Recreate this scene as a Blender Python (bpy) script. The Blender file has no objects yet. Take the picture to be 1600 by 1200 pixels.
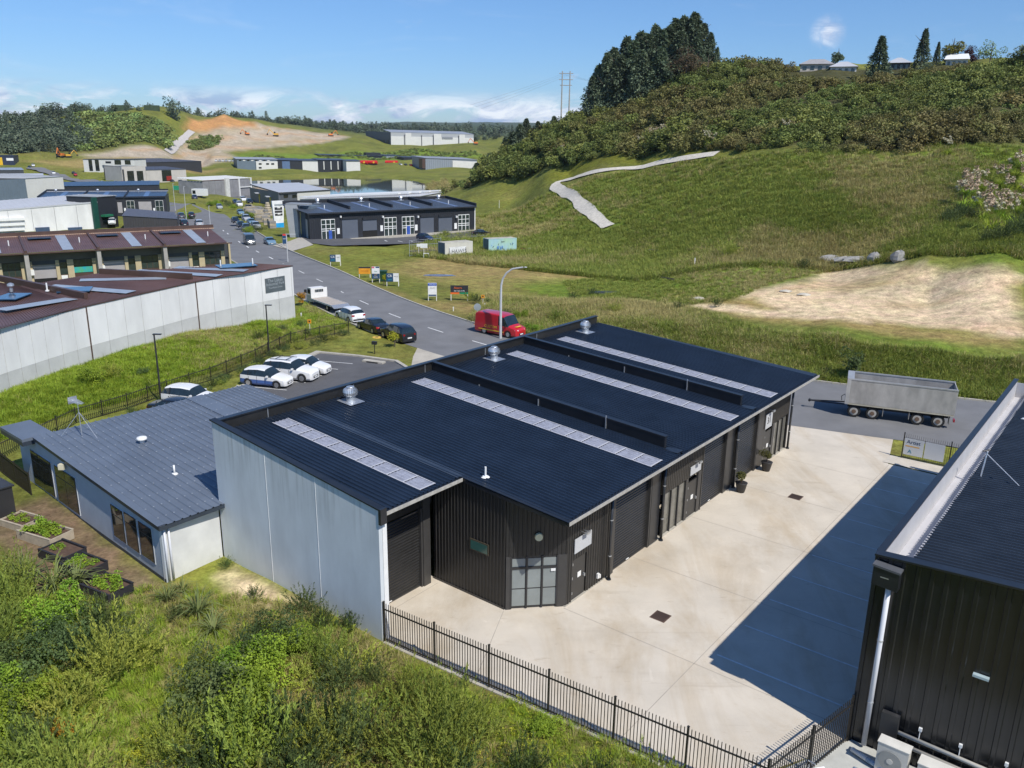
import bpy, bmesh, math, random
import numpy as np
from mathutils import Vector, Matrix

S = bpy.context.scene
COL = S.collection
PI = math.pi
R = math.radians

# ------------------------------------------------------------------ camera
CAM_H = 20.0; PITCH = 16.38; ROLL = 0.8; FPX = 1290.0      # focal length in pixels of a 1600 px wide frame
cd = bpy.data.cameras.new('camera'); cam = bpy.data.objects.new('camera', cd); COL.objects.link(cam)
cd.sensor_width = 36; cd.lens = 36 * FPX / 1600; cd.clip_start = 0.5; cd.clip_end = 30000
_t = R(PITCH); _r = R(ROLL)
FWD = np.array([0, math.cos(_t), -math.sin(_t)]); _ri = np.array([1., 0, 0]); _up = np.cross(_ri, FWD)
RGT = _ri * math.cos(_r) + _up * math.sin(_r); UPV = -_ri * math.sin(_r) + _up * math.cos(_r)
cam.matrix_world = Matrix(((RGT[0], UPV[0], -FWD[0], 0), (RGT[1], UPV[1], -FWD[1], 0), (RGT[2], UPV[2], -FWD[2], CAM_H), (0, 0, 0, 1)))
S.camera = cam
def ray(px, py):
    return FWD * FPX + RGT * (px - 800) + UPV * (600 - py)

# ------------------------------------------------------------------ sun, sky, exposure
SUN_HEAD = 141.6; SUN_EL = 50.0
sd = bpy.data.lights.new('sun', 'SUN'); sd.energy = 4.4; sd.angle = R(0.5); sd.color = (1.0, 0.955, 0.88)
sun = bpy.data.objects.new('sun', sd); COL.objects.link(sun); sun.location = (30, -40, 60)
sv = Vector((math.sin(R(SUN_HEAD)) * math.cos(R(SUN_EL)), math.cos(R(SUN_HEAD)) * math.cos(R(SUN_EL)), math.sin(R(SUN_EL))))
sun.rotation_euler = sv.to_track_quat('Z', 'Y').to_euler()

W_ = bpy.data.worlds.new('World'); S.world = W_; W_.use_nodes = True
nt = W_.node_tree; nt.nodes.clear()
def wn(t, **k):
    n = nt.nodes.new(t)
    for a, b in k.items(): setattr(n, a, b)
    return n
sky = wn('ShaderNodeTexSky', sky_type='NISHITA', sun_disc=False)
sky.sun_elevation = R(SUN_EL); sky.sun_rotation = R(SUN_HEAD); sky.altitude = 100; sky.air_density = 1.0; sky.dust_density = 0.0; sky.ozone_density = 3.2
bg = wn('ShaderNodeBackground'); bg.inputs[1].default_value = 0.125
out = wn('ShaderNodeOutputWorld')
tc = wn('ShaderNodeTexCoord'); sep = wn('ShaderNodeSeparateXYZ'); nt.links.new(tc.outputs['Generated'], sep.inputs[0])
def wmath(op, a, b=None, clamp=False):
    m = wn('ShaderNodeMath', operation=op, use_clamp=clamp)
    for i, v in enumerate((a, b)):
        if v is None: continue
        if isinstance(v, (int, float)): m.inputs[i].default_value = v
        else: nt.links.new(v, m.inputs[i])
    return m.outputs[0]
def wramp(v, pts):
    r = wn('ShaderNodeValToRGB'); e = r.color_ramp.elements
    while len(e) < len(pts): e.new(0.5)
    for i, (p, c) in enumerate(pts): e[i].position = p; e[i].color = (c, c, c, 1)
    nt.links.new(v, r.inputs[0]); return r.outputs[0]
def wcloud(sx, sz, scale, detail, off, lo, hi, dist=0.6):
    mp = wn('ShaderNodeMapping'); mp.inputs['Scale'].default_value = (sx, sx, sz); mp.inputs['Location'].default_value = off
    nt.links.new(tc.outputs['Generated'], mp.inputs[0])
    n = wn('ShaderNodeTexNoise'); n.inputs['Scale'].default_value = scale; n.inputs['Detail'].default_value = detail
    n.inputs['Roughness'].default_value = 0.62; n.inputs['Distortion'].default_value = dist
    nt.links.new(mp.outputs[0], n.inputs[0])
    return wramp(n.outputs[0], [(lo, 0), (hi, 1)])
zc = sep.outputs[2]
# cumulus bank sitting just over the horizon, a few puffs higher up, thin streaks of cirrus
band1 = wramp(zc, [(0.0, 1.0), (0.036, 1.0), (0.056, 0.0)])
band2 = wramp(zc, [(0.02, 0.0), (0.06, 0.6), (0.16, 0.5), (0.5, 1.0)])
c1 = wmath('MULTIPLY', wcloud(1.0, 3.4, 8.5, 9, (0.37, 0.11, 0.3), 0.455, 0.545), band1)
c2 = wmath('MULTIPLY', wcloud(1.0, 2.2, 6.0, 8, (2.9, 0.7, 1.4), 0.64, 0.72, 0.2), band2)
c3 = wmath('MULTIPLY', wmath('MULTIPLY', wcloud(0.8, 6.0, 4.5, 10, (5.3, 1.7, 0.2), 0.56, 0.80, 1.2), band2), 0.35)
vd = wn('ShaderNodeVectorMath', operation='DISTANCE'); nt.links.new(tc.outputs['Generated'], vd.inputs[0]); _p = ray(1294, 50) / np.linalg.norm(ray(1294, 50)); vd.inputs[1].default_value = tuple(_p)
puff = wmath('MULTIPLY', wramp(vd.outputs['Value'], [(.004, 1), (.020, 0)]), wcloud(1, 1, 60, 6, (.3, .2, .1), .30, .50))
cm = wmath('MAXIMUM', wmath('MAXIMUM', wmath('MAXIMUM', c1, puff), c2), c3, True)
cs = wcloud(1.0, 3.4, 14.0, 7, (0.4, 0.1, 0.36), 0.38, 0.60)
cc = wn('ShaderNodeMixRGB'); cc.inputs[1].default_value = (3.0, 4.0, 5.9, 1); cc.inputs[2].default_value = (7.6, 8.0, 8.6, 1); nt.links.new(cs, cc.inputs[0])
mx = wn('ShaderNodeMixRGB'); nt.links.new(wmath('MULTIPLY', cm, 0.93), mx.inputs[0]); 
hsv = wn('ShaderNodeHueSaturation'); hsv.inputs['Saturation'].default_value = 1.12; nt.links.new(sky.outputs[0], hsv.inputs['Color'])
air = wn('ShaderNodeValToRGB'); nt.links.new(zc, air.inputs[0]); ae = air.color_ramp.elements
ae[0].position = 0.0; ae[0].color = (.42, .56, .80, 1); ae[1].position = .5; ae[1].color = (.78, .87, 1, 1); q_ = ae.new(.05); q_.color = (.48, .62, .86, 1); q_ = ae.new(.10); q_.color = (.54, .68, .90, 1); q_ = ae.new(.2); q_.color = (.67, .78, .95, 1)
am = wn('ShaderNodeMixRGB'); am.blend_type = 'MULTIPLY'; am.inputs[0].default_value = 1; nt.links.new(hsv.outputs[0], am.inputs[1]); nt.links.new(air.outputs[0], am.inputs[2]); nt.links.new(am.outputs[0], mx.inputs[1]); nt.links.new(cc.outputs[0], mx.inputs[2])
nt.links.new(mx.outputs[0], bg.inputs[0]); nt.links.new(bg.outputs[0], out.inputs[0])
S.view_settings.view_transform = 'Standard'; S.view_settings.look = 'None'; S.view_settings.gamma = 1; S.view_settings.use_curve_mapping = False
S.view_settings.exposure = 0.10

# ------------------------------------------------------------------ materials
MATS = {}
def lin(c):   # sRGB 0..255 -> linear
    return tuple(((v / 255) / 12.92 if v / 255 <= 0.04045 else ((v / 255 + 0.055) / 1.055) ** 2.4) for v in c)
def mat(name, col, rough=0.7, metal=0.0, var=0.15, scale=1.0, bump=0.0, bscale=20.0, spec=0.5, coord='Object', rnd=0.0, col2=None, trans=0.0, coat=0.0, stretch=(1, 1, 1)):
    if name in MATS: return MATS[name]
    m = bpy.data.materials.new(name); m.use_nodes = True; t = m.node_tree; b = t.nodes['Principled BSDF']
    L = t.links
    b.inputs['Roughness'].default_value = rough; b.inputs['Metallic'].default_value = metal; b.inputs['Specular IOR Level'].default_value = spec
    if coat: b.inputs['Coat Weight'].default_value = coat; b.inputs['Coat Roughness'].default_value = 0.06
    tcn = t.nodes.new('ShaderNodeTexCoord')
    mp = t.nodes.new('ShaderNodeMapping'); mp.inputs['Scale'].default_value = stretch; L.new(tcn.outputs[coord], mp.inputs[0])
    n = t.nodes.new('ShaderNodeTexNoise'); n.inputs['Scale'].default_value = scale; n.inputs['Detail'].default_value = 6; n.inputs['Roughness'].default_value = 0.6
    L.new(mp.outputs[0], n.inputs[0])
    c2 = col2 or tuple(c * (1 - var) for c in col); c1 = tuple(min(1, c * (1 + var)) for c in col) if not col2 else col
    r = t.nodes.new('ShaderNodeValToRGB'); r.color_ramp.elements[0].position = 0.32; r.color_ramp.elements[1].position = 0.68
    r.color_ramp.elements[0].color = (*c2, 1); r.color_ramp.elements[1].color = (*c1, 1); L.new(n.outputs[0], r.inputs[0])
    o = r.outputs[0]
    if rnd:
        oi = t.nodes.new('ShaderNodeObjectInfo'); hs = t.nodes.new('ShaderNodeHueSaturation')
        mr = t.nodes.new('ShaderNodeMapRange'); mr.inputs[3].default_value = 1 - rnd; mr.inputs[4].default_value = 1 + rnd
        L.new(oi.outputs['Random'], mr.inputs[0]); L.new(mr.outputs[0], hs.inputs['Value'])
        mr2 = t.nodes.new('ShaderNodeMapRange'); mr2.inputs[3].default_value = 0.5 - rnd * 0.09; mr2.inputs[4].default_value = 0.5 + rnd * 0.06
        ml = t.nodes.new('ShaderNodeMath'); ml.operation = 'FRACT'; m2 = t.nodes.new('ShaderNodeMath'); m2.operation = 'MULTIPLY'; m2.inputs[1].default_value = 7.31
        L.new(oi.outputs['Random'], m2.inputs[0]); L.new(m2.outputs[0], ml.inputs[0]); L.new(ml.outputs[0], mr2.inputs[0]); L.new(mr2.outputs[0], hs.inputs['Hue'])
        L.new(o, hs.inputs['Color']); o = hs.outputs[0]
    L.new(o, b.inputs['Base Color'])
    if bump:
        n2 = t.nodes.new('ShaderNodeTexNoise'); n2.inputs['Scale'].default_value = bscale; n2.inputs['Detail'].default_value = 4; L.new(mp.outputs[0], n2.inputs[0])
        bp = t.nodes.new('ShaderNodeBump'); bp.inputs['Strength'].default_value = bump; bp.inputs['Distance'].default_value = 0.02
        L.new(n2.outputs[0], bp.inputs['Height']); L.new(bp.outputs[0], b.inputs['Normal'])
    if trans:
        tr = t.nodes.new('ShaderNodeBsdfTranslucent'); ms = t.nodes.new('ShaderNodeMixShader'); ms.inputs[0].default_value = trans
        L.new(o, tr.inputs[0]); L.new(b.outputs[0], ms.inputs[1]); L.new(tr.outputs[0], ms.inputs[2])
        L.new(ms.outputs[0], t.nodes['Material Output'].inputs[0])
    MATS[name] = m; return m
def glassmat(name, tint=(0.02, 0.03, 0.035), rough=0.04):
    return mat(name, tint, rough, 0, 0.3, 1.5, spec=0.9)

# ------------------------------------------------------------------ mesh builder
class MB:
    def __init__(s): s.v = []; s.f = []; s.mi = []; s.m = 0
    def add(s, vs, fs):
        o = len(s.v); s.v += [tuple(v) for v in vs]; s.f += [tuple(i + o for i in f) for f in fs]; s.mi += [s.m] * len(fs); return s
    def box(s, x0, x1, y0, y1, z0, z1):
        return s.add([(x0, y0, z0), (x1, y0, z0), (x1, y1, z0), (x0, y1, z0), (x0, y0, z1), (x1, y0, z1), (x1, y1, z1), (x0, y1, z1)],
              [(0, 3, 2, 1), (4, 5, 6, 7), (0, 1, 5, 4), (1, 2, 6, 5), (2, 3, 7, 6), (3, 0, 4, 7)])
    def prism(s, poly, z0, z1):      # poly of (x,y); z0,z1 numbers or lists
        n = len(poly); a = z0 if hasattr(z0, '__len__') else [z0] * n; b = z1 if hasattr(z1, '__len__') else [z1] * n
        ar = sum(poly[i][0] * poly[(i + 1) % n][1] - poly[(i + 1) % n][0] * poly[i][1] for i in range(n))
        if ar < 0: poly = poly[::-1]; a = a[::-1]; b = b[::-1]
        return s.add([(p[0], p[1], a[i]) for i, p in enumerate(poly)] + [(p[0], p[1], b[i]) for i, p in enumerate(poly)],
              [tuple(range(n - 1, -1, -1)), tuple(range(n, 2 * n))] + [(i, (i + 1) % n, n + (i + 1) % n, n + i) for i in range(n)])
    def xz(s, poly, y0, y1):         # extrude polygon given in x,z along y
        n = len(poly)
        ar = sum(poly[i][0] * poly[(i + 1) % n][1] - poly[(i + 1) % n][0] * poly[i][1] for i in range(n))
        if ar < 0: poly = poly[::-1]
        return s.add([(p[0], y0, p[1]) for p in poly] + [(p[0], y1, p[1]) for p in poly],
              [tuple(range(n)), tuple(range(2 * n - 1, n - 1, -1))] + [(i, n + i, n + (i + 1) % n, (i + 1) % n) for i in range(n)])
    def tube(s, p0, p1, r0, r1=None, n=8, cap=True):
        r1 = r0 if r1 is None else r1
        a = Vector(p0); b = Vector(p1); d = (b - a).normalized()
        u = d.orthogonal().normalized(); w = d.cross(u)
        vs = [a + (u * math.cos(2 * PI * i / n) + w * math.sin(2 * PI * i / n)) * r0 for i in range(n)] + [b + (u * math.cos(2 * PI * i / n) + w * math.sin(2 * PI * i / n)) * r1 for i in range(n)]
        fs = [(i, (i + 1) % n, n + (i + 1) % n, n + i) for i in range(n)]
        if cap: fs += [tuple(range(n - 1, -1, -1)), tuple(range(n, 2 * n))]
        return s.add(vs, fs)
    def path(s, pts, r, n=6):
        for i in range(len(pts) - 1): s.tube(pts[i], pts[i + 1], r if not hasattr(r, '__len__') else r[i], r if not hasattr(r, '__len__') else r[i + 1], n)
        return s
    def lathe(s, prof, c=(0, 0, 0), n=16, sy=1.0):
        o = []
        for (r, z) in prof: o += [(c[0] + r * math.cos(2 * PI * i / n), c[1] + sy * r * math.sin(2 * PI * i / n), c[2] + z) for i in range(n)]
        fs = []
        for k in range(len(prof) - 1): fs += [(k * n + i, k * n + (i + 1) % n, (k + 1) * n + (i + 1) % n, (k + 1) * n + i) for i in range(n)]
        fs += [tuple(range(n - 1, -1, -1)), tuple((len(prof) - 1) * n + i for i in range(n))]
        return s.add(o, fs)
    def quad(s, a, b, c, d): return s.add([a, b, c, d], [(0, 1, 2, 3)])
    def build(s, name, mats, parent=None, smooth=False, org=None):
        if org is not None: s.v = [(v[0] - org[0], v[1] - org[1], v[2] - org[2]) for v in s.v]
        me = bpy.data.meshes.new(name); me.from_pydata(s.v, [], s.f)
        if not isinstance(mats, (list, tuple)): mats = [mats]
        for m in mats: me.materials.append(m)
        if len(mats) > 1: me.polygons.foreach_set('material_index', s.mi)
        if smooth: me.polygons.foreach_set('use_smooth', [True] * len(me.polygons))
        me.update()
        o = bpy.data.objects.new(name, me); COL.objects.link(o)
        if parent: o.parent = parent
        return o
def tag(o, label=None, cat=None, group=None, kind=None):
    if label: o['label'] = label
    if cat: o['category'] = cat
    if group: o['group'] = group
    if kind: o['kind'] = kind
    return o
def empty(name, loc, rz=0, label=None, cat=None, group=None):
    o = bpy.data.objects.new(name, None); COL.objects.link(o); o.location = loc; o.rotation_euler = (0, 0, rz); o.empty_display_size = 0.2
    return tag(o, label, cat, group)
KIDS = {}
def copy_tree(o, parent=None):
    c = o.copy(); COL.objects.link(c)
    if parent: c.parent = parent
    for ch in [q for q in CH(o)]: copy_tree(ch, c)
    return c
def CH(o):
    return [q for q in o.children]
def rawmesh(name, V, F, mats, mi=None, smooth=False):
    """V (n,3) array, F (m,3 or 4) int array"""
    me = bpy.data.meshes.new(name); k = F.shape[1]
    me.vertices.add(len(V)); me.vertices.foreach_set('co', V.astype(np.float32).ravel())
    me.loops.add(F.size); me.loops.foreach_set('vertex_index', F.astype(np.int32).ravel())
    me.polygons.add(len(F)); me.polygons.foreach_set('loop_start', (np.arange(len(F)) * k).astype(np.int32)); me.polygons.foreach_set('loop_total', np.full(len(F), k, np.int32))
    for m in (mats if isinstance(mats, (list, tuple)) else [mats]): me.materials.append(m)
    if mi is not None: me.polygons.foreach_set('material_index', mi.astype(np.int32))
    if smooth: me.polygons.foreach_set('use_smooth', np.ones(len(F), bool))
    me.update(calc_edges=True); return me

# ------------------------------------------------------------------ survey: from a sight line of the photograph to a place on the ground
def ray(px, py):
    return FWD * FPX + RGT * (px - 800) + UPV * (600 - py)
def G(px, py, z=0.0):                # where that sight line meets height z
    d = ray(px, py); t = (z - CAM_H) / d[2]; return Vector((d[0] * t, d[1] * t, z))
def GD(px, py, D):                   # point on the sight line at horizontal distance D
    d = ray(px, py); t = D / math.hypot(d[0], d[1]); return Vector((d[0] * t, d[1] * t, CAM_H + d[2] * t))
def HT(p, px, py):                   # height above sea of a sight line over the plan point p
    d = ray(px, py); t = (p[0] * d[0] + p[1] * d[1]) / (d[0] ** 2 + d[1] ** 2); return CAM_H + d[2] * t
AZ = R(38.38); O = Vector((-5.221, 29.85, 0))
AV = Vector((math.sin(AZ), math.cos(AZ), 0)); BV = Vector((math.cos(AZ), -math.sin(AZ), 0))
def L(b, a, z=0): return O + BV * b + AV * a + Vector((0, 0, z))     # estate frame: b towards the yard, a along the facade

class Wall:                          # an upright face from P to Q; t along it, z up, o outwards (towards the camera)
    def __init__(s, P, Q, parent=None, org=(0, 0, 0), flip=False):
        s.P = Vector((P[0], P[1], 0)); q = Vector((Q[0], Q[1], 0)); s.d = q - s.P; s.L = s.d.length; s.d.normalize(); s.n = Vector((s.d.y, -s.d.x, 0))
        if s.n.dot(s.P) > 0: s.n = -s.n
        if flip: s.n = -s.n
        s.parent = parent; s.org = Vector(org)
    def tz(s, px, py):
        d = ray(px, py); D2 = Vector((d[0], d[1], 0)); k = s.n.dot(s.P) / s.n.dot(D2); h = D2 * k; return ((h - s.P).dot(s.d), CAM_H + d[2] * k)
    def rect(s, x0, y0, x1, y1):
        t0, z0 = s.tz(x0, (y0 + y1) / 2); t1, _ = s.tz(x1, (y0 + y1) / 2); xm = (x0 + x1) / 2; za = s.tz(xm, y0)[1]; zb = s.tz(xm, y1)[1]; return (min(t0, t1), max(t0, t1), min(za, zb), max(za, zb))
    def w(s, t, o, z): v = s.P + s.d * t + s.n * o; return (v.x, v.y, z)
    def box(s, name, t0, t1, z0, z1, o0, o1, m, parent=None):
        z0 = z0 if hasattr(z0, '__len__') else (z0, z0); z1 = z1 if hasattr(z1, '__len__') else (z1, z1)
        a = [(t0, o0, z0[0]), (t1, o0, z0[1]), (t1, o1, z0[1]), (t0, o1, z0[0]), (t0, o0, z1[0]), (t1, o0, z1[1]), (t1, o1, z1[1]), (t0, o1, z1[0])]
        b = MB().add([s.w(*q) for q in a], [(0, 3, 2, 1), (4, 5, 6, 7), (0, 1, 5, 4), (1, 2, 6, 5), (2, 3, 7, 6), (3, 0, 4, 7)])
        me_flip = (s.d.cross(s.n)).z < 0
        if me_flip: b.f = [f[::-1] for f in b.f]
        return b.build(name, m, parent or s.parent, org=s.org)
    def ribs(s, name, t0, t1, z0, z1, m, pitch=.3, o=0.0, rd=.03, wd=.3, parent=None):     # vertical profiled cladding with a real rib every pitch
        n = max(1, round((t1 - t0) / pitch)); p = (t1 - t0) / n; b = MB(); f = z1 if callable(z1) else (lambda t: z1)
        flip = (s.d.cross(s.n)).z < 0
        for i in range(n):
            ta = t0 + i * p; ts = [(ta, 0), (ta + p * (1 - wd), 0), (ta + p * (1 - wd * .75), rd), (ta + p * (1 - wd * .25), rd), (ta + p, 0)]
            vs = [];
            for (t, h) in ts: vs.append(s.w(t, o + h, z0)); vs.append(s.w(t, o + h, f(t)))
            b.add(vs, [((2 * k, 2 * k + 1, 2 * k + 3, 2 * k + 2) if not flip else (2 * k, 2 * k + 2, 2 * k + 3, 2 * k + 1)) for k in range(4)])
        return b.build(name, m, parent or s.parent, org=s.org)
def wbox(name, P, d, n, L0, W0, z0, z1, m, parent, org=(0, 0, 0)):      # plan rectangle from P along d by L0 and along n by W0
    a = [P, P + d * L0, P + d * L0 + n * W0, P + n * W0]; b = MB().prism([(v.x, v.y) for v in a], z0, z1); return b.build(name, m, parent, org=org)
# ------------------------------------------------------------------ terrain
ctl = []
def cz(px, py, z): p = G(px, py, z); ctl.append((p.x, p.y, z))
def cdist(px, py, D): p = GD(px, py, D); ctl.append((p.x, p.y, p.z))
for q in ((0,1200),(400,1200),(800,1200),(1200,1200),(1600,1200),(0,900),(300,900),(600,900),(900,850),(1300,850),(1600,850),(0,760),(0,700),(400,700),(700,640),(1000,640),(1250,640),(1400,650),
          (1600,680),(1600,640),(1275,598),(1550,630),(1600,636),(1100,585),(850,530),(740,500),(640,553),(560,545),(460,500),(200,640),(350,585),(460,545),(0,430),(200,430),(600,430),(500,395),(700,480),(400,520),(820,500)):
    cz(*q, 0.0)
for a in range(0, 360, 20): ctl.append((12 * math.sin(R(a)), 12 * math.cos(R(a)), 0)); ctl.append((24 * math.sin(R(a)), 24 * math.cos(R(a)), 0))
for a in range(60, 310, 20): 
    for d in (50, 120, 400, 1500): ctl.append((d * math.sin(R(a)), d * math.cos(R(a)), 0 if d < 200 else 12))
for q in ((0,668,1.1),(60,655,1.3),(145,592,1.1),(215,560,1.2),(300,530,1.2),(400,505,0.9)): cz(*q)
for q in ((1300,585,0.6),(1600,612,0.5),(1000,508,1.4),(1100,520,1.5),(1300,535,2.0),(1450,545,2.0),(1600,560,2.0),(1150,470,2.0),(1300,508,2.3),(1600,525,2.4),(1300,420,3),(1600,420,3.2),(1450,470,2.7),(1200,440,2.6),
          (800,420,0),(900,450,.6),(1000,440,1.0),(1000,400,.9),(900,380,.4),(800,370,-.8),(700,410,-.3),(900,480,.7),(1050,470,1.4),(690,368,-1.2),(600,395,-.5),(750,365,-1.2),(480,368,-1),(400,360,-1),(350,335,-1.6),(300,318,-2.2),(650,340,-2),
          (800,330,0.5),(740,305,-1)): cz(*q)
for q in ((970,355,172),(930,330,188),(900,300,213),(850,285,248),(890,275,253),(1000,262,224),(1110,245,205),(1000,360,163),(1170,400,128),(1000,300,192),(1200,330,151),(1200,270,177),(1300,330,148),(1450,330,142),
          (1450,400,119),(1500,290,158),(1600,350,131),(1600,235,188),(1400,240,184),(1300,240,188),(1550,400,117),
          (1170,235,200),(1170,170,238),(1170,108,280),(1300,170,230),(1300,108,276),(1450,170,222),(1450,105,268),(1600,170,218),(1600,98,258),(1000,250,232),(1000,205,260),(1000,165,290),(1060,130,288),(1100,112,288),
          (940,178,296),(900,188,300),(900,225,270),(850,212,312),(850,245,284),(800,235,322),(800,262,300),(760,258,335),(740,290,318),(700,303,345),(720,285,338)): cdist(*q)
# behind the hill crest, then the valley floor and the far hills
for px, z1 in ((1700,48),(1600,46),(1450,46),(1300,46),(1170,45),(1100,43)):
    for D, dz in ((330, 1), (500, 0), (900, 4), (2000, 20), (6000, 60)): p = GD(px, 300, D); ctl.append((p.x, p.y, z1 + dz))
for px in (1000, 930, 860): 
    for D, z in ((345, 30 if px == 1000 else 22), (450, 14), (700, 8), (1500, 25)): p = GD(px, 300, D); ctl.append((p.x, p.y, z))
for px in (800, 740):
    for D, z in ((400, -4), (520, -6), (700, -4.6), (780, -4.2)): p = GD(px, 300, D); ctl.append((p.x, p.y, z))
for px in (640, 560, 480, 400, 320):
    for D, z in ((250, -3.5), (330, -5.5), (400, -6.3), (500, -6.3), (590, -6.2), (630, -5.2), (700, -4.4), (780, -4.2)): p = GD(px, 300, D); ctl.append((p.x, p.y, z if px > 350 or D < 380 or D > 620 else -5))
for px in (240, 120, 0, -150):
    for D, z in ((200, -1.5), (300, -3.5), (450, -4.5), (560, -4.5)): p = GD(px, 300, D); ctl.append((p.x, p.y, z))
for q in ((0,243,640),(60,240,660),(130,238,680),(200,240,680),(260,240,690),(0,212,780),(100,205,800),(180,200,830),(250,205,850),(-150,190,880),(-100,240,650),(0,192,900),(60,187,910),(130,177,930),(200,172,960),(262,171,980),
          (-150,200,1100),(60,196,1200),(200,186,1300),(290,178,1020),(350,177,1060),(400,188,1070),(470,203,1100),(530,214,1080),(300,222,900),(400,225,930),(460,228,930),(540,232,940),(330,243,780),(400,244,800),(270,244,760),(340,200,1250),(450,200,1500),
          (500,243,880),(560,244,885),(650,244,885),(740,244,885),(500,264,805),(580,263,810),(660,262,812),(740,262,812),(560,230,960),(660,231,960),(740,232,960),(660,229,1060),(760,228,1060),(780,215,1150),(740,212,1500),
          (0,203,2000),(200,203,2000),(400,202,2000),(550,204,2000),(700,205,2000),(800,207,2000),(0,200,4000),(300,199,4000),(600,198,4000),(800,199,4000),(550,195,7000),(640,190,7500),(700,192,7500),(760,191,7500),(860,192,7500),(950,196,7500),(300,198,7500),(0,198,7500),(-150,198,7500),(1000,205,3000),(900,207,2500)): cdist(*q)
ctl = np.array(ctl)
def _uv(x, y):
    D = np.maximum(np.hypot(x, y), 6.0); az = np.arctan2(x, y)
    u = np.log(D) * 1.0
    return np.stack([u * np.cos(az * 1.0), u * np.sin(az * 1.0)], -1) * 1.0
# work in a log-polar plane so that near detail and far hills weigh alike
def _feat(x, y):
    D = np.maximum(np.hypot(x, y), 10.0); az = np.arctan2(x, y); r = np.log(D / 10.0) + 0.6
    return np.stack([r * np.sin(az) * 1.8, r * np.cos(az) * 1.8], -1)
_F = _feat(ctl[:, 0], ctl[:, 1]); _n = len(_F)
_K = np.linalg.norm(_F[:, None] - _F[None], axis=-1) + 0.0
_A = np.zeros((_n + 3, _n + 3)); _A[:_n, :_n] = _K - np.eye(_n) * 0.004; _A[:_n, _n] = 1; _A[:_n, _n + 1] = _F[:, 0]; _A[:_n, _n + 2] = _F[:, 1]; _A[_n:, :_n] = _A[:_n, _n:].T
_zs = np.sign(ctl[:, 2]) * np.log1p(np.abs(ctl[:, 2]) / 4.0)
_Wt = np.linalg.solve(_A, np.concatenate([_zs, np.zeros(3)]))
def terr_base(x, y):
    x = np.asarray(x, float); y = np.asarray(y, float); sh = x.shape; F = _feat(x.ravel(), y.ravel()); o = np.empty(len(F))
    for i in range(0, len(F), 20000):
        q = F[i:i + 20000]; o[i:i + 20000] = np.linalg.norm(q[:, None] - _F[None], axis=-1) @ _Wt[:_n] + _Wt[_n] + q @ _Wt[_n + 1:]
    z = np.sign(o) * 4.0 * np.expm1(np.abs(o))
    return z.reshape(sh)
def inpoly(x, y, poly):
    r = np.zeros(np.shape(x), bool); n = len(poly)
    for i in range(n):
        x0, y0 = poly[i][0], poly[i][1]; x1, y1 = poly[(i + 1) % n][0], poly[(i + 1) % n][1]
        c = ((y0 > y) != (y1 > y)); 
        with np.errstate(divide='ignore', invalid='ignore'): xi = (x1 - x0) * (y - y0) / (y1 - y0 + 1e-12) + x0
        r ^= c & (x < xi)
    return r
def polydist(x, y, poly, closed=True):
    d = np.full(np.shape(x), 1e9); n = len(poly)
    for i in range(n if closed else n - 1):
        ax, ay = poly[i][0], poly[i][1]; bx, by = poly[(i + 1) % n][0], poly[(i + 1) % n][1]
        dx, dy = bx - ax, by - ay; t = np.clip(((x - ax) * dx + (y - ay) * dy) / (dx * dx + dy * dy + 1e-9), 0, 1)
        d = np.minimum(d, np.hypot(x - ax - t * dx, y - ay - t * dy))
    return d
def sdf(x, y, poly):                 # negative inside
    d = polydist(x, y, poly); return np.where(inpoly(x, y, poly), -d, d)
def vnoise(x, y, s, seed=0):         # smooth value noise
    x = np.asarray(x, float) / s; y = np.asarray(y, float) / s; xi = np.floor(x).astype(np.int64); yi = np.floor(y).astype(np.int64); fx = x - xi; fy = y - yi
    def h(i, j): v = (i * 374761393 + j * 668265263 + seed * 974711) & 0x7fffffff; v = (v ^ (v >> 13)) * 1274126177 & 0x7fffffff; return ((v ^ (v >> 16)) & 0xffff) / 65535.0
    fx = fx * fx * (3 - 2 * fx); fy = fy * fy * (3 - 2 * fy)
    return (h(xi, yi) * (1 - fx) + h(xi + 1, yi) * fx) * (1 - fy) + (h(xi, yi + 1) * (1 - fx) + h(xi + 1, yi + 1) * fx) * fy
def fbm(x, y, s, seed=0, o=4):
    v = 0; a = 1; t = 0
    for k in range(o): v = v + a * vnoise(x, y, s / 2 ** k, seed + k); t += a; a *= 0.55
    return v / t
def P2(pts, z=0): return [(lambda q: (q.x, q.y))(G(p[0], p[1], z if len(p) < 3 else p[2])) for p in pts]
# road edges (left and right kerb), seen from the camera side
RR = P2([(170,284,-4),(225,300,-3),(260,311,-2.5),(300,317.5,-2.2),(350,333,-1.6),(396,358,-1),(436,385.6,-.4),(456,394.6,-.2),(500,412),(544,430),(582,447.5),(620,463),(670,484),(732,502),(800,527)])
RL = P2([(150,288,-4),(205,307,-3),(236,330,-2.5),(262,345,-2.2),(290,362,-1.6),(330,388,-1),(357,408,-.4),(395,430,-.2),(440,453),(477,473),(507,490),(540,505),(577,520),(612,534),(644,544)])
RR += [(20.5, 73.6), (26.5, 69.9), (39.3, 64.6), (60, 57), (90, 47)]
RL += [(1.5, 69.0), (14.0, 60.6), (20.9, 57.8), (27.7, 55.0), (38, 51), (55, 45), (86, 34)]
def resample(pl, n):
    p = np.array(pl); s = np.concatenate([[0], np.cumsum(np.hypot(*np.diff(p, axis=0).T))]); t = np.linspace(0, s[-1], n)
    return np.stack([np.interp(t, s, p[:, 0]), np.interp(t, s, p[:, 1])], -1)
def smoothline(p, k=2):
    for _ in range(k): q = p.copy(); q[1:-1] = (p[:-2] + 2 * p[1:-1] + p[2:]) / 4; p = q
    return p
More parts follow.
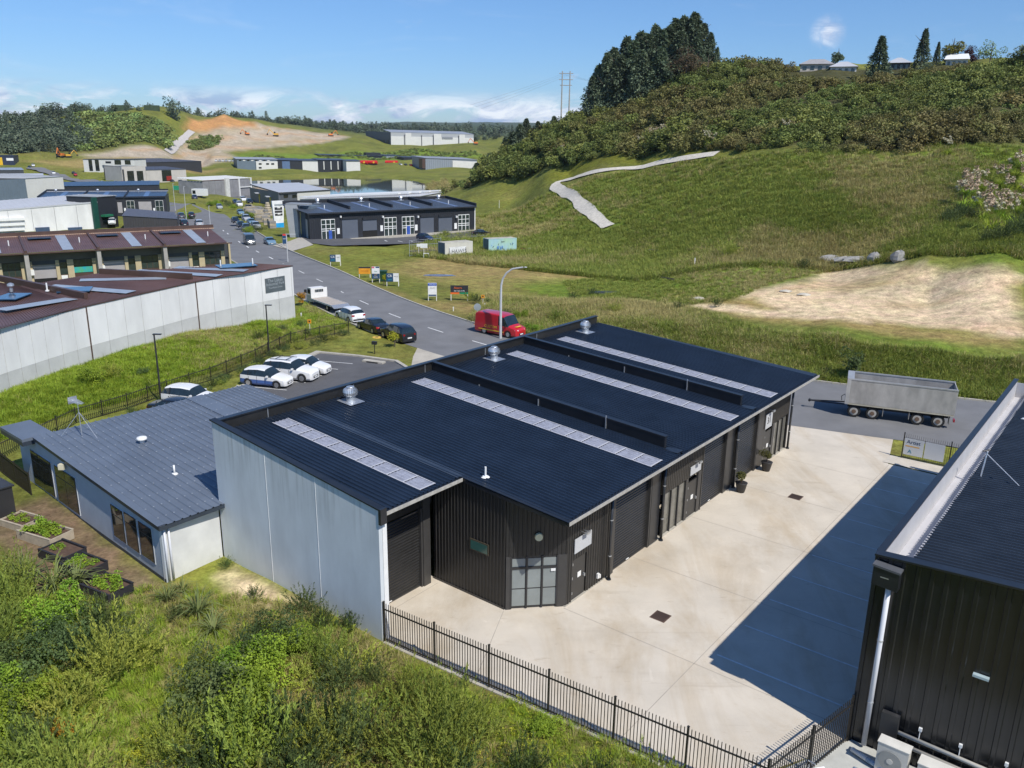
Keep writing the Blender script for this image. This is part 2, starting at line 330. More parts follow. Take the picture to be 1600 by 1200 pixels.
RRs = smoothline(resample(RR, 90), 4); RLs = smoothline(resample(RL, 90), 4)
ROADP = [tuple(p) for p in RLs] + [tuple(p) for p in RRs[::-1]]
YARD = [L(-0.2, 0.19), L(-2.3, 0.19), L(-2.3, 5.2), L(4.2, 7), L(4.2, 38.5), L(10.3, 38.6), L(10.6, 34.9), L(17, 34.9), L(17.0, 6.2), L(14.4, 1.35), L(11.3, 1.05), L(6, .5), L(0, .05)]
YARD = [(p.x, p.y) for p in YARD]; YARD[4:6] = [(16.6, 60.0), (20.9, 58.1), (24.3, 56.9), (27.3, 55.6)]
CARP = [(p.x, p.y) for p in (L(-34.6, 3), L(-36.1, 17.5), L(-40.9, 29.2), L(-36.7, 30.9), L(-32.4, 32.0), L(-29.5, 30.8), L(-24, 30), L(-12, 30), L(-12, 3))]
DRIVE = [(p.x, p.y) for p in (L(-29.5, 30.8), L(-32.6, 34.2), L(-35.1, 37.4), L(-24.6, 42), L(-24, 30))]
BPARK = P2([(468,374,-1),(486,384,-.9),(520,389,-.7),(640,380,-.9),(770,367,-1),(742,360,-1.2),(600,368,-1.2),(484,377,-1)])
LAKE = P2([(330,302),(392,281.5),(430,279.5),(470,278),(540,277.5),(610,278.5),(640,281),(664,287),(672,300),(668,316),(655,326),(600,322),(520,318),(440,316),(380,312)], -7.05)
FLATS = [ROADP, YARD, CARP, DRIVE]
def terr(x, y):
    x = np.asarray(x, float); y = np.asarray(y, float); D = np.hypot(x, y)
    z = terr_base(x, y)
    near = np.clip((128 - D) / 20, 0, 1)
    # the industrial estate's platform is level
    ins = np.full(z.shape, 1e9)
    if np.min(D) < 420:
        m = D < 420
        dd = np.full(z.shape, 1e9)
        for p in FLATS: dd[m] = np.minimum(dd[m], sdf(x[m], y[m], p))
        ins = dd
    w = np.clip((ins - 0.6) / 5.0, 0, 1)
    amp = np.where(D < 150, 0.28, np.minimum(D * 0.003, 1.0)) * w
    z = np.where((ins < 8) & (D < 105), z * np.clip((ins - 0.8) / 7.2, 0, 1), z)
    z = z + amp * (fbm(x, y, 9, 3) - 0.5) * 2 * np.where(D < 600, 1, 0) + w * (fbm(x, y, 60, 8) - 0.5) * np.clip((D - 900) * .012, 0, 14)
    if np.max(D) > 300:
        m = (D > 300) & (D < 700)
        if m.any():
            sl = sdf(x[m], y[m], LAKE); z[m] = np.where(sl < 14, np.minimum(z[m], -7.2 + np.clip(sl + 1, -2, 14) * 0.22), z[m])
    return z
def HIT(px, py, dmin=20, dmax=9000):  # follow a sight line until it meets the ground
    d = ray(px, py); h = math.hypot(d[0], d[1]); ts = np.geomspace(dmin, dmax, 360); X = d[0] / h * ts; Y = d[1] / h * ts; Z = CAM_H + d[2] / h * ts
    T = terr(X, Y); k = np.argmax(T >= Z)
    if T[k] < Z[k]: return None
    if k == 0: t = ts[0]
    else:
        f0 = Z[k - 1] - T[k - 1]; f1 = Z[k] - T[k]; t = ts[k - 1] + (ts[k] - ts[k - 1]) * f0 / (f0 - f1)
    x, y = d[0] / h * t, d[1] / h * t; return Vector((x, y, float(terr(np.array([x]), np.array([y]))[0])))
def TZ(p): return float(terr(np.array([p[0]]), np.array([p[1]]))[0])
def HP(pts): r = [HIT(*p) for p in pts]; return [(q.x, q.y) for q in r if q is not None]

# ground colours laid out in plan: mown grass, rank grass, dry grass, bare earth, cut rock, scrub floor
def zones(x, y, z):
    C = {k: np.array(v) for k, v in dict(grass=(0.175, 0.190, 0.036), rank=(0.130, 0.145, 0.032), lush=(0.150, 0.215, 0.028), dry=(0.30, 0.235, 0.085), tan=(0.64, 0.50, 0.31), rock=(0.44, 0.37, 0.27), orange=(0.50, 0.27, 0.10),
                                         scrub=(0.070, 0.070, 0.030), far=(0.065, 0.090, 0.045), yel=(0.16, 0.17, 0.025), gravel=(0.34, 0.32, 0.28), mulch=(0.20, 0.145, 0.085)).items()}
    n = x.shape; c = np.zeros(n + (3,)); c[:] = C['grass']
    D = np.hypot(x, y); A = np.arctan2(x, y)
    def mixin(col, w): nonlocal c; w = np.clip(w, 0, 1)[..., None]; c = c * (1 - w) + C[col] * w
    def poly(col, pl, soft=2.0, amt=1.0, jag=0.0, js=6.0):
        m = D < 99999; d = sdf(x, y, pl)
        if jag: d = d + (fbm(x, y, js, 21) - 0.5) * jag
        mixin(col, (0.5 - d / soft) * amt)
    mixin('rank', (fbm(x, y, 14, 5) - 0.42) * 4 * np.where(D > 60, 1, .8))
    mixin('dry', (fbm(x, y, 22, 11) - 0.5) * 3.0 * np.where((D < 62) | ((D > 85) & (D < 135) & (x < 30)), 1, 0.35))
    mixin('far', np.clip((D - 1100) / 300, 0, 1))
    # grassy hill face, brighter near its foot, browner on the shoulder
    slope = HP([(700,420),(900,470),(1200,540),(1600,600),(1600,240),(1400,232),(1180,240),(1000,268),(880,290),(800,330)])
    poly('rank', slope, 6, 0.75, 5); 
    mixin('lush', np.where(inpoly(x, y, slope), (fbm(x, y, 26, 31) - 0.40) * 5, 0) * 0.8)
    poly('lush', HP([(1440,395),(1600,410),(1600,345),(1470,340)]), 4, .9, 4); poly('lush', HP([(1000,430),(1240,410),(1220,395),(1060,395)]), 4, .7, 4); poly('lush', HP([(1180,245),(1450,232),(1600,232),(1600,270),(1400,275)]), 5, .8, 6)
    poly('yel', HP([(850,282),(1000,258),(1170,238),(1080,236),(1000,240),(900,252),(855,268)]), 4, .9, 4)
    poly('dry', HP([(640,395),(1000,412),(1010,432),(900,440),(700,440),(600,430)]), 6, .7, 8); poly('dry', HP([(560,440),(660,470),(760,478),(740,492),(680,480),(600,455)]), 3, .8, 3)
    poly('grass', HP([(520,415),(760,395),(1000,405),(960,398),(760,385),(560,395)]), 3, .8, 3)
    mixin('dry', np.where(inpoly(x, y, slope), (fbm(x, y, 18, 77) - 0.54) * 2.2, 0) * 0.6)
    # the levelled dirt pad and its haul line
    poly('tan', HP([(1150,470),(1190,452),(1260,440),(1300,424),(1400,418),(1600,432),(1600,522),(1480,512),(1330,500),(1220,488)]), 2.5, 1, 7, 8)
    poly('dry', HP([(1090,478),(1180,462),(1240,492),(1500,515),(1600,530),(1600,545),(1400,528),(1150,496)]), 2, .85, 3); poly('tan', HP([(1080,474),(1220,484),(1360,500),(1360,506),(1200,496),(1080,482)]), 1.0, .75, 1.5)
    pad_ = HP([(1150,470),(1260,440),(1400,418),(1600,432),(1600,522),(1330,500)]); ip_ = inpoly(x, y, pad_) & (D < 160)
    mixin('dry', np.where(ip_, (fbm(x * .3, y * 1.2, 7, 88) - .52) * 4, 0) * .8); mixin('rock', np.where(ip_, (fbm(x * .35, y, 9, 66) - .5) * 4, 0) * .35); mixin('orange', np.where(ip_ & (x < 58), (fbm(x * .5, y, 10, 67) - .5) * 4, 0) * .22)
    # bush floor of the hill
    bush = HP([(700,300),(780,278),(850,262),(1000,246),(1170,232),(1300,236),(1440,232),(1600,228)]) + [(GD(px, 300, D_).x, GD(px, 300, D_).y) for px, D_ in ((1700, 250), (1600, 262), (1300, 285), (1000, 300), (800, 340), (690, 380))]
    poly('scrub', bush, 5, 1, 5)
    poly('dry', HP([(640,300),(700,300),(690,312),(650,312)]), 3, .8, 4)
    # far left: scrub, earthworks
    poly('rock', HP([(262,238),(300,208),(330,192),(420,196),(520,208),(548,214),(500,224),(400,232),(350,236),(372,248),(330,256),(262,250),(180,248),(130,244)]), 10, 1, 30, 60)
    rk_ = (D > 700) & (D < 1200) & inpoly(x, y, HP([(262,238),(300,208),(330,192),(420,196),(520,208),(548,214),(500,224),(400,232),(350,236),(372,248),(262,250),(130,244)])); mixin('orange', np.where(rk_, np.sin(z * .9 + fbm(x, y, 60, 71) * 9) * .8 - .2, 0) * .7); mixin('dry', np.where(rk_, np.sin(z * .55 + fbm(x, y, 90, 72) * 9) - .4, 0) * .5)
    poly('orange', HP([(285,200),(300,186),(345,180),(390,190),(412,199),(340,197),(300,206)]), 8, 1, 18, 40)
    poly('rank', HP([(290,224),(320,212),(350,214),(330,232),(300,236)]), 8, 1, 20, 50); poly('lush', HP([(355,250),(370,238),(450,240),(620,236),(740,236),(760,248),(640,250),(500,250)]), 10, .9, 12, 50)
    poly('dry', HP([(20,250),(130,246),(260,250),(360,262),(260,274),(100,262)]), 8, .8, 16, 30)
    poly('scrub', HP([(0,238),(150,238),(262,232),(255,205),(210,190),(140,192),(60,196),(0,200)]), 12, .7, 40, 70)
    # bare and trodden ground by the garden beds, strip of dry grass by the fence
    poly('mulch', [(p.x, p.y) for p in (L(-10.8, -3.5), L(-10.8, -9.2), L(-15, -7.6), L(-20, -6.6), L(-25, -7), L(-25, -2.6), L(-18, -2.9), L(-11.8, -3.3))], .8, .95, 2.0, 2.5)
    poly('tan', [(p.x, p.y) for p in (L(-10.2, -.2), L(-4, -.15), L(-4.2, -1.0), L(-7.5, -2.0), L(-10.4, -1.6))], .6, .55, 1.2, 1.6)
    for (pl) in ([(0,0)],): pass
    # stripped building platforms and far road verges
    poly('dry', HP([(1000,450),(1100,455),(1090,470),(960,466)]), 3, .6, 4)
    return c * (0.82 + 0.36 * fbm(x, y, 5, 50)[..., None]) 

NAZ, NR = 620, 430
azf = np.linspace(R(-38), R(38), NAZ - 90); azc = np.concatenate([azf, np.linspace(R(38), R(322), 92)[1:-1]])
rr = np.concatenate([[3.0], np.geomspace(9, 9500, NR - 1)])
AA, DD = np.meshgrid(azc, rr, indexing='ij'); X = DD * np.sin(AA); Y = DD * np.cos(AA); Z = terr(X, Y)
idx = np.arange(AA.size).reshape(AA.shape); i0 = idx; i1 = np.roll(idx, -1, axis=0)
F = np.stack([i0[:, :-1], i0[:, 1:], i1[:, 1:], i1[:, :-1]], -1).reshape(-1, 4)
me = None
Cc = zones(X, Y, Z)
def groundmat():
    m = bpy.data.materials.new('ground_cover'); m.use_nodes = True; t = m.node_tree; b = t.nodes['Principled BSDF']; Lk = t.links
    b.inputs['Roughness'].default_value = 0.95; b.inputs['Specular IOR Level'].default_value = 0.1
    at = t.nodes.new('ShaderNodeAttribute'); at.attribute_name = 'cover'
    tcn = t.nodes.new('ShaderNodeTexCoord')
    def noise(s, d=6): n = t.nodes.new('ShaderNodeTexNoise'); n.inputs['Scale'].default_value = s; n.inputs['Detail'].default_value = d; n.inputs['Roughness'].default_value = .65; Lk.new(tcn.outputs['Object'], n.inputs[0]); return n.outputs[0]
    def rng(v, lo, hi, a=0.3, c=0.7): r = t.nodes.new('ShaderNodeMapRange'); r.inputs[1].default_value = a; r.inputs[2].default_value = c; r.inputs[3].default_value = lo; r.inputs[4].default_value = hi; Lk.new(v, r.inputs[0]); return r.outputs[0]
    def mul(a, b_): q = t.nodes.new('ShaderNodeMath'); q.operation = 'MULTIPLY'; Lk.new(a, q.inputs[0]); Lk.new(b_, q.inputs[1]); return q.outputs[0]
    n1, n2, n3 = noise(0.9), noise(5.0, 4), noise(0.11, 5)
    v = mul(mul(rng(n1, .62, 1.38), rng(n2, .7, 1.3)), rng(n3, .82, 1.18))
    vm = t.nodes.new('ShaderNodeVectorMath'); vm.operation = 'SCALE'; Lk.new(at.outputs['Color'], vm.inputs[0]); Lk.new(v, vm.inputs['Scale'])
    hs = t.nodes.new('ShaderNodeHueSaturation'); Lk.new(vm.outputs[0], hs.inputs['Color']); Lk.new(rng(noise(0.5), .478, .515), hs.inputs['Hue'])
    Lk.new(hs.outputs[0], b.inputs['Base Color'])
    bp = t.nodes.new('ShaderNodeBump'); bp.inputs['Strength'].default_value = .8; bp.inputs['Distance'].default_value = .25; Lk.new(n1, bp.inputs['Height']); Lk.new(bp.outputs[0], b.inputs['Normal'])
    return m
V = np.stack([X, Y, Z], -1).reshape(-1, 3)
me = rawmesh('ground', V, F[:, ::1], groundmat(), smooth=True)
ca = me.color_attributes.new('cover', 'FLOAT_COLOR', 'POINT'); ca.data.foreach_set('color', np.concatenate([Cc.reshape(-1, 3), np.ones((V.shape[0], 1))], 1).astype(np.float32).ravel())
ground = bpy.data.objects.new('ground', me); COL.objects.link(ground); tag(ground, 'rolling grassy ground with dirt pads and far hills', kind='structure')
# ------------------------------------------------------------------ roads, yard, car parks, lake
from mathutils.geometry import tessellate_polygon
asphalt = mat('asphalt', (0.175, 0.176, 0.180), .9, var=.12, scale=.35, bump=.35, bscale=60, spec=.3)
asphalt_dark = mat('asphalt_dark', (0.105, 0.105, 0.110), .9, var=.12, scale=.5, bump=.35, bscale=60, spec=.3)
concrete = mat('kerb_concrete', (0.42, 0.39, 0.33), .9, var=.15, scale=2)
paint = mat('road_paint', (0.72, 0.72, 0.70), .8, var=.15, scale=6)
paint_y = mat('yellow_paint', (0.62, 0.42, 0.08), .8, var=.15, scale=6)
def yardmat():
    m = mat('yard_concrete', (0.60, 0.54, 0.45), .88, var=.10, scale=.35, bump=.15, bscale=30, spec=.25)
    t = m.node_tree; Lk = t.links; b = t.nodes['Principled BSDF']; src = b.inputs['Base Color'].links[0].from_socket
    tcn = t.nodes.new('ShaderNodeTexCoord')
    def st(scale, stretch, lo, hi, dark, prev):
        mp = t.nodes.new('ShaderNodeMapping'); mp.inputs['Scale'].default_value = stretch; mp.inputs['Rotation'].default_value = (0, 0, AZ); Lk.new(tcn.outputs['Object'], mp.inputs[0])
        n = t.nodes.new('ShaderNodeTexNoise'); n.inputs['Scale'].default_value = scale; n.inputs['Detail'].default_value = 8; n.inputs['Roughness'].default_value = .7; n.inputs['Distortion'].default_value = .6; Lk.new(mp.outputs[0], n.inputs[0])
        r = t.nodes.new('ShaderNodeMapRange'); r.inputs[1].default_value = lo; r.inputs[2].default_value = hi; r.inputs[3].default_value = 0; r.inputs[4].default_value = 1; Lk.new(n.outputs[0], r.inputs[0])
        x = t.nodes.new('ShaderNodeMixRGB'); x.blend_type = 'MULTIPLY'; x.inputs[2].default_value = dark; Lk.new(r.outputs[0], x.inputs[0]); Lk.new(prev, x.inputs[1]); return x.outputs[0]
    c = st(.28, (1, .35, 1), .46, .74, (.78, .70, .58, 1), src)
    c = st(.9, (.12, 1.6, 1), .60, .76, (.84, .82, .79, 1), c)
    c = st(1.6, (.5, 1.6, 1), .60, .78, (.70, .64, .56, 1), c)
    c = st(.8, (1, 1, 1), .62, .8, (1.22, 1.24, 1.28, 1), c)
    Lk.new(c, b.inputs['Base Color']); return m
yardc = yardmat()
def sheet(name, poly, z, m, zf=None, label=None):
    tri = tessellate_polygon([[Vector((p[0], p[1], 0)) for p in poly]])
    V = np.array([(p[0], p[1], z if zf is None else zf(p)) for p in poly]); F = np.array(tri)
    a, b, c = V[F[:, 0]], V[F[:, 1]], V[F[:, 2]]; nz = np.cross(b - a, c - a)[:, 2]; F[nz < 0] = F[nz < 0][:, ::-1]
    o = bpy.data.objects.new(name, rawmesh(name, V, F, m)); COL.objects.link(o); tag(o, label, kind='structure'); return o
def road_strip(name, A, B, m, off, n=2, kind=True):
    A = np.array(A); B = np.array(B); za = terr(A[:, 0], A[:, 1]); zb = terr(B[:, 0], B[:, 1]); mx = (A + B) / 2; zm = terr(mx[:, 0], mx[:, 1]); d = np.hypot(mx[:, 0], mx[:, 1])
    zz = np.maximum(np.maximum(za, zb), zm) + off + np.clip(d - 140, 0, 900) * .0006
    g_ = off + np.clip(d - 140, 0, 900) * .0006; far_ = np.clip((d - 120) / 20, 0, 1); V = np.concatenate([np.column_stack([A, zz * (1 - far_) + (za + g_) * far_]), np.column_stack([B, zz * (1 - far_) + (zb + g_) * far_])]); zz = zz * (1 - far_) + (zm + g_) * far_; k = len(A)
    F = np.array([(i, i + k, i + k + 1, i + 1) for i in range(k - 1)])
    a, b, c = V[F[:, 0]], V[F[:, 1]], V[F[:, 2]]; nz = np.cross(b - a, c - a)[:, 2]; F[nz < 0] = F[nz < 0][:, ::-1]
    o = bpy.data.objects.new(name, rawmesh(name, V, F, m)); COL.objects.link(o)
    if kind: tag(o, kind='structure')
    return o, zz
road, ROADZ = road_strip('road', RLs, RRs, asphalt, .028)
def roadz(x, y):
    d = np.hypot((RLs[:, 0] + RRs[:, 0]) / 2 - x, (RLs[:, 1] + RRs[:, 1]) / 2 - y); return float(ROADZ[np.argmin(d)])
def kerb(name, pts, w=.16, h=.13, zf=None, m=None, side=1):
    pts = np.array(pts); t = np.gradient(pts, axis=0); t /= np.hypot(t[:, 0], t[:, 1])[:, None] + 1e-9; nrm = np.stack([-t[:, 1], t[:, 0]], -1) * side
    b = MB(); q = pts + nrm * w
    for i in range(len(pts) - 1):
        z0 = zf(i) if zf else 0; z1 = zf(i + 1) if zf else 0
        b.add([(*pts[i], z0 - .2), (*pts[i + 1], z1 - .2), (*q[i + 1], z1 - .2), (*q[i], z0 - .2), (*pts[i], z0 + h), (*pts[i + 1], z1 + h), (*q[i + 1], z1 + h), (*q[i], z0 + h)],
              [(4, 5, 6, 7) if side > 0 else (7, 6, 5, 4), (0, 1, 5, 4), (2, 3, 7, 6), (1, 2, 6, 5), (3, 0, 4, 7)])
    return tag(b.build(name, m or concrete), kind='structure')
nz_ = lambda i: float(ROADZ[i])
kerb('kerb', RRs, .22, .10, nz_, side=-1)
jd = [i for i in range(90) if np.hypot(*(RLs[i] - np.array(DRIVE[1]))) < 2.5 or np.hypot(*(RLs[i] - np.array(DRIVE[2]))) < 2.5]
kerb('kerb', RLs[:46], .22, .10, nz_, side=1)
kl = [i for i in range(46, 90) if RLs[i][0] < -11.5 and RLs[i][1] > 79]
if kl: kerb('kerb', RLs[45:kl[-1] + 1], .22, .10, lambda i: float(ROADZ[45 + i]), side=1)
# broken centre line
mk = [(335,345,-1.9),(339,350,-1.8),(344,355,-1.6),(349,360.6,-1.5),(356,366.3,-1.2),(364,373,-1.1),(374,380.5,-.9),(387,388,-.6),(402.5,395.7,-.4),(423.5,405.5,-.2),(446,416,-.1),(471,427.5),(499.5,441),(531,456),(569,473.5),(616.5,493.5),(680.5,516),(752,537)]
mp_ = [G(p[0], p[1], p[2] if len(p) > 2 else 0) for p in mk]; b = MB()
for i, p in enumerate(mp_):
    q0 = mp_[max(0, i - 1)]; q1 = mp_[min(len(mp_) - 1, i + 1)]; d = (q1 - q0); d.z = 0; d.normalize(); n = Vector((-d.y, d.x, 0)) * .075 * (1 if i > 9 else 1.5); z = roadz(p.x, p.y) + .012 + max(0, p.length - 140) * .0006; c = Vector((p.x, p.y, z))
    hl = 1.5 if i > 8 else 1.3
    b.quad(c - d * hl - n, c + d * hl - n, c + d * hl + n, c - d * hl + n)
tag(b.build('centre_line', paint), kind='structure')
sheet('yard', YARD, .02, yardc)
b = MB()
for a0, b0, a1, b1 in ((13.0, 4.3, 13.0, 16.9), (19.2, 4.3, 19.2, 16.9), (25.3, 4.3, 25.3, 16.9), (31.4, 4.3, 31.4, 16.9), (6.9, 4.3, 6.9, 16.9), (1, 10.7, 34.8, 10.7), (4.9, -1.5, .3, -1.4), (5, 2.4, 1, 4.4)):
    p, q = L(b0, a0, .0245), L(b1, a1, .0245); d = (q - p).normalized(); n = Vector((-d.y, d.x, 0)) * .012; b.quad(p - n, q - n, q + n, p + n)
tag(b.build('yard_joint', mat('joint', (0.36, 0.32, 0.27), .95)), kind='structure')
b = MB()
for k in range(10):
    a = 8.05 + 2.76 * k
    p, q = L(11.15, a, .0285), L(16.75, a, .0285); n = AV * .045; b.quad(p - n, q - n, q + n, p + n)
tag(b.build('bay_line', paint), kind='structure')
sheet('car_park', CARP, .016, asphalt_dark)
sheet('driveway', DRIVE, .024, mat('drive_concrete', (0.44, 0.40, 0.33), .9, var=.12, scale=.6))
cp = [np.array(p) for p in CARP]
kerb('kerb', resample([CARP[8], CARP[0], CARP[1], CARP[2]], 30), .55, .16, side=-1); kerb('kerb', resample([CARP[2], CARP[3], CARP[4], CARP[5]], 20), .35, .14, side=-1)
b = MB(); e0, e1 = G(380, 603.5), G(448, 610); dd_ = (e1 - e0).normalized()
for px, py in ((448, 610), (477.5, 598.5), (503, 587.5), (528, 577.5), (551, 568.7)):
    q = G(px, py); q.z = .03; p = q - dd_ * 4.7; n = Vector((-dd_.y, dd_.x, 0)) * .05; b.quad(p - n, q - n, q + n, p + n)
tag(b.build('bay_line', paint), kind='structure')
BP = [(p[0], p[1]) for p in BPARK]
sheet('car_park', BP, 0, asphalt_dark, zf=lambda p: max(TZ(p), -1.3) + .14)
sheet('driveway', P2([(426,385,-.4),(458,394.5,-.3),(490,387,-.8),(470,374,-.9),(452,379,-.8)]), 0, concrete, zf=lambda p: TZ(p) + .12)
lake = sheet('lake', LAKE, -7.05, mat('lake_water', (0.045, 0.05, 0.035), .03, var=.3, scale=.02, bump=.02, bscale=1.5, spec=.8))
# gravel path up the hill and other far tracks
gravel = mat('gravel', (0.60, 0.55, 0.46), .95, var=.2, scale=1.5, bump=.3)
def track(name, pxs, w, m, off=.12):
    pts = np.array(HP(pxs)); pts = smoothline(resample([tuple(p) for p in pts], 60), 6); t = np.gradient(pts, axis=0); t /= np.hypot(t[:, 0], t[:, 1])[:, None]; n = np.stack([-t[:, 1], t[:, 0]], -1)
    jw = (w * (.5 + .35 * (fbm(pts[:, 0], pts[:, 1], 3, 9) - .5)))[:, None]; A = pts + n * jw; B = pts - n * jw
    za = terr(A[:, 0], A[:, 1]); zb = terr(B[:, 0], B[:, 1]); sm = lambda q: np.convolve(np.pad(q, 1, mode='edge'), np.ones(3) / 3, 'valid') + off; V = np.concatenate([np.column_stack([A, sm(za)]), np.column_stack([B, sm(zb)])]); k = 60
    F = np.array([(i + 1, i + k + 1, i + k, i) for i in range(k - 1)]); a_, b_, c_ = V[F[:, 0]], V[F[:, 1]], V[F[:, 2]]
    if np.cross(b_ - a_, c_ - a_)[0, 2] < 0: F = F[:, ::-1]
    o = bpy.data.objects.new(name, rawmesh(name, V, F, m)); COL.objects.link(o); tag(o, kind='structure')
HPATH = [(950,356),(925,335),(905,318),(885,302),(862,290),(875,281),(905,276),(945,270),(985,262),(1030,254),(1075,249),(1120,241)]
track('path', [(950,356),(925,335),(905,318),(885,302),(862,290),(875,281),(905,276),(945,270),(985,262),(1030,254),(1075,249),(1120,241)], 2.7, gravel, .3)
track('road', [(262,238),(275,226),(292,212),(300,205)], 6, mat('quarry_road', (0.5, 0.46, 0.42), .95), .5)
track('road', [(50,262),(70,268),(95,276),(120,283),(150,287)], 9, asphalt, .5)
# ------------------------------------------------------------------ the black unit building (local x = b towards the yard, y = a along the facade)
black = mat('black_cladding', (0.020, 0.0195, 0.019), .38, var=.2, scale=3, spec=.55)
blackm = mat('black_flashing', (0.016, 0.018, 0.022), .3, var=.2, scale=2, spec=.6)
roofm = mat('dark_roof_steel', (0.011, 0.018, 0.032), .36, var=.25, scale=.6, spec=.55)
bronze = mat('door_grey', (0.050, 0.048, 0.046), .45, var=.1, scale=3)
tiltw = mat('tilt_panel', (0.62, 0.655, 0.67), .85, var=.10, scale=.7, bump=.1, bscale=8, spec=.3, stretch=(1, 1, .45))
galv = mat('galvanised', (0.62, 0.64, 0.66), .38, .75, var=.15, scale=8)
whitep = mat('white_paint', (0.78, 0.78, 0.76), .5, var=.05, scale=3)
signgrey = mat('sign_board', (0.50, 0.51, 0.52), .5, var=.04)
glass = glassmat('window_glass', (0.03, 0.045, 0.045))
frosted = mat('frosted_glass', (0.22, 0.245, 0.24), .25, var=.12, scale=.8, spec=.8)
skyl = mat('skylight_sheet', (0.30, 0.31, 0.36), .35, var=.22, scale=5, spec=.6)
skyl2 = mat('skylight_lap', (0.52, 0.52, 0.54), .5, var=.12, scale=7)
def staintop(m, zt, depth):   # run-off streaks below the wall head
    t = m.node_tree; Lk = t.links; b = t.nodes['Principled BSDF']; src = b.inputs['Base Color'].links[0].from_socket
    tcn = t.nodes.new('ShaderNodeTexCoord'); mp = t.nodes.new('ShaderNodeMapping'); mp.inputs['Scale'].default_value = (3.2, 3.2, .16); Lk.new(tcn.outputs['Object'], mp.inputs[0])
    n = t.nodes.new('ShaderNodeTexNoise'); n.inputs['Scale'].default_value = 1.6; n.inputs['Detail'].default_value = 7; Lk.new(mp.outputs[0], n.inputs[0])
    r = t.nodes.new('ShaderNodeMapRange'); r.inputs[1].default_value = .48; r.inputs[2].default_value = .72; Lk.new(n.outputs[0], r.inputs[0])
    sp = t.nodes.new('ShaderNodeSeparateXYZ'); Lk.new(tcn.outputs['Object'], sp.inputs[0])
    r2 = t.nodes.new('ShaderNodeMapRange'); r2.inputs[1].default_value = zt - depth; r2.inputs[2].default_value = zt; Lk.new(sp.outputs[2], r2.inputs[0])
    ml = t.nodes.new('ShaderNodeMath'); ml.operation = 'MULTIPLY'; Lk.new(r.outputs[0], ml.inputs[0]); Lk.new(r2.outputs[0], ml.inputs[1])
    x = t.nodes.new('ShaderNodeMixRGB'); x.blend_type = 'MULTIPLY'; x.inputs[2].default_value = (.66, .66, .64, 1); Lk.new(ml.outputs[0], x.inputs[0]); Lk.new(src, x.inputs[1]); Lk.new(x.outputs[0], b.inputs['Base Color'])
staintop(tiltw, 7.0, 3.2)
mb = empty('warehouse', O, -AZ, 'black steel unit building with skylight strips, roof turbines and roller doors facing the concrete yard', 'building')
WB = -11.47; zr = lambda x: 5.745 - .07 * x; ztop = lambda x: 5.957 + (x / WB) * (7.109 - 5.957)
# side wall: three tilt panels with open joints
js = [WB, -7.42, -3.9, 0]
for i in range(3):
    x0, x1 = js[i] + (.015 if i else 0), js[i + 1] - (.015 if i < 2 else 0)
    MB().xz([(x0, -1), (x1, -1), (x1, ztop(x1)), (x0, ztop(x0))], -.0, .18).build('concrete_panel', tiltw, mb)
b = MB()
for x in js[1:3]: MB().box(x - .016, x + .016, -.012, .15, -1, ztop(x) - .02).build('joint_sealant', mat('sealant', (0.74, 0.74, 0.72), .8), mb)
MB().box(-.06, .012, .19, .42, -.3, 5.75).build('corner_post', whitep, mb)
MB().xz([(WB - .1, 7.115), (.06, 5.965), (.06, 6.03), (WB - .1, 7.18)], -.06, .26).build('capping', blackm, mb)
MB().box(.065, .2, -.05, .28, 5.35, 6.03).build('capping_end', blackm, mb)
# back wall with parapet
MB().box(WB, WB + .15, .185, 33.2, -.5, 7.05).build('back_wall', black, mb)
MB().box(WB - .08, WB + .23, .265, 33.25, 7.055, 7.12).build('capping', blackm, mb)
for i in range(6):
    y = 3 + i * 5.6; MB().box(WB + .155, WB + .17, y, y + .04, zr(WB), 7.04).build('flashing_joint', galv, mb)
# dividers between units
for yd in (14.9, 24.0):
    MB().xz([(WB + .24, zr(WB) - .3), (4.66, zr(4.66) - .3), (4.66, 6.02), (WB + .24, 7.05)], yd - .1, yd + .1).build('dividing_wall', blackm, mb)
    MB().xz([(WB + .24, 7.052), (4.7, 6.022), (4.7, 6.075), (WB + .24, 7.11)], yd - .14, yd + .14).build('capping', blackm, mb)
    b = MB()
    for x in (-7.5, -3.2, 1.2): MB().box(x, x + .05, yd - .155, yd - .105, zr(x), 6.4).build('flashing_joint', galv, mb)
    MB().box(4.71, 5.5, yd - .28, yd + .3, zr(5.1) + .02, zr(5.1) + .05).build('flashing', blackm, mb)
# ribbed roofs
def ribroof(y0, y1, x0, x1, m, parent, pitch=.25, rh=.05, zf=zr, x0f=None, x1f=None, name='roof_sheet', th=.05):
    b = MB(); n = max(1, round((y1 - y0) / pitch)); p = (y1 - y0) / n; w = p * .42
    for i in range(n):
        y = y0 + i * p; xa = x0f(y) if x0f else x0; xb = x1f(y) if x1f else x1
        xs = [(xa, zf(xa)), (xb, zf(xb))]; ys = [(y, 0), (y + p - w, 0), (y + p - w * .72, rh), (y + p - w * .28, rh), (y + p, 0)]
        b.add([(X, Y, Z + h) for (X, Z) in xs for (Y, h) in ys], [(k, 5 + k, 6 + k, k + 1) for k in range(4)])
    xa0, xb0, xa1, xb1 = (x0f(y0) if x0f else x0), (x1f(y0) if x1f else x1), (x0f(y1) if x0f else x0), (x1f(y1) if x1f else x1)
    b.add([(xa0, y0, zf(xa0) - th), (xb0, y0, zf(xb0) - th), (xb1, y1, zf(xb1) - th), (xa1, y1, zf(xa1) - th)], [(0, 3, 2, 1)])
    b.add([(xb0, y0, zf(xb0) - th), (xb0, y0, zf(xb0)), (xb1, y1, zf(xb1)), (xb1, y1, zf(xb1) - th)], [(0, 3, 2, 1)])
    return b.build(name, m, parent)
XR = WB + .17
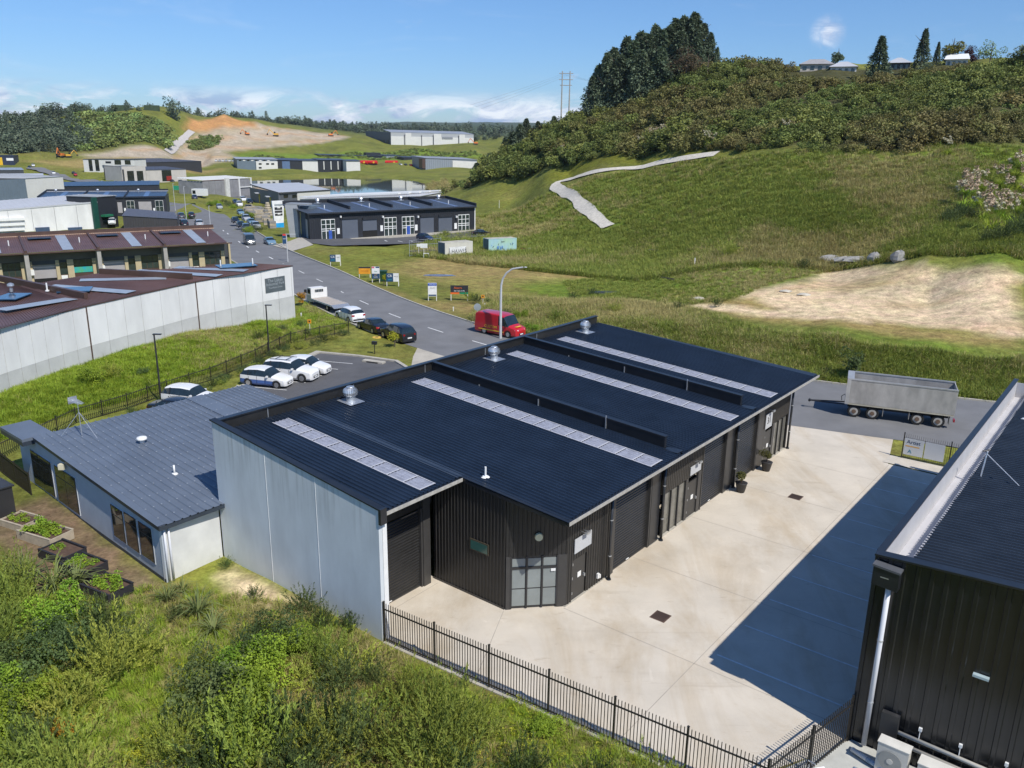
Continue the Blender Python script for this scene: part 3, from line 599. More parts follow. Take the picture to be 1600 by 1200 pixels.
SK = [(2.7, 3.66, -.35), (12.28, 13.4, 5.35), (21.05, 22.2, 5.35), (26.75, 27.9, 5.35)]
ribroof(.2, 2.7, XR, -.1, roofm, mb); ribroof(3.66, 4.95, XR, -.1, roofm, mb)
ribroof(4.95, 12.28, XR, 5.6, roofm, mb); ribroof(13.4, 14.8, XR, 5.6, roofm, mb)
ribroof(15.0, 21.05, XR, 5.6, roofm, mb); ribroof(22.2, 23.9, XR, 5.6, roofm, mb); ribroof(24.1, 26.75, XR, 5.6, roofm, mb)
ribroof(27.9, 33.35, XR, 5.6, roofm, mb)
b = MB(); b.add([(XR, 33.35, zr(XR) + .03), (5.6, 33.35, zr(5.6) + .03), (5.6, 34.1, zr(5.6) + .03), (XR, 33.4, zr(XR) + .03)], [(0, 1, 2, 3)]); 
b.add([(5.6, 33.35, zr(5.6) - .15), (5.6, 34.1, zr(5.6) - .15), (XR, 33.4, zr(XR) - .15), (XR, 33.4, zr(XR) + .03), (5.6, 34.1, zr(5.6) + .03), (5.6, 33.35, zr(5.6) + .03)], [(0, 1, 2), (1, 4, 3, 2), (0, 5, 4, 1)])
b.build('barge_flashing', blackm, mb)
# bright ridge sheet (paler lap) by the first unit step
MB().add([(XR, 4.75, zr(XR) + .034), (-.1, 4.75, zr(-.1) + .034), (-.1, 5.25, zr(-.1) + .034), (XR, 5.25, zr(XR) + .034)], [(0, 1, 2, 3)]).build('ridge_flashing', mat('pale_flashing', (0.035, 0.045, 0.062), .3, spec=.6), mb)
for (y0, y1, xe) in SK:
    # each translucent sheet between purlins is a piece of its own, with pale laps between them
    xs = XR + .75; n = int((xe - xs) / .98); p = (xe - xs) / n
    ribroof(y0 + .01, y1 - .01, XR, xs - .01, roofm, mb, name='roof_sheet')
    ribroof(y0 + .01, y1 - .01, xe + .01, (-.1 if xe < 0 else 5.6), roofm, mb, name='roof_sheet')
    for k in range(n):
        xa, xb = xs + k * p, xs + (k + 1) * p - .09; q = ribroof(y0 + .06, y1 - .06, xa, xb, skyl, mb, pitch=.22, rh=.028, zf=lambda x: zr(x) + .012, name='skylight_panel')
    b = MB()
    for k in range(n): x = xs + (k + 1) * p - .085; b.add([(x, y0, zr(x) + .045), (x + .08, y0, zr(x) + .045), (x + .08, y1, zr(x) + .045), (x, y1, zr(x) + .045)], [(0, 1, 2, 3)])
    for y in (y0, y1 - .055): b.add([(xs, y, zr(xs) + .042), (xe, y, zr(xe) + .042), (xe, y + .05, zr(xe) + .042), (xs, y + .05, zr(xs) + .042)], [(0, 1, 2, 3)])
    b.build('skylight_lap', skyl2, mb)
# gutters
gm = mat('gutter_edge', (0.40, 0.38, 0.34), .5, var=.2, scale=4)
for (x, ya, yb) in ((-.1, .25, 4.93), (5.6, 4.97, 34.1)):
    MB().box(x + .005, x + .15, ya, yb, zr(x) - .14, zr(x) - .02).build('gutter', blackm, mb)
    MB().box(x + .151, x + .17, ya, yb, zr(x) - .15, zr(x) + .012).build('gutter_lip', gm, mb)
MB().xz([(-.1, zr(-.1) - .02), (5.6, zr(5.6) - .02), (5.6, zr(5.6) - .2), (-.1, zr(-.1) - .2)], 4.955, 5.0).build('barge_board', blackm, mb)
MB().add([(-.1, 4.93, zr(-.1) + .035), (5.75, 4.93, zr(5.75) + .035), (5.75, 5.25, zr(5.75) + .035), (-.1, 5.25, zr(-.1) + .035)], [(0, 1, 2, 3)]).build('barge_flashing', blackm, mb)
# soffit beams under the overhang
b = MB()
for y in np.arange(7.4, 33, 1.2): b.xz([(4.35, zr(4.3) - .26), (5.55, zr(5.5) - .2), (5.55, zr(5.5) - .06), (4.35, zr(4.3) - .06)], y, y + .06)
b.build('eave_bracket', black, mb)
# ribbed cladding helper: wall from p to q (x,y), height function, outward normal to the right of p->q
def cladding(p, q, z0, z1f, m, parent, pitch=.2, name='cladding', th=.12, rd=.03):
    p = Vector((*p, 0)); q = Vector((*q, 0)); d = q - p; Ln = d.length; d.normalize(); nr = Vector((d.y, -d.x, 0)); n = max(1, round(Ln / pitch)); s = Ln / n; b = MB()
    zf = z1f if callable(z1f) else (lambda x, y: z1f)
    for i in range(n):
        ts = [i * s, i * s + s * .6, i * s + s * .68, i * s + s * .92, i * s + s]; hs = [0, 0, rd, rd, 0]; vs = []
        for t, h in zip(ts, hs): P_ = p + d * t + nr * h; vs.append((P_.x, P_.y, z0)); vs.append((P_.x, P_.y, zf(P_.x, P_.y)))
        b.add(vs, [(2 * k, 2 * k + 2, 2 * k + 3, 2 * k + 1) for k in range(4)])
    a = p - nr * th; c = q - nr * th; b.add([(a.x, a.y, z0), (c.x, c.y, z0), (c.x, c.y, zf(c.x, c.y)), (a.x, a.y, zf(a.x, a.y)), (p.x, p.y, z0), (q.x, q.y, z0), (q.x, q.y, zf(q.x, q.y)), (p.x, p.y, zf(p.x, p.y))], [(1, 0, 3, 2), (3, 7, 6, 2), (0, 4, 7, 3), (1, 2, 6, 5)])
    return b.build(name, m, parent)
FX = 4.28
def roller(y0, y1, x, z1, parent, m=black, name='roller_door', zb=.03, slat=.14):
    b = MB(); n = int((z1 - zb) / slat); s = (z1 - zb) / n
    for i in range(n):
        z = zb + i * s; b.add([(x - .02, y0, z), (x - .02, y1, z), (x + .012, y1, z + s * .3), (x + .012, y0, z + s * .3), (x + .012, y1, z + s * .7), (x + .012, y0, z + s * .7), (x - .02, y1, z + s), (x - .02, y0, z + s)], [(0, 1, 2, 3), (3, 2, 4, 5), (5, 4, 6, 7)])
    d = b.build(name, m, parent)
    MB().box(x - .02, x + .03, y0, y1, zb - .025, zb + .05).build('door_rail', bronze, d)
    MB().box(x + .035, x + .06, (y0 + y1) / 2 - .25, (y0 + y1) / 2 + .0, zb + .06, zb + .1).build('handle', whitep, d)
    MB().box(x - .04, x + .16, y0 - .04, y0 + .06, zb, z1 + .1).build('door_guide', bronze, d); MB().box(x - .04, x + .16, y1 - .06, y1 + .04, zb, z1 + .1).build('door_guide', bronze, d)
    return d
hood = lambda x, y: zr(x) - .06
# first bay, set back
roller(.45, 4.2, -1.95, 3.9, mb)
MB().box(-2.1, -1.9, .2, 4.95, 4.0, zr(-2) - .06).build('fascia', black, mb)
MB().box(-2.15, -1.75, 4.25, 4.7, 0, 5.2).build('pier', bronze, mb)
MB().box(-2.2, -1.95, .19, .4, 0, 4.0).build('door_jamb', black, mb)
MB().tube((-.35, .45, 5.15), (-.2, .4, 4.95), .09, .09).build('floodlight', whitep, mb)
cladding((-1.95, 5.13), (2.35, 5.13), .05, hood, mat('black_cladding_side', (0.022, 0.021, 0.020), .42, var=.15, scale=2, spec=.5), mb)
MB().box(-1.98, 2.36, 5.08, 5.10, .0, .12).build('base_flashing', bronze, mb)
w = MB().box(.35, 1.45, 5.06, 5.11, 2.35, 2.9).build('window', mat('bronze_frame', (0.06, 0.05, 0.035), .4), mb); MB().box(.42, 1.38, 5.045, 5.058, 2.42, 2.83).build('pane', mat('green_glass', (0.03, 0.10, 0.085), .1, spec=.8), w)
# chamfered entry corner
c0, c1 = Vector((2.4, 5.13, 0)), Vector((FX, 7.1, 0)); cd_ = (c1 - c0).normalized(); cn = Vector((cd_.y, -cd_.x, 0))
cladding((c0.x, c0.y), (c1.x, c1.y), 2.62, hood, black, mb, pitch=.2)
def onwall(name, c0, cd, cn, t0, t1, z0, z1, o0, o1, m, parent):
    b = MB(); P_ = lambda t, o: c0 + cd * t + cn * o
    a = [P_(t0, o0), P_(t1, o0), P_(t1, o1), P_(t0, o1)]
    b.add([(v.x, v.y, z0) for v in a] + [(v.x, v.y, z1) for v in a], [(0, 1, 2, 3), (7, 6, 5, 4), (0, 4, 5, 1), (1, 5, 6, 2), (2, 6, 7, 3), (3, 7, 4, 0)]); return b.build(name, m, parent)
CW = (c1 - c0).length
onwall('wall_side', c0, cd_, cn, 0, .22, 0, 2.62, -.12, 0.02, bronze, mb); onwall('wall_side', c0, cd_, cn, CW - .42, CW, 0, 2.62, -.12, 0.02, bronze, mb)
win = onwall('window', c0, cd_, cn, .22, CW - .42, .06, 2.6, -.10, -.04, mat('dark_frame', (0.03, 0.03, 0.032), .35), mb)
pw = (CW - .64) / 3
for i in range(3):
    for (za, zb_) in ((.16, .98), (1.04, 1.98), (2.1, 2.48)): onwall('pane', c0, cd_, cn, .22 + i * pw + .06, .22 + (i + 1) * pw - .05, za, zb_, -.04, -.025, frosted, win)
    onwall('frame', c0, cd_, cn, .22 + i * pw - .03, .22 + i * pw + .05, .06, 2.6, -.04, .03, MATS['dark_frame'], win)
onwall('frame', c0, cd_, cn, CW - .47, CW - .39, .06, 2.6, -.04, .03, MATS['dark_frame'], win)
onwall('frame', c0, cd_, cn, .25, CW - .45, 1.99, 2.09, -.04, .02, MATS['dark_frame'], win)
onwall('notice', c0, cd_, cn, CW - .72, CW - .52, 1.84, 1.97, .035, .045, whitep, mb)
pl = c0 + cd_ * (CW * .52) + cn * .05; MB().tube((pl.x, pl.y, 3.55), (pl.x + cn.x * .1, pl.y + cn.y * .1, 3.55), .19, .17, 18).build('round_light', mat('cream_lens', (0.62, 0.58, 0.38), .4), mb)
# main facade
cladding((FX, 7.12), (FX, 7.5), 0, hood, black, mb)
def pdoor(y0, y1, z1, parent):
    d = MB().box(FX - .12, FX - .04, y0, y1, .03, z1).build('door', mat('door_panel', (0.035, 0.034, 0.033), .4, var=.08), parent)
    MB().box(FX - .035, FX + .06, y1 - .16, y1 - .1, .95, 1.1).build('handle', galv, d); MB().box(FX - .035, FX - .015, y0 + .45, y0 + .72, 1.05, 1.3).build('notice', whitep, d)
    for z in (.35, 1.1, 1.8): MB().box(FX - .035, FX - .01, y0 + .02, y0 + .06, z, z + .12).build('hinge', galv, d)
    return d
def wallsign(y0, y1, z0, z1, parent, text=None):
    s = MB().box(FX + .04, FX + .07, y0, y1, z0, z1).build('sign_board', signgrey, parent)
    b = MB(); ym = (y0 + y1) / 2; b.tube((FX + .02, ym - .1, z1 + .18), (FX + .3, ym - .1, z1 + .2), .015); b.tube((FX + .02, ym + .1, z1 + .18), (FX + .3, ym + .1, z1 + .2), .015); b.box(FX + .26, FX + .36, ym - .16, ym + .16, z1 + .13, z1 + .24)
    b.build('sign_lamp', galv, parent); return s
pdoor(7.56, 8.62, 2.05, mb); wallsign(7.58, 8.92, 2.42, 3.12, mb)
MB().box(FX - .14, FX - .13, 7.4, 8.8, 0, 2.3).build('reveal', black, mb)
cladding((FX, 7.5), (FX, 8.68), 2.1, hood, black, mb); cladding((FX, 8.68), (FX, 10.75), 0.05, hood, black, mb)
def downpipe(y, x=FX + .16, z1=4.95):
    b = MB(); b.tube((x, y, .05), (x, y, z1 - .35), .075, n=12); b.tube((x, y, z1 - .35), (5.55, y, zr(5.6) - .12), .06, n=10); d = b.build('downpipe', mat('pipe_black', (0.03, 0.032, 0.036), .3, spec=.6), mb, True)
    for z in (1.25, 3.1): MB().tube((x, y, z), (x, y, z + .05), .088, n=12).build('bracket', galv, d)
    MB().tube((x, y, .02), (x, y, .1), .13, .1, 12).build('foot', blackm, d)
downpipe(10.35, FX + .22)
b = MB(); b.box(FX + .03, FX + .12, 9.55, 9.68, .35, .6); b.box(FX + .03, FX + .1, 9.75, 9.83, .3, .48); b.build('meter_box', whitep, mb)
MB().box(FX - .1, FX + .05, 10.76, 10.9, 0, zr(FX) - .06).build('door_jamb', bronze, mb)
roller(10.95, 14.4, FX - .12, 3.85, mb); MB().box(FX - .15, FX - .02, 10.9, 14.5, 3.93, zr(FX) - .06).build('fascia', black, mb)
def pier(y0, y1): MB().box(FX - .2, FX + .03, y0, y1, 0, zr(FX) - .06).build('pier', blackm, mb)
pier(14.5, 15.4); downpipe(15.55)
cladding((FX, 15.75), (FX, 20.2), 2.5, hood, bronze if False else mat('bronze_cladding', (0.045, 0.041, 0.036), .42, var=.12, scale=2, spec=.5), mb)
def glazing(y0, y1, z1, n, gl=None):
    w = MB().box(FX - .14, FX - .09, y0, y1, .04, z1).build('window', MATS['dark_frame'], mb); s = (y1 - y0) / n
    for i in range(n):
        MB().box(FX - .085, FX - .07, y0 + i * s + .05, y0 + (i + 1) * s - .05, .1, z1 - .06).build('pane', gl or mat('blind_glass', (0.15, 0.145, 0.125), .12, var=.4, scale=1.2, spec=.8), w)
        MB().box(FX - .085, FX + .02, y0 + i * s - .035, y0 + i * s + .035, .04, z1).build('frame', MATS['dark_frame'], w)
glazing(15.9, 18.35, 2.42, 3)
MB().box(FX - .12, FX + .02, 18.36, 18.62, 0, 2.5).build('door_jamb', bronze, mb)
pdoor(18.68, 19.8, 2.15, mb); wallsign(18.7, 19.95, 2.62, 3.12, mb); MB().box(FX - .12, FX + .02, 19.82, 20.2, 0, 2.5).build('door_jamb', bronze, mb)
roller(20.3, 23.35, FX - .12, 4.0, mb); MB().box(FX - .15, FX - .02, 20.22, 23.4, 4.05, zr(FX) - .06).build('fascia', black, mb)
pier(23.42, 24.35); downpipe(24.55)
roller(25.0, 27.95, FX - .12, 4.0, mb); MB().box(FX - .15, FX - .02, 24.8, 28.0, 4.05, zr(FX) - .06).build('fascia', black, mb); MB().box(FX - .12, FX + .02, 24.7, 24.9, 0, 5.2).build('door_jamb', bronze, mb)
pier(28.05, 28.85)
cladding((FX, 28.87), (FX, 33.2), 2.55, hood, MATS['bronze_cladding'], mb)
MB().box(FX - .12, FX + .02, 28.87, 29.3, 0, 2.55).build('door_jamb', bronze, mb); pdoor(29.35, 30.45, 2.2, mb); MB().box(FX - .12, FX + .02, 30.5, 30.75, 0, 2.55).build('door_jamb', bronze, mb)
wallsign(29.1, 30.15, 2.5, 3.5, mb)
def text3d(txt, size, m, parent, loc, rot, name='lettering', ext=.004, align='CENTER'):
    cu = bpy.data.curves.new(name, 'FONT'); cu.body = txt; cu.size = size; cu.extrude = ext; cu.align_x = align; cu.align_y = 'CENTER'; cu.resolution_u = 2
    o = bpy.data.objects.new(name, cu); me = bpy.data.meshes.new_from_object(o); bpy.data.objects.remove(o)
    me.name = name; me.materials.clear(); me.materials.append(m); o = bpy.data.objects.new(name, me); COL.objects.link(o); o.parent = parent; o.location = loc; o.rotation_euler = rot; return o
ink = mat('black_ink', (0.012, 0.012, 0.014), .6)
text3d('31', .62, ink, mb, (FX + .078, 29.62, 3.0), (PI / 2, 0, PI / 2))
glazing(30.8, 33.1, 2.45, 3)
downpipe(33.35)
MB().box(FX - .25, FX + .03, 33.2, 33.3, 0, zr(FX) - .06).build('corner_flashing', bronze, mb)
cladding((FX, 33.3), (WB, 33.3), 0, lambda x, y: zr(x) - .06, black, mb)
b = MB()
for (y0, y1) in ((7.0, 10.9), (14.5, 20.25), (23.4, 24.95), (28.0, 33.4)): b.box(FX - .3, FX + .05, y0, y1, -.02, .055)
b.build('concrete_footing', concrete, mb)
for (y, z) in ((13.4, 4.35), (16.4, 4.6), (22.6, 4.5)): MB().box(FX + .02, FX + .25, y, y + .3, z, z + .1).build('eave_light', blackm, mb)
# roof turbines
def turbine(x, y, parent=mb, s=1.0, zf=zr):
    z = zf(x); t = MB().add([(x - .55 * s, y - .5 * s, z + .05 + .04), (x + .55 * s, y - .5 * s, z + .05 - .03), (x + .55 * s, y + .5 * s, z + .05 - .03), (x - .55 * s, y + .5 * s, z + .05 + .04)], [(0, 1, 2, 3)]).tube((x, y, z), (x, y, z + .32 * s), .24 * s, n=18).build('roof_turbine', galv, parent)
    b = MB(); n = 24
    for i in range(n):
        a0 = 2 * PI * i / n; pr_ = [(.24, .32), (.37, .42), (.40, .56), (.36, .70), (.22, .80)]
        vs = []
        for (r, h) in pr_:
            for da in (0, 2 * PI / n * .8): rr_ = r * (1 if da == 0 else .93); vs.append((x + s * rr_ * math.cos(a0 + da), y + s * rr_ * math.sin(a0 + da), z + h * s))
        b.add(vs, [(2 * k, 2 * k + 1, 2 * k + 3, 2 * k + 2) for k in range(4)])
    b.build('vane', galv, t)
    MB().lathe([(.23 * s, .795 * s), (.20 * s, .84 * s), (.08 * s, .87 * s)], (x, y, z), 18).build('cap', galv, t, True)
for y in (7.57, 19.58, 30.15): turbine(-10.35 + .0 * y, y, s=1.02)
b = MB(); b.tube((.68, 5.75, zr(.7) + .02), (.68, 5.75, zr(.7) + .07), .2, .12, 12); b.tube((.68, 5.75, zr(.7)), (.68, 5.75, zr(.7) + .5), .045, n=10); b.build('vent_pipe', whitep, mb)
# ------------------------------------------------------------------ the black building on the right edge
rbk = mat('gloss_black_cladding', (0.012, 0.013, 0.015), .24, var=.2, scale=2, spec=.6)
rb = empty('warehouse', O, -AZ, 'black clad building on the right edge with light grey box gutter and ribbed roof', 'building')
RA0, RA1, RB0, RBW = 6.4, 33.8, 16.9, 22.0
zrb = lambda x: 6.62 + .055 * (x - RB0)
def ribs_y(x0, x1, y, z0, zf, m, parent, pitch=.42, rd=.035):   # wall facing -y
    b = MB(); n = round((x1 - x0) / pitch); p = (x1 - x0) / n
    for i in range(n):
        x = x0 + i * p; xs = [(x, 0), (x + p * .6, 0), (x + p * .66, rd), (x + p * .92, rd), (x + p, 0)]; vs = []
        for (X, h) in xs: vs += [(X, y - h, z0), (X, y - h, zf(X))]
        b.add(vs, [(2 * k, 2 * k + 2, 2 * k + 3, 2 * k + 1) for k in range(4)])
    return b.build('cladding', m, parent)
zw = lambda x: 7.2 + .062 * (x - RB0)
ribs_y(RB0 + .12, RB0 + RBW, RA0, 0, zw, rbk, rb)
MB().xz([(RB0 + .12, -.1), (RB0 + RBW, -.1), (RB0 + RBW, zw(RB0 + RBW)), (RB0 + .12, zw(RB0))], RA0 + .01, RA0 + .2).build('end_wall', rbk, rb)
MB().xz([(RB0 - .03, zw(RB0) + .005), (RB0 + RBW, zw(RB0 + RBW) + .005), (RB0 + RBW, zw(RB0 + RBW) + .07), (RB0 - .03, zw(RB0) + .07)], RA0 - .12, RA0 + .26).build('capping', blackm, rb)
MB().box(RB0 - .02, RB0 + .11, RA0 - .05, RA0 + .15, -.1, 7.2).build('corner_flashing', blackm, rb)
MB().box(RB0, RB0 + .12, RA0 + .155, RA1, -.1, 7.2).build('side_wall', rbk, rb)
MB().box(RB0 - .06, RB0 + .17, RA0 + .265, RA1 + .05, 7.2, 7.265).build('capping', blackm, rb)
pale = mat('pale_lining', (0.50, 0.49, 0.50), .5, var=.08, scale=1)
MB().box(RB0 + .123, RB0 + .16, RA0 + .27, RA1 - .25, 6.25, 7.19).build('parapet_lining', pale, rb)
MB().box(RB0 + .165, RB0 + .86, RA0 + .27, RA1 - .25, 6.2, 6.26).build('box_gutter', pale, rb)
MB().box(RB0 + .165, RB0 + .86, RA1 - .24, RA1 - .18, 6.2, 7.1).build('gutter_end', pale, rb)
MB().box(RB0 + .17, RB0 + .32, RA0 + .28, RA0 + .5, 6.265, 6.4).build('outlet', mat('rust', (0.25, 0.14, 0.07), .9), rb)
MB().box(RB0 + .87, RB0 + RBW, RA1 - .05, RA1 + .1, 6.3, 7.2).build('end_parapet', rbk, rb)
MB().box(RB0 + .87, RB0 + RBW, RA1 - .1, RA1 + .15, 7.205, 7.27).build('capping', blackm, rb)
ribroof(RA0 + .3, RA1 - .1, RB0 + .8, RB0 + RBW, mat('dark_roof_steel2', (0.020, 0.026, 0.036), .33, var=.25, scale=.8, spec=.55), rb, pitch=.25, rh=.05, zf=zrb)
b = MB()
for i in range(118): y = RA0 + .3 + .05 + i * .2305; b.box(RB0 + .78, RB0 + .86, y, y + .07, zrb(RB0 + .8) + .02, zrb(RB0 + .8) + .05)
tag(b.build('closure_strip', pale, rb), kind='stuff')
# rainwater head and white downpipe
MB().xz([(RB0 + .05, 6.35), (RB0 + .85, 6.3), (RB0 + .85, 6.95), (RB0 + .05, 7.0)], RA0 - .42, RA0 - .06).build('rainwater_head', blackm, rb)
MB().xz([(RB0 + .02, 6.99), (RB0 + .88, 6.93), (RB0 + .88, 7.0), (RB0 + .02, 7.06)], RA0 - .45, RA0 - .05).build('rainwater_lid', mat('grey_steel', (0.10, 0.105, 0.115), .35), rb)
MB().box(RB0 + .3, RB0 + .55, RA0 - .428, RA0 - .422, 6.66, 6.69).build('overflow_slot', galv, rb)
d = MB().tube((RB0 + .55, RA0 - .2, .2), (RB0 + .55, RA0 - .2, 6.34), .085, n=14).build('downpipe', mat('pipe_white', (0.62, 0.63, 0.66), .4, var=.06), rb, True)
for z in (1.9, 4.3): MB().tube((RB0 + .55, RA0 - .2, z), (RB0 + .55, RA0 - .2, z + .04), .1, n=14).build('bracket', galv, d)
# wall lamp, small fittings, conduit pair and meter box near the base
MB().box(RB0 + 3.3, RB0 + 3.75, RA0 - .2, RA0 - .04, 4.2, 4.28).build('wall_lamp', mat('pale_blue', (0.4, 0.5, 0.52), .4), rb)
MB().box(RB0 + .95, RB0 + 1.5, RA0 - .22, RA0 - .04, .9, 1.75).build('meter_box', mat('dark_box', (0.035, 0.035, 0.036), .4), rb)
for z, o_ in ((1.15, .12), (.78, .14)):
    b = MB(); b.tube((RB0 + 1.52, RA0 - o_, z), (RB0 + 7, RA0 - o_, z - .1), .07, n=10); b.build('duct', mat('cream_duct', (0.55, 0.52, 0.45), .5, var=.08), rb, True)
for x in (2.1, 3.3, 4.6, 5.8): MB().box(RB0 + x, RB0 + x + .1, RA0 - .12, RA0 - .04, 1.5, 1.62).tube((RB0 + x + .05, RA0 - .1, 1.2), (RB0 + x + .05, RA0 - .1, 1.5), .015).build('socket', whitep, rb)
# pipe vent and antenna on its roof
b = MB(); x, y = 18.35, 27.6; z = zrb(x); b.tube((x, y, z), (x, y, z + .07), .24, .16, 14); b.tube((x, y, z), (x, y, z + .52), .06, n=10); b.build('vent_pipe', whitep, rb)
an = empty('antenna', O + BV * 18.05 + AV * 17.6 + Vector((0, 0, zrb(18.05))), -AZ, 'small steel mast with a stay wire on the right hand black roof', 'antenna')
MB().tube((0, 0, 0), (.05, .25, 1.05), .03).build('mast', galv, an); MB().tube((.05, .25, .95), (1.55, -.45, .05), .018).build('stay', galv, an); MB().tube((.05, .25, .92), (-.05, .35, 1.1), .02).tube((-.12, .2, 1.05), (.12, .4, 1.12), .03).build('clamp', MATS['dark_frame'], an)
# service pad with outdoor units
pad = MB().prism([(17.02, 6.36), (24.5, 6.36), (24.5, .7), (14.75, 1.35)], -.05, .07).build('concrete_pad', mat('pad_concrete', (0.48, 0.48, 0.44), .9, var=.12, scale=2)); pad.location = O; pad.rotation_euler = (0, 0, -AZ); tag(pad, kind='structure')
unitm = mat('ac_casing', (0.55, 0.53, 0.48), .5, var=.06)
def acunit(x, y, lab, w=.95, d=.42, h=1.15):
    e = empty('outdoor_unit', L(x, y, .07), -AZ, lab, 'air conditioner', 'outdoor units beside the black wall')
    MB().box(0, w, 0, d, .08, h).build('casing', unitm, e)
    MB().box(-.02, w + .02, -.02, d + .02, h + .002, h + .03).build('lid', mat('ac_lid', (0.66, 0.64, 0.58), .5), e)
    MB().tube((w * .45, -.012, h * .52), (w * .45, -.03, h * .52), .36, n=22).build('fan_grille', mat('ac_grey', (0.30, 0.30, 0.28), .5), e); MB().tube((w * .45, -.031, h * .52), (w * .45, -.045, h * .52), .1, n=12).build('fan_hub', unitm, e)
    MB().box(.05, .12, 0, d, 0, .078).build('foot', galv, e); MB().box(w - .12, w - .05, 0, d, 0, .078).build('foot', galv, e)
acunit(18.05, 5.3, 'beige outdoor unit nearest the white downpipe'); acunit(19.3, 5.25, 'beige outdoor unit, middle one beside the black wall', 1.15, .5, 1.0); acunit(20.75, 5.2, 'beige outdoor unit furthest along the black wall at the corner', 1.1, .45, 1.0)
e = empty('drain_pipe', L(17.2, 5.7, .1), -AZ, 'white plastic pipe with a blue printed sleeve lying beside the downpipe', 'pipe')
MB().tube((0, 0, .1), (3.4, -1.1, .14), .085, n=12).build('pipe', whitep, e, True); MB().tube((.55, -.178, .107), (1.35, -.436, .117), .091, n=12).build('sleeve', mat('blue_print', (0.10, 0.26, 0.45), .5, col2=(0.6, 0.65, 0.7), scale=14), e, True)
e = empty('mesh_roll', L(16.3, 3.6, .08), -AZ, 'pile of bright metal offcuts on the concrete pad by the gate', 'scrap pile')
for i in range(7): MB().box(-.4, .4, -.03, .03, 0, .02).build('offcut', galv, e).rotation_euler = (R(10 + 9 * i), R(5 * i - 12), R(25 * i))
for i, o_ in enumerate([c for c in e.children]): o_.location = (.12 * (i % 3), .1 * (i % 4), .08 + .06 * i)
e = empty('coil', L(17.6, 4.35, .08), -AZ, 'blue grey coil of flexible duct beside the outdoor units', 'duct coil')
for i in range(7): MB().tube((i * .1, 0, .25), (i * .1 + .085, 0, .25), .24, n=16).build('loop', mat('coil_blue', (0.16, 0.24, 0.34), .4, var=.2, scale=8), e, True)

# ------------------------------------------------------------------ blue grey rendered building at left
hb = empty('community_building', (0, 0, 0), 0, 'low grey blue building with ribbed steel roof beside the concrete side wall', 'building')
render = mat('blue_render', (0.42, 0.46, 0.50), .85, var=.06, scale=1.5, bump=.1, bscale=15)
rendw = mat('white_render', (0.62, 0.62, 0.60), .88, var=.10, scale=.8, bump=.1)
hroof = mat('slate_blue_roof', (0.125, 0.148, 0.185), .38, var=.12, scale=.5, spec=.5)
H0 = L(-11.3, -3.14); H1 = L(-29.0, -2.2); hb.location = H0
wl = Wall(H0, H1, hb, H0)
hd, hn = wl.d, wl.n
wl.box('side_wall', .0, wl.L, -.2, (2.82, 3.35), -.2, 0, render)
wl.box('base_band', .0, wl.L, -.25, .12, .003, .02, mat('base_dark', (0.05, 0.055, 0.06), .8))
fw = Wall(H0, L(-11.5, -.03), hb, H0, flip=False)
fw.box('front_wall', .0, fw.L - .02, -.3, 2.72, -.2, -.0, rendw)
hb_back = Wall(L(-27, 11.3), L(-12, 11.3), hb, H0); hb_back.box('back_wall', 0, hb_back.L, -.2, 3.2, -.1, .1, render)
cvo = Wall(L(-25.9, -2.2), L(-25.9, 11.3), hb, H0); cvo.box('end_wall', 0.21, cvo.L, -.2, 3.2, -.3, 0, render)
MB().prism([(q.x - H0.x, q.y - H0.y) for q in (L(-26.1, -2.3), L(-28.9, -2.15), L(-28.9, -1.3), L(-26.1, -1.3))], -.2, 2.99).build('porch_wall', render, hb)
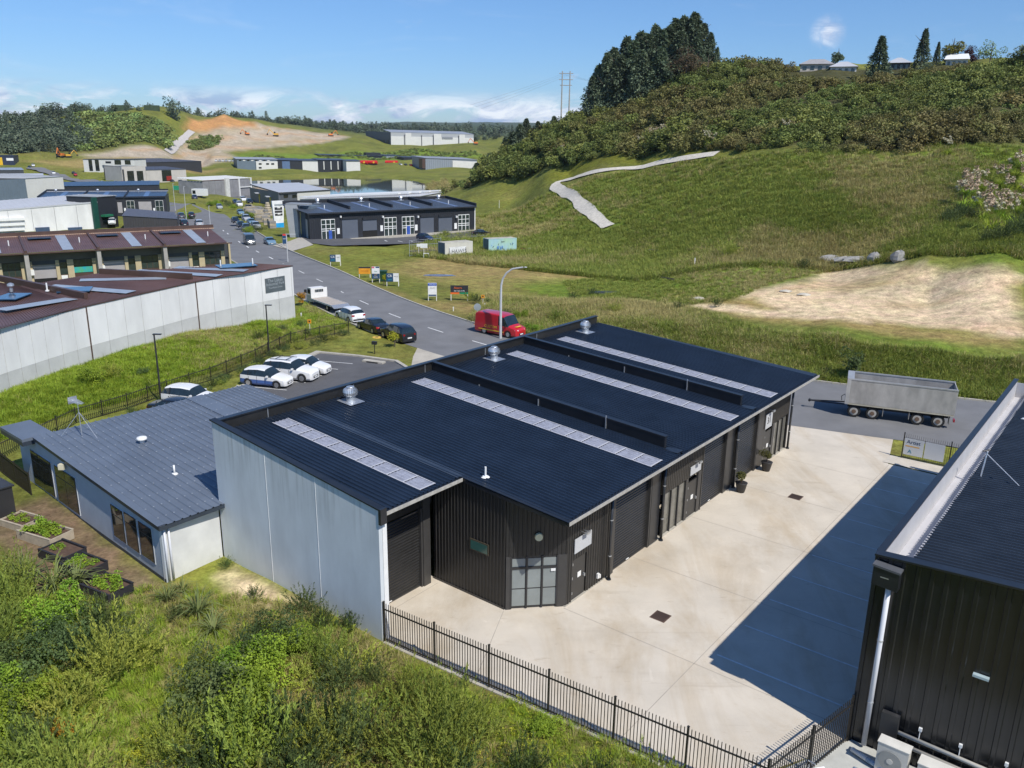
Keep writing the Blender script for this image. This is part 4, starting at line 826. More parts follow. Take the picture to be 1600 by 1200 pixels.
# roof in estate frame child
he = hb
def hz_(x): return 2.98 + (-11.1 - x) * .0375
def house_roof():
    b = MB(); y0, y1 = -3.35, 11.5; n = 37; p = (y1 - y0) / n
    def skew(x, y): return y + (-11.1 - x) * (.055 if y < 5 else .055 * max(0, (11.5 - y) / 6.5))
    for i in range(n):
        y = y0 + i * p
        for (xa, xb) in ((-26.0, -11.0),):
            ys = [(y, 0), (y + p * .72, 0), (y + p * .8, .05), (y + p * .92, .05), (y + p, 0)]
            b.add([tuple(L(X, skew(X, Y), hz_(X) + h) - H0) for X in (xa, xb) for (Y, h) in ys], [(k, 5 + k, 6 + k, k + 1) for k in range(4)])
    for yy in (y0, y1):
        pass
    r = b.build('roof_sheet', hroof, hb)
    b = MB(); P_ = [L(-26.0, skew(-26, y0), hz_(-26) - .02), L(-11.0, skew(-11, y0), hz_(-11) - .02), L(-11.0, y1, hz_(-11) - .02), L(-26.0, y1, hz_(-26) - .02)]
    b.add([tuple(v - H0) for v in P_] + [tuple(v - H0 - Vector((0, 0, .2))) for v in P_], [(0, 1, 5, 4)[::-1], (1, 2, 6, 5)[::-1], (3, 0, 4, 7)[::-1], (4, 5, 6, 7), (2, 3, 7, 6)[::-1]]); b.build('fascia', mat('navy_fascia', (0.035, 0.045, 0.06), .4), hb)
    b = MB()
    for i in range(n):
        for j in range(12):
            x = -25.2 + j * 1.22; y = y0 + i * p + p * .86; c = L(x, skew(x, y), hz_(x) + .052) - H0; b.box(c.x - .03, c.x + .03, c.y - .03, c.y + .03, c.z, c.z + .012)
    tag(b.build('roof_screw', mat('screw_grey', (0.33, 0.36, 0.40), .4), hb), kind='stuff')
    # smooth cover sheets: paler barge strip and plain sheets near the right end
    for (ya, yb, o_) in ((-3.42, -3.05, .06), (6.3, 7.6, .058)):
        v = [L(-26.0, skew(-26, ya), hz_(-26) + o_), L(-11.0, skew(-11, ya), hz_(-11) + o_), L(-11.0, skew(-11, yb), hz_(-11) + o_), L(-26.0, skew(-26, yb), hz_(-26) + o_)]
        MB().add([tuple(q - H0) for q in v], [(0, 1, 2, 3)]).build('flashing', hroof, hb)
house_roof()
blackg = glassmat('dark_window_glass', (0.02, 0.025, 0.022), .06)
for (r_, n_) in (((55, 716, 84, 782), 2), ((92, 740, 122, 806), 2), ((177, 795, 195, 842), 1), ((198, 807, 216, 857), 1), ((220, 822, 240, 872), 1)):
    t0, t1, z0, z1 = wl.rect(*r_); z1 = min(z1, 2.5); z0 = max(z0, .25)
    wn_ = wl.box('window', t0, t1, z0, z1, .004, .03, mat('window_white_trim', (0.6, 0.62, 0.64), .5)); wl.box('frame', t0 + .05, t1 - .05, z0 + .06, z1, .032, .05, MATS['dark_frame'], wn_)
    for k in range(n_):
        a = t0 + .1 + k * (t1 - t0 - .15) / n_; c = t0 + .1 + (k + 1) * (t1 - t0 - .15) / n_ - .05
        for za, zb_ in ((z0 + .1, z0 + (z1 - z0) * .72), (z0 + (z1 - z0) * .75, z1 - .04)): wl.box('pane', a, c, za, zb_, .052, .06, blackg, wn_)
# canopy and doors at the far end, downpipe, floodlight
cz_ = L(-28.3, -3.1) - H0
c_ = [L(-26.3, -3.0), L(-29.6, -2.9), L(-29.6, -1.2), L(-26.3, -1.3)]
MB().prism([(v.x - H0.x, v.y - H0.y) for v in c_], 3.25, 3.42).build('canopy', hroof, hb); MB().prism([(v.x - H0.x, v.y - H0.y) for v in c_], 3.0, 3.245).build('canopy_fascia', MATS['navy_fascia'], hb)
b = MB()
for dx in (.1, .32): q = fw.P + fw.d * dx + fw.n * .09 - H0; b.tube((q.x, q.y, -.1), (q.x, q.y, 2.75), .055, n=10)
b.build('downpipe', MATS['pipe_white'], hb, True)
fl = wl.tz(104, 726); q = wl.w(fl[0], .25, 2.95); b = MB(); b.box(q[0] - .15, q[0] + .15, q[1] - .12, q[1] + .12, q[2] - .2, q[2] + .1); b.build('floodlight', mat('cream_plastic', (0.6, 0.55, 0.40), .5), hb, org=H0)
v = L(-20.9, 1.2); b = MB(); zz = hz_(-20.9); b.tube((0, 0, 0), (0, 0, .22), .12, n=12); b.lathe([(.25, .2), (.3, .27), (.26, .36), (.1, .4)], n=14); o_ = b.build('roof_vent', whitep, hb, True); o_.location = v - H0 + Vector((0, 0, zz))
v = L(-15.8, .2); zz = hz_(-15.8); b = MB(); b.tube((0, 0, 0), (0, 0, .06), .2, .12, 12); b.tube((0, 0, 0), (0, 0, .5), .05, n=10); o_ = b.build('vent_pipe', whitep, hb, True); o_.location = v - H0 + Vector((0, 0, zz))
tv = empty('tv_antenna', L(-24.2, -.6, hz_(-24.2) + .05), -AZ, 'television antenna on a stayed pole on the blue grey roof', 'antenna')
b = MB(); b.tube((0, 0, 0), (0, 0, 2.1), .025); b.build('mast', galv, tv)
for s_ in ((1.2, .3), (-.5, 1.0), (-.6, -.9)): MB().tube((0, 0, 1.4), (s_[0], s_[1], .03), .014).build('stay', galv, tv)
for i in range(9): MB().tube((-.6 + .13 * i, -.26 + .01 * i, 2.0), (-.6 + .13 * i, .26 - .01 * i, 2.0), .012).build('element', galv, tv)
MB().tube((-.65, 0, 1.99), (.55, 0, 1.99), .018).build('boom', galv, tv); MB().box(-.62, -.6, -.25, .25, 1.8, 2.2).build('reflector', galv, tv)

# ------------------------------------------------------------------ black picket fences
fm = mat('fence_black', (0.028, 0.025, 0.020), .4, var=.1)
def fence(pts, lab, posts=2.45, h=1.8, pitch=.125, pr=.0125, spikes=True, z0=0.0, grp=None, m=None, toprail=.28):
    e = empty('picket_fence', Vector((*pts[0][:2], z0)), 0, lab, 'fence', grp); org = Vector((*pts[0][:2], z0)); m = m or fm
    for i in range(len(pts) - 1):
        a = Vector((*pts[i][:2], 0)); c = Vector((*pts[i + 1][:2], 0)); d = c - a; Ln = d.length; d.normalize(); ang = math.atan2(d.y, d.x); n = max(1, round(Ln / posts)); s_ = Ln / n
        for k in range(n + (1 if i == len(pts) - 2 else 0)):
            p = a + d * (k * s_) - org; p.z = 0; o_ = bpy.data.objects.new('post', POST(h + .08, m)); COL.objects.link(o_); o_.parent = e; o_.location = p; o_.rotation_euler = (0, 0, ang)
        for k in range(n):
            p = a + d * (k * s_) - org; q = a + d * ((k + 1) * s_) - org
            for z in (.14, h - toprail): 
                b = MB(); nn = Vector((-d.y, d.x, 0)) * .022; P_ = p + d * .035; Q_ = q - d * .035
                b.add([(P_ - nn).to_tuple()[:2] + (z,), (Q_ - nn).to_tuple()[:2] + (z,), (Q_ + nn).to_tuple()[:2] + (z,), (P_ + nn).to_tuple()[:2] + (z,), (P_ - nn).to_tuple()[:2] + (z + .045,), (Q_ - nn).to_tuple()[:2] + (z + .045,), (Q_ + nn).to_tuple()[:2] + (z + .045,), (P_ + nn).to_tuple()[:2] + (z + .045,)], [(0, 3, 2, 1), (4, 5, 6, 7), (0, 1, 5, 4), (1, 2, 6, 5), (2, 3, 7, 6), (3, 0, 4, 7)])
                b.build('rail', m, e)
            m_ = int(s_ / pitch)
            for j in range(1, m_):
                p2 = p + d * (j * s_ / m_); o_ = bpy.data.objects.new('picket', PICK(h, pr, m)); COL.objects.link(o_); o_.parent = e; o_.location = (p2.x, p2.y, 0); o_.rotation_euler = (0, 0, ang)
    return e
_pc = {}
def POST(h, m):
    k = ('post', h, m.name)
    if k not in _pc:
        o_ = MB().box(-.033, .033, -.033, .033, -.3, h).box(-.04, .04, -.04, .04, h + .001, h + .02).build('post', m); _pc[k] = o_.data; bpy.data.objects.remove(o_)
    return _pc[k]
def PICK(h, r, m):
    k = ('pick', h, r, m.name)
    if k not in _pc:
        o_ = MB().box(-r, r, -r, r, .06, h).add([(-r * 1.2, -r * 1.2, h), (r * 1.2, -r * 1.2, h), (r * 1.2, r * 1.2, h), (-r * 1.2, r * 1.2, h), (0, 0, h + .05)], [(0, 1, 4), (1, 2, 4), (2, 3, 4), (3, 0, 4)]).build('picket', m); _pc[k] = o_.data; bpy.data.objects.remove(o_)
    return _pc[k]
F0 = L(.09, .05); F5 = G(985, 1173); F6 = F5 + (F5 - F0).normalized() * 4.6
fence([F0, F6], 'black steel picket fence between the scrubby bank and the concrete yard')
FB_ = L(14.6, 1.3)
fence([F6, L(16.9, 6.25)], 'short black picket fence closing the yard beside the right hand building')
kb = kerb('kerb', [(v.x, v.y) for v in (F0 + (F0 - L(0, 1)).normalized() * .0, F5, F6)], .14, .05, side=-1)
# fence with banners by the street
A1, A2 = G(1408, 716), G(1500, 736)
pf = fence([A1, A1 + (A2 - A1).normalized() * 8.5], 'black picket fence carrying two white banners beside the street', h=1.75, pr=.008)
bw = Wall(A1, A2); bann = mat('banner_white', (0.62, 0.64, 0.66), .6, var=.04)
for (t0, t1, lab, txt) in ((.06, 1.25, 'white banner with dark blue lettering at the street end of the picket fence', True), (1.32, 2.5, 'plain white banner tied behind the pickets, right of the lettered one', False)):
    P_ = A1 + bw.d * t0; e = empty('banner', P_, 0, lab, 'banner'); ww = Wall(A1, A2, e, P_); ww.box('sheet', t0, t1, .35, 1.5, .02, .03, bann)
    if txt:
        ang = math.atan2(ww.d.y, ww.d.x)
        q = ww.w(.62, .034, 1.25); text3d('Artist', .36, mat('navy_ink', (0.02, 0.05, 0.12), .6), e, Vector(q) - P_, (PI / 2, 0, ang))
        q = ww.w(.45, .034, .6); text3d('A', .36, mat('teal_ink', (0.02, 0.2, 0.3), .6), e, Vector(q) - P_, (PI / 2, 0, ang))
        ww.box('stripe', .15, 1.0, .92, 1.0, .031, .034, mat('orange_ink', (0.7, 0.4, 0.12), .6))
    else: pass
vp_ = [G(1395, 733), G(1406, 719), G(1500, 738), G(1490, 752)]
sheet('footpath', [(v.x, v.y) for v in (L(10.25, 35.0), L(10.3, 36.6), L(18, 36.9), L(18, 35.0))], .05, mat('path_concrete', (0.55, 0.50, 0.42), .9, var=.1, scale=1))
# fence along the car park and bank, and the dark panel fence at far left
CF = P2([(0,722),(60,694),(120,664),(200,640),(262,618),(330,596),(400,566),(455,538)])
fence([Vector((*p, 0)) for p in CF], 'black picket fence between the grass bank and the car park', h=1.25, pitch=.16, posts=2.6, toprail=.1)
CF2 = P2([(455,538),(500,528),(545,520)])
cf = fence([Vector((*p, 0)) for p in CF2], 'black fence corner beside the letterbox lawn', h=1.2, pitch=.16, posts=2.2, toprail=.1)
sp = [G(0, 738), G(50, 778)]
fp = fence([sp[0] - (sp[1] - sp[0]) * .3, sp[1]], 'dark mesh panel fence leading to the corner of the blue grey building', h=1.5, posts=2.2, pitch=.05, pr=.006, toprail=.1)

# ------------------------------------------------------------------ yard furniture
for (px, py, lab) in ((1032, 964, 'square drain grate in the yard in front of the chamfered entrance'), (1243, 777, 'square drain grate further along the yard beyond the roller doors')):
    p = G(px, py); e = empty('drain_grate', p, -AZ, lab, 'drain', 'drain grates set in the yard')
    MB().box(-.36, .36, -.36, .36, .021, .032).build('frame', mat('rust_brown', (0.10, 0.06, 0.045), .8), e)
    for k in range(9): MB().box(-.3, .3, -.3 + k * .07, -.265 + k * .07, .033, .042).build('bar', mat('iron', (0.05, 0.035, 0.03), .7), e)
leafm = {}
# ------------------------------------------------------------------ brown roofed unit rows at left
brown = mat('brown_roof', (0.125, 0.072, 0.062), .42, var=.18, scale=.35, spec=.45)
brownd = mat('brown_flashing', (0.085, 0.050, 0.038), .45, var=.15)
wallw = mat('precast_wall', (0.71, 0.705, 0.685), .9, var=.12, scale=.35, bump=.1, bscale=6, stretch=(1, 1, .4))
wallg = mat('precast_wall_grey', (0.53, 0.53, 0.51), .9, var=.12, scale=.4, bump=.1, bscale=6)
paleblue = mat('rooflight', (0.30, 0.34, 0.39), .35, var=.1, scale=1)
solar = mat('solar_panel', (0.03, 0.075, 0.14), .12, var=.3, scale=1.5, spec=.9)
tanb = mat('tan_plaster', (0.47, 0.39, 0.24), .85, var=.08)
dkgrey = mat('dark_grey_steel', (0.055, 0.06, 0.068), .5, var=.1)
n1 = empty('unit_block', G(457, 415, 6.2).xy.to_3d(), 0, 'long white precast wall with brown ribbed roof, rooflights and dark sign plate', 'building')
N1 = n1.location
TP = [(457,415),(381,426.5),(305,440),(219,459),(134,478),(66,495),(0,512),(-90,538)]
Pw = [G(x, y, 6.2) for x, y in TP]
for i in range(len(Pw) - 1):
    w = Wall(Pw[i], Pw[i + 1], n1, N1); k = 2
    # precast panels: every panel between joints is a piece
    for j in range(3 if i != 4 else 3):
        nn = 3; t0, t1 = w.L * j / nn, w.L * (j + 1) / nn
        w.box('precast_panel', t0 + .02, t1 - .02, 2.75, 6.12, -.2, 0, wallw); w.box('precast_panel', t0 + .02, t1 - .02, -1.5, 2.74, -.2, -.004, wallg)
        w.box('panel_joint', t0 - .012, t0 + .012, -1.5, 6.1, -.19, -.03, mat('joint_grey', (0.12, 0.12, 0.115), .9))
    if i in (2, 4): w.box('joint_cover', -.05, .07, -1.5, 6.12, .003, .05, brownd)
    w.box('capping', 0, w.L, 6.125, 6.22, -.28, .06, brownd)
RP = [Pw[0], G(400,412,6.5), G(345,409,6.5), G(276,414.5,6.45), G(157,427,6.5), G(120,437,6.5), G(66,447,6.5), G(-60,452,6.5)]
up = (Pw[4] - Pw[2]).normalized(); vn = Vector((-up.y, up.x, 0)); 
if vn.dot(Pw[0]) < 0: vn = -vn
dirv = (RP[4] - Pw[2]); dirv.z = 0; dirv.normalize()
# three roof bays, each ribbed along the fall
def quadroof(parent, org, A, B, C_, D_, m, n, rh=.06, name='roof_sheet'):   # A->B eave, D->C ridge ; ribs run from the eave to the ridge
    b = MB()
    for i in range(n):
        f = [(i + q) / n for q in (0, .68, .76, .92, 1)]; hs = [0, 0, rh, rh, 0]
        vs = [tuple(A.lerp(B, t) + Vector((0, 0, h)) - org) for t, h in zip(f, hs)] + [tuple(D_.lerp(C_, t) + Vector((0, 0, h)) - org) for t, h in zip(f, hs)]
        fs = [(k, 5 + k, 6 + k, k + 1) for k in range(4)]
        nrm = (B - A).cross(D_ - A).z
        b.add(vs, fs if nrm < 0 else [q[::-1] for q in fs])
    return b.build(name, m, parent)
e6 = [Vector((p.x, p.y, 6.2)) for p in Pw]
quadroof(n1, N1, e6[0], e6[2], RP[4], Vector((RP[2].x + 1, RP[2].y + 1, 6.35)) if 0 else RP[1], brown, 46)
quadroof(n1, N1, e6[2], e6[4], G(30, 447.5, 6.5), RP[4], brown, 44)
quadroof(n1, N1, e6[4], e6[7], G(-90, 425, 6.6), G(30, 447.5, 6.5), brown, 50)
def strip(parent, org, a, b_, w, h, m, name, z=.09, n=1):      # band lying on a roof from a to b
    a = Vector(a); b_ = Vector(b_); d = (b_ - a); dd = Vector((d.x, d.y, 0)).normalized(); s_ = Vector((-dd.y, dd.x, 0)) * w / 2; P_ = [a - s_, b_ - s_, b_ + s_, a + s_]
    lo = [tuple(p + Vector((0, 0, z)) - org) for p in P_]; hi = [tuple(p + Vector((0, 0, z + h)) - org) for p in P_]
    return MB().add(lo + hi, [(0, 3, 2, 1), (4, 5, 6, 7), (0, 1, 5, 4), (1, 2, 6, 5), (2, 3, 7, 6), (3, 0, 4, 7)]).build(name, m, parent)
for q0, q1 in (((300,436,6.3),(157,428,6.5)), ((135,467,6.3),(-10,437,6.6))):
    a, c = G(*q0), G(*q1); strip(n1, N1, a, c, .35, .55, brownd, 'dividing_wall', z=0)
for q0, q1 in (((385,424),(275,419)), ((343,432),(213,424)), ((260,436),(125,439)), ((205,458),(78,448)), ((112,461+7),(0,486)) ): 
    a, c = G(*q0, 6.27), G(*q1, 6.45); strip(n1, N1, a, c, 1.5, .02, paleblue, 'rooflight')
for q0, q1, w_ in (((340,419),(398,415),2.4), ((92,456),(143,454),2.4), ((0,466),(38,466),3.0)):
    a, c = G(*q0, 6.4), G(*q1, 6.4); strip(n1, N1, a, c, w_, .08, solar, 'solar_panel', z=.12)
for q in ((345,417),(74,455),(395,414)): 
    p = G(*q, 6.5) - N1; MB().tube(p, p + Vector((0, 0, .75)), .07, n=8).tube(p, p + Vector((0, 0, .1)), .18, n=8).build('vent_pipe', whitep, n1)
p = G(18, 456, 6.5) - N1; MB().tube(p, p + Vector((0, 0, .5)), .15).lathe([(.2, .4), (.3, .55), (.28, .7), (.1, .8)], p, 12).build('roof_turbine', galv, n1)
ww = Wall(Pw[0], Pw[1], n1, N1); t0, t1, z0, z1 = ww.rect(414, 433, 445, 454)
sgn = ww.box('sign_plate', t0, t1, z0 - .1, z1, .01, .06, mat('sign_dark', (0.10, 0.12, 0.13), .4)); sang = math.atan2(-ww.d.y, -ww.d.x)
for (tx, zz, sz) in (('The Lakes', .78, .52), ('Industrial Park', .52, .45), ('Taurikura Drive', .25, .3)):
    q = ww.w((t0 + t1) / 2, .065, z0 + (z1 - z0) * zz); text3d(tx, sz, mat('sign_grey_ink', (0.33, 0.36, 0.38), .5), sgn, Vector(q) - N1, (PI / 2, 0, sang))
MB().prism([((Pw[0] + dirv * q_ + up * s_ - N1).x, (Pw[0] + dirv * q_ + up * s_ - N1).y) for q_, s_ in ((0.05, .0), (6, 2.5), (6, 3), (0.05, .3))], 0, 6.0).build('end_wall', wallg, n1)

# second row, fronts facing us
n2p, n2q = G(361, 378, 5.3), G(-40, 399, 5.3)
n2 = empty('unit_block', Vector((n2p.x, n2p.y, 0)), 0, 'second row of brown roofed units with tan piers behind the long white wall', 'building'); N2 = n2.location
w2 = Wall(n2p, n2q, n2, N2)
posts = [w2.tz(x, 395)[0] for x in (357, 258, 154, 40, -75)]
w2.box('front_wall', 0, posts[4], -1, 5.0, -1.9, -1.6, dkgrey)
fas = mat('olive_fascia', (0.115, 0.105, 0.085), .6)
doorpale = mat('pale_door', (0.36, 0.34, 0.34), .55, var=.06)
back = -w2.n
for i in range(4):
    ta, tb = posts[i], posts[i + 1]; wd = tb - ta
    w2.box('fascia', ta + .15, tb - .15, 3.95, 5.0, -1.58, -1.3, fas)
    f = lambda a: ta + wd * a
    # from the street end: pier, glazing, pier, door, pier, roller door, post
    for a0, a1 in ((.03, .09), (.36, .45), (.56, .61), (.93, .97)): w2.box('pier', f(a0), f(a1), -1, 3.95, -1.58, -1.2, tanb)
    g = w2.box('window', f(.09), f(.36), 2.0, 3.9, -1.59, -1.45, MATS['bronze_frame'])
    for k in range(3):
        for (za, zb_) in ((2.1, 2.9), (3.0, 3.8)): w2.box('pane', f(.09 + .09 * k) + .06, f(.09 + .09 * (k + 1)) - .06, za, zb_, -1.45, -1.43, glass, g)
    w2.box('spandrel', f(.09), f(.36), 1.4, 2.0, -1.59, -1.4, brownd); g2 = w2.box('window', f(.09), f(.36), -.5, 1.4, -1.59, -1.48, MATS['bronze_frame'])
    for k in range(2): w2.box('pane', f(.10 + .13 * k), f(.10 + .13 * k + .11), -.3, 1.3, -1.48, -1.46, glass, g2)
    w2.box('door', f(.45), f(.56), 1.9, 3.6, -1.59, -1.5, glass); w2.box('brick_panel', f(.45), f(.56), -.6, 1.9, -1.59, -1.5, mat('brick', (0.25, 0.14, 0.09), .9))
    zo = -.8 if i != 2 else 1.6
    rd_ = w2.box('roller_door', f(.61), f(.93), zo, 3.45, -1.59, -1.52, doorpale); w2.box('door_head', f(.61), f(.93), 3.45, 3.95, -1.59, -1.25, dkgrey)
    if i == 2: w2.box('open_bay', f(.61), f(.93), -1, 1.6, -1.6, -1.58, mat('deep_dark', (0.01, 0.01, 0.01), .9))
    w2.box('party_wall', tb - .25, tb + .25, -1, 5.2, -1.6, .35, mat('pier_grey', (0.36, 0.34, 0.31), .85))
    for z in (.4, 2.2): w2.box('heat_pump', tb - .7, tb - .3, z, z + .7, -1.2, -.8, whitep)
    # roof bay
    E0 = Vector(w2.w(ta + .1, 0.35, 5.3)); E1 = Vector(w2.w(tb - .1, 0.35, 5.3)); bk = w2.n * -9.5 + Vector((0, 0, 1.15)) + w2.d * 0.0
    quadroof(n2, N2, E0, E1, E1 + bk, E0 + bk, brown, 30, .05)
    strip(n2, N2, Vector(w2.w(tb, .4, 5.2)), Vector(w2.w(tb, -9.2, 6.3)), .3, .38, brownd, 'dividing_wall', z=0)
    strip(n2, N2, Vector(w2.w(f(.42), .0, 5.35)), Vector(w2.w(f(.42), -8.6, 6.39)), 1.3, .02, paleblue, 'rooflight', z=.06)
    a = Vector(w2.w(f(.57), -7.2, 6.2)); c = Vector(w2.w(f(.9), -7.2, 6.2)); strip(n2, N2, a, c, 1.9, .08, solar, 'solar_panel', z=.15)
    q = Vector(w2.w(f(.2), -4, 5.75)) - N2; MB().tube(q, q + Vector((0, 0, .8)), .07).build('vent_pipe', whitep, n2)
    w2.box('signboard', f(.46), f(.55), 1.35, 1.85, -1.48, -1.42, whitep)
w2.box('ridge_parapet', 0, posts[4], 6.3, 7.0, -9.6, -9.4, brownd); w2.box('ridge_flashing', 0, posts[4], 6.42, 6.5, -9.35, -9.15, mat('orange_flash', (0.6, 0.42, 0.3), .5))
w2.box('end_wall', -.15, .1, -1, (5.0, 5.0), -9.3, -1.3, tanb)
w2.box('eave_gutter', 0, posts[4], 5.12, 5.27, .33, .48, brownd)
tb_ = w2.rect(117, 352 + 58, 150, 422); e = empty('banner', Vector(w2.w(tb_[0], -1.4, 0)).xy.to_3d(), 0, 'turquoise and green graphic window banner on the second row of units', 'banner'); q = Vector(w2.w(0, 0, 0))
wv = Wall(n2p, n2q, e, e.location); wv.box('sheet', posts[2] + (posts[3] - posts[2]) * .0 + .8, posts[2] + 3.1, 2.1, 2.85, -1.42, -1.4, mat('turquoise_print', (0.02, 0.35, 0.45), .5, col2=(0.10, 0.4, 0.08), scale=1.4))

# ------------------------------------------------------------------ mid distance buildings
white = mat('white_wall', (0.66, 0.65, 0.62), .85, var=.05, scale=.3)
beige = mat('beige_wall', (0.50, 0.47, 0.43), .85, var=.07, scale=.3)
navyroof = mat('navy_roof', (0.045, 0.075, 0.125), .35, var=.15, scale=.3)
greyroof = mat('grey_roof', (0.30, 0.315, 0.335), .5, var=.08, scale=.2)
greyroofl = mat('pale_grey_roof', (0.46, 0.47, 0.49), .5, var=.06, scale=.2)
bluewall = mat('blue_grey_wall', (0.13, 0.17, 0.21), .6, var=.08, scale=.3)
blk = mat('matt_black_wall', (0.024, 0.026, 0.032), .5, var=.12)
blk2 = mat('charcoal_wall', (0.045, 0.043, 0.047), .6, var=.1)
def bld(name, label, pL, pR, ytopL, depth, m, cat='building', slope=0.0, z=None, ytopR=None, group=None):
    """front face whose foot runs between two sight lines, set on the ground; returns helpers"""
    A = HIT(*pL) if z is None else G(*pL, z); B = HIT(*pR) if z is None else G(*pR, z)
    zb = min(A.z, B.z) - .5; hA = HT(A, pL[0], ytopL); hB = HT(B, pR[0], ytopR) if ytopR else hA
    e = empty(name, Vector((A.x, A.y, 0)), 0, label, cat, group); w = Wall(A, B, e, e.location)
    return e, w, zb, hA, hB
def body(e, w, zb, hA, hB, depth, m, roof, t0=0, t1=None, o=0, rslope=0.0, over=.25, name='wall', para=0):
    t1 = w.L if t1 is None else t1
    w.box(name, t0, t1, zb, (hA, hB), o - .3, o, m); w.box(name, t0, t0 + .3, zb, hA, o - depth, o - .301, m); w.box(name, t1 - .3, t1, zb, hB, o - depth, o - .301, m); w.box(name, t0 + .301, t1 - .301, zb, (hA, hB), o - depth, o - depth + .3, m)
    zf = [hA + .02, hB + .02, hB + .02 + rslope * depth, hA + .02 + rslope * depth]
    P_ = [Vector(w.w(t0 - over, o + over, 0)), Vector(w.w(t1 + over, o + over, 0)), Vector(w.w(t1 + over, o - depth - over, 0)), Vector(w.w(t0 - over, o - depth - over, 0))]
    for p, z in zip(P_, zf): p.z = z + .12
    n = max(4, int((t1 - t0) / .9))
    quadroof(e, w.org, P_[0], P_[1], P_[2], P_[3], roof, n, .06)
    b = MB().add([tuple(p - Vector((0, 0, .12)) - w.org) for p in P_] + [tuple(p - Vector((0, 0, .005)) - w.org) for p in P_], [(0, 1, 5, 4), (1, 2, 6, 5), (2, 3, 7, 6), (3, 0, 4, 7), (0, 3, 2, 1)]); b.build('eave', roof, e)
def opening(w, r, m, o=.02, fm_=None, n=1, name='window', parent=None, rows=1):
    t0, t1, z0, z1 = r; f = w.box(name, t0, t1, z0, z1, -.02, o, fm_ or MATS['white_paint'])
    for k in range(n):
        for j in range(rows):
            a = t0 + .08 + k * (t1 - t0 - .08) / n; c = t0 + (k + 1) * (t1 - t0 - .08) / n; za = z0 + .08 + j * (z1 - z0 - .08) / rows; zb_ = z0 + (j + 1) * (z1 - z0 - .08) / rows
            w.box('pane', a, c, za, zb_, o + .005, o + .03, m, f)
    return f
# a. white tilt panel hall with louvre hoods
e, w, zb, hA, hB = bld('warehouse', 'white precast hall with grey louvre hoods behind the second brown roof row', (-60, 366), (157, 357), 335, 14, white, ytopR=317)
for k in range(6): t0 = w.L * k / 6; w.box('precast_panel', t0 + .03, t0 + w.L / 6 - .03, zb, (hA + (hB - hA) * k / 6, hA + (hB - hA) * (k + 1) / 6), -.3, 0, wallw)
P_ = [Vector(w.w(0, 0, hA)), Vector(w.w(w.L, 0, hB)), Vector(w.w(w.L, -16, hB + 1.2)), Vector(w.w(0, -16, hA + 1.2))]; quadroof(e, w.org, P_[0] + Vector((0, 0, -.3)), P_[1] + Vector((0, 0, -.3)), P_[2], P_[3], greyroofl, 24)
w.box('capping', 0, w.L, (hA + .01, hB + .01), (hA + .35, hB + .35), -.35, .1, greyroofl)
for k in range(3):
    r = w.rect(0, 340 + 8 * k, 38, 345 + 8 * k); w.box('louvre_hood', -3, r[1], (r[2] + .1, r[2] + .1), (r[3], r[3]), .0, .8, whitep)
for x in (55, 106): r = w.rect(x, 355, x + 22, 361); w.box('heat_pump', r[0], r[1], r[2] - .3, r[3], .02, .5, mat('pump_blue', (0.05, 0.08, 0.14), .5))
# b. green and black block at its corner
e, w, zb, hA, hB = bld('workshop', 'black and dark green block at the corner of the white precast hall', (157, 357), (186, 354), 308, 14, blk, ytopR=306)
body(e, w, zb, hA, hB, 9, blk, greyroof); w.box('green_corner', -1.6, .0, zb, hA, -.4, .06, mat('dark_green', (0.01, 0.07, 0.05), .5)); r = w.rect(157, 335, 170, 338); w.box('awning', r[0], r[1], r[2], r[3], .05, 1.4, mat('green_awning', (0.02, 0.16, 0.08), .5))
r = w.rect(160, 341, 167, 347); w.box('door', r[0], r[1], r[2] - .5, r[3], .05, .1, blackg)
# c. low black shed by the street
e, w, zb, hA, hB = bld('shed', 'low black monopitch shed in front of the navy roofed units', (194, 358), (278, 357), 337, 12, blk2, ytopR=342)
w.ribs('cladding', 0, w.L, zb, lambda t: hA + (hB - hA) * t / w.L, blk2, pitch=.6, rd=.05); w.box('wall', 0, .2, zb, hA, -14, -.01, blk2); w.box('wall', w.L - .2, w.L, zb, hB, -14, -.01, blk2)
P_ = [Vector(w.w(-.2, .2, hA)), Vector(w.w(w.L + .2, .2, hB)), Vector(w.w(w.L - 1, -13, hB + .6)), Vector(w.w(-.2, -16, hA + .6))]; quadroof(e, w.org, *P_, mat('dusk_roof', (0.10, 0.10, 0.12), .5), 30)
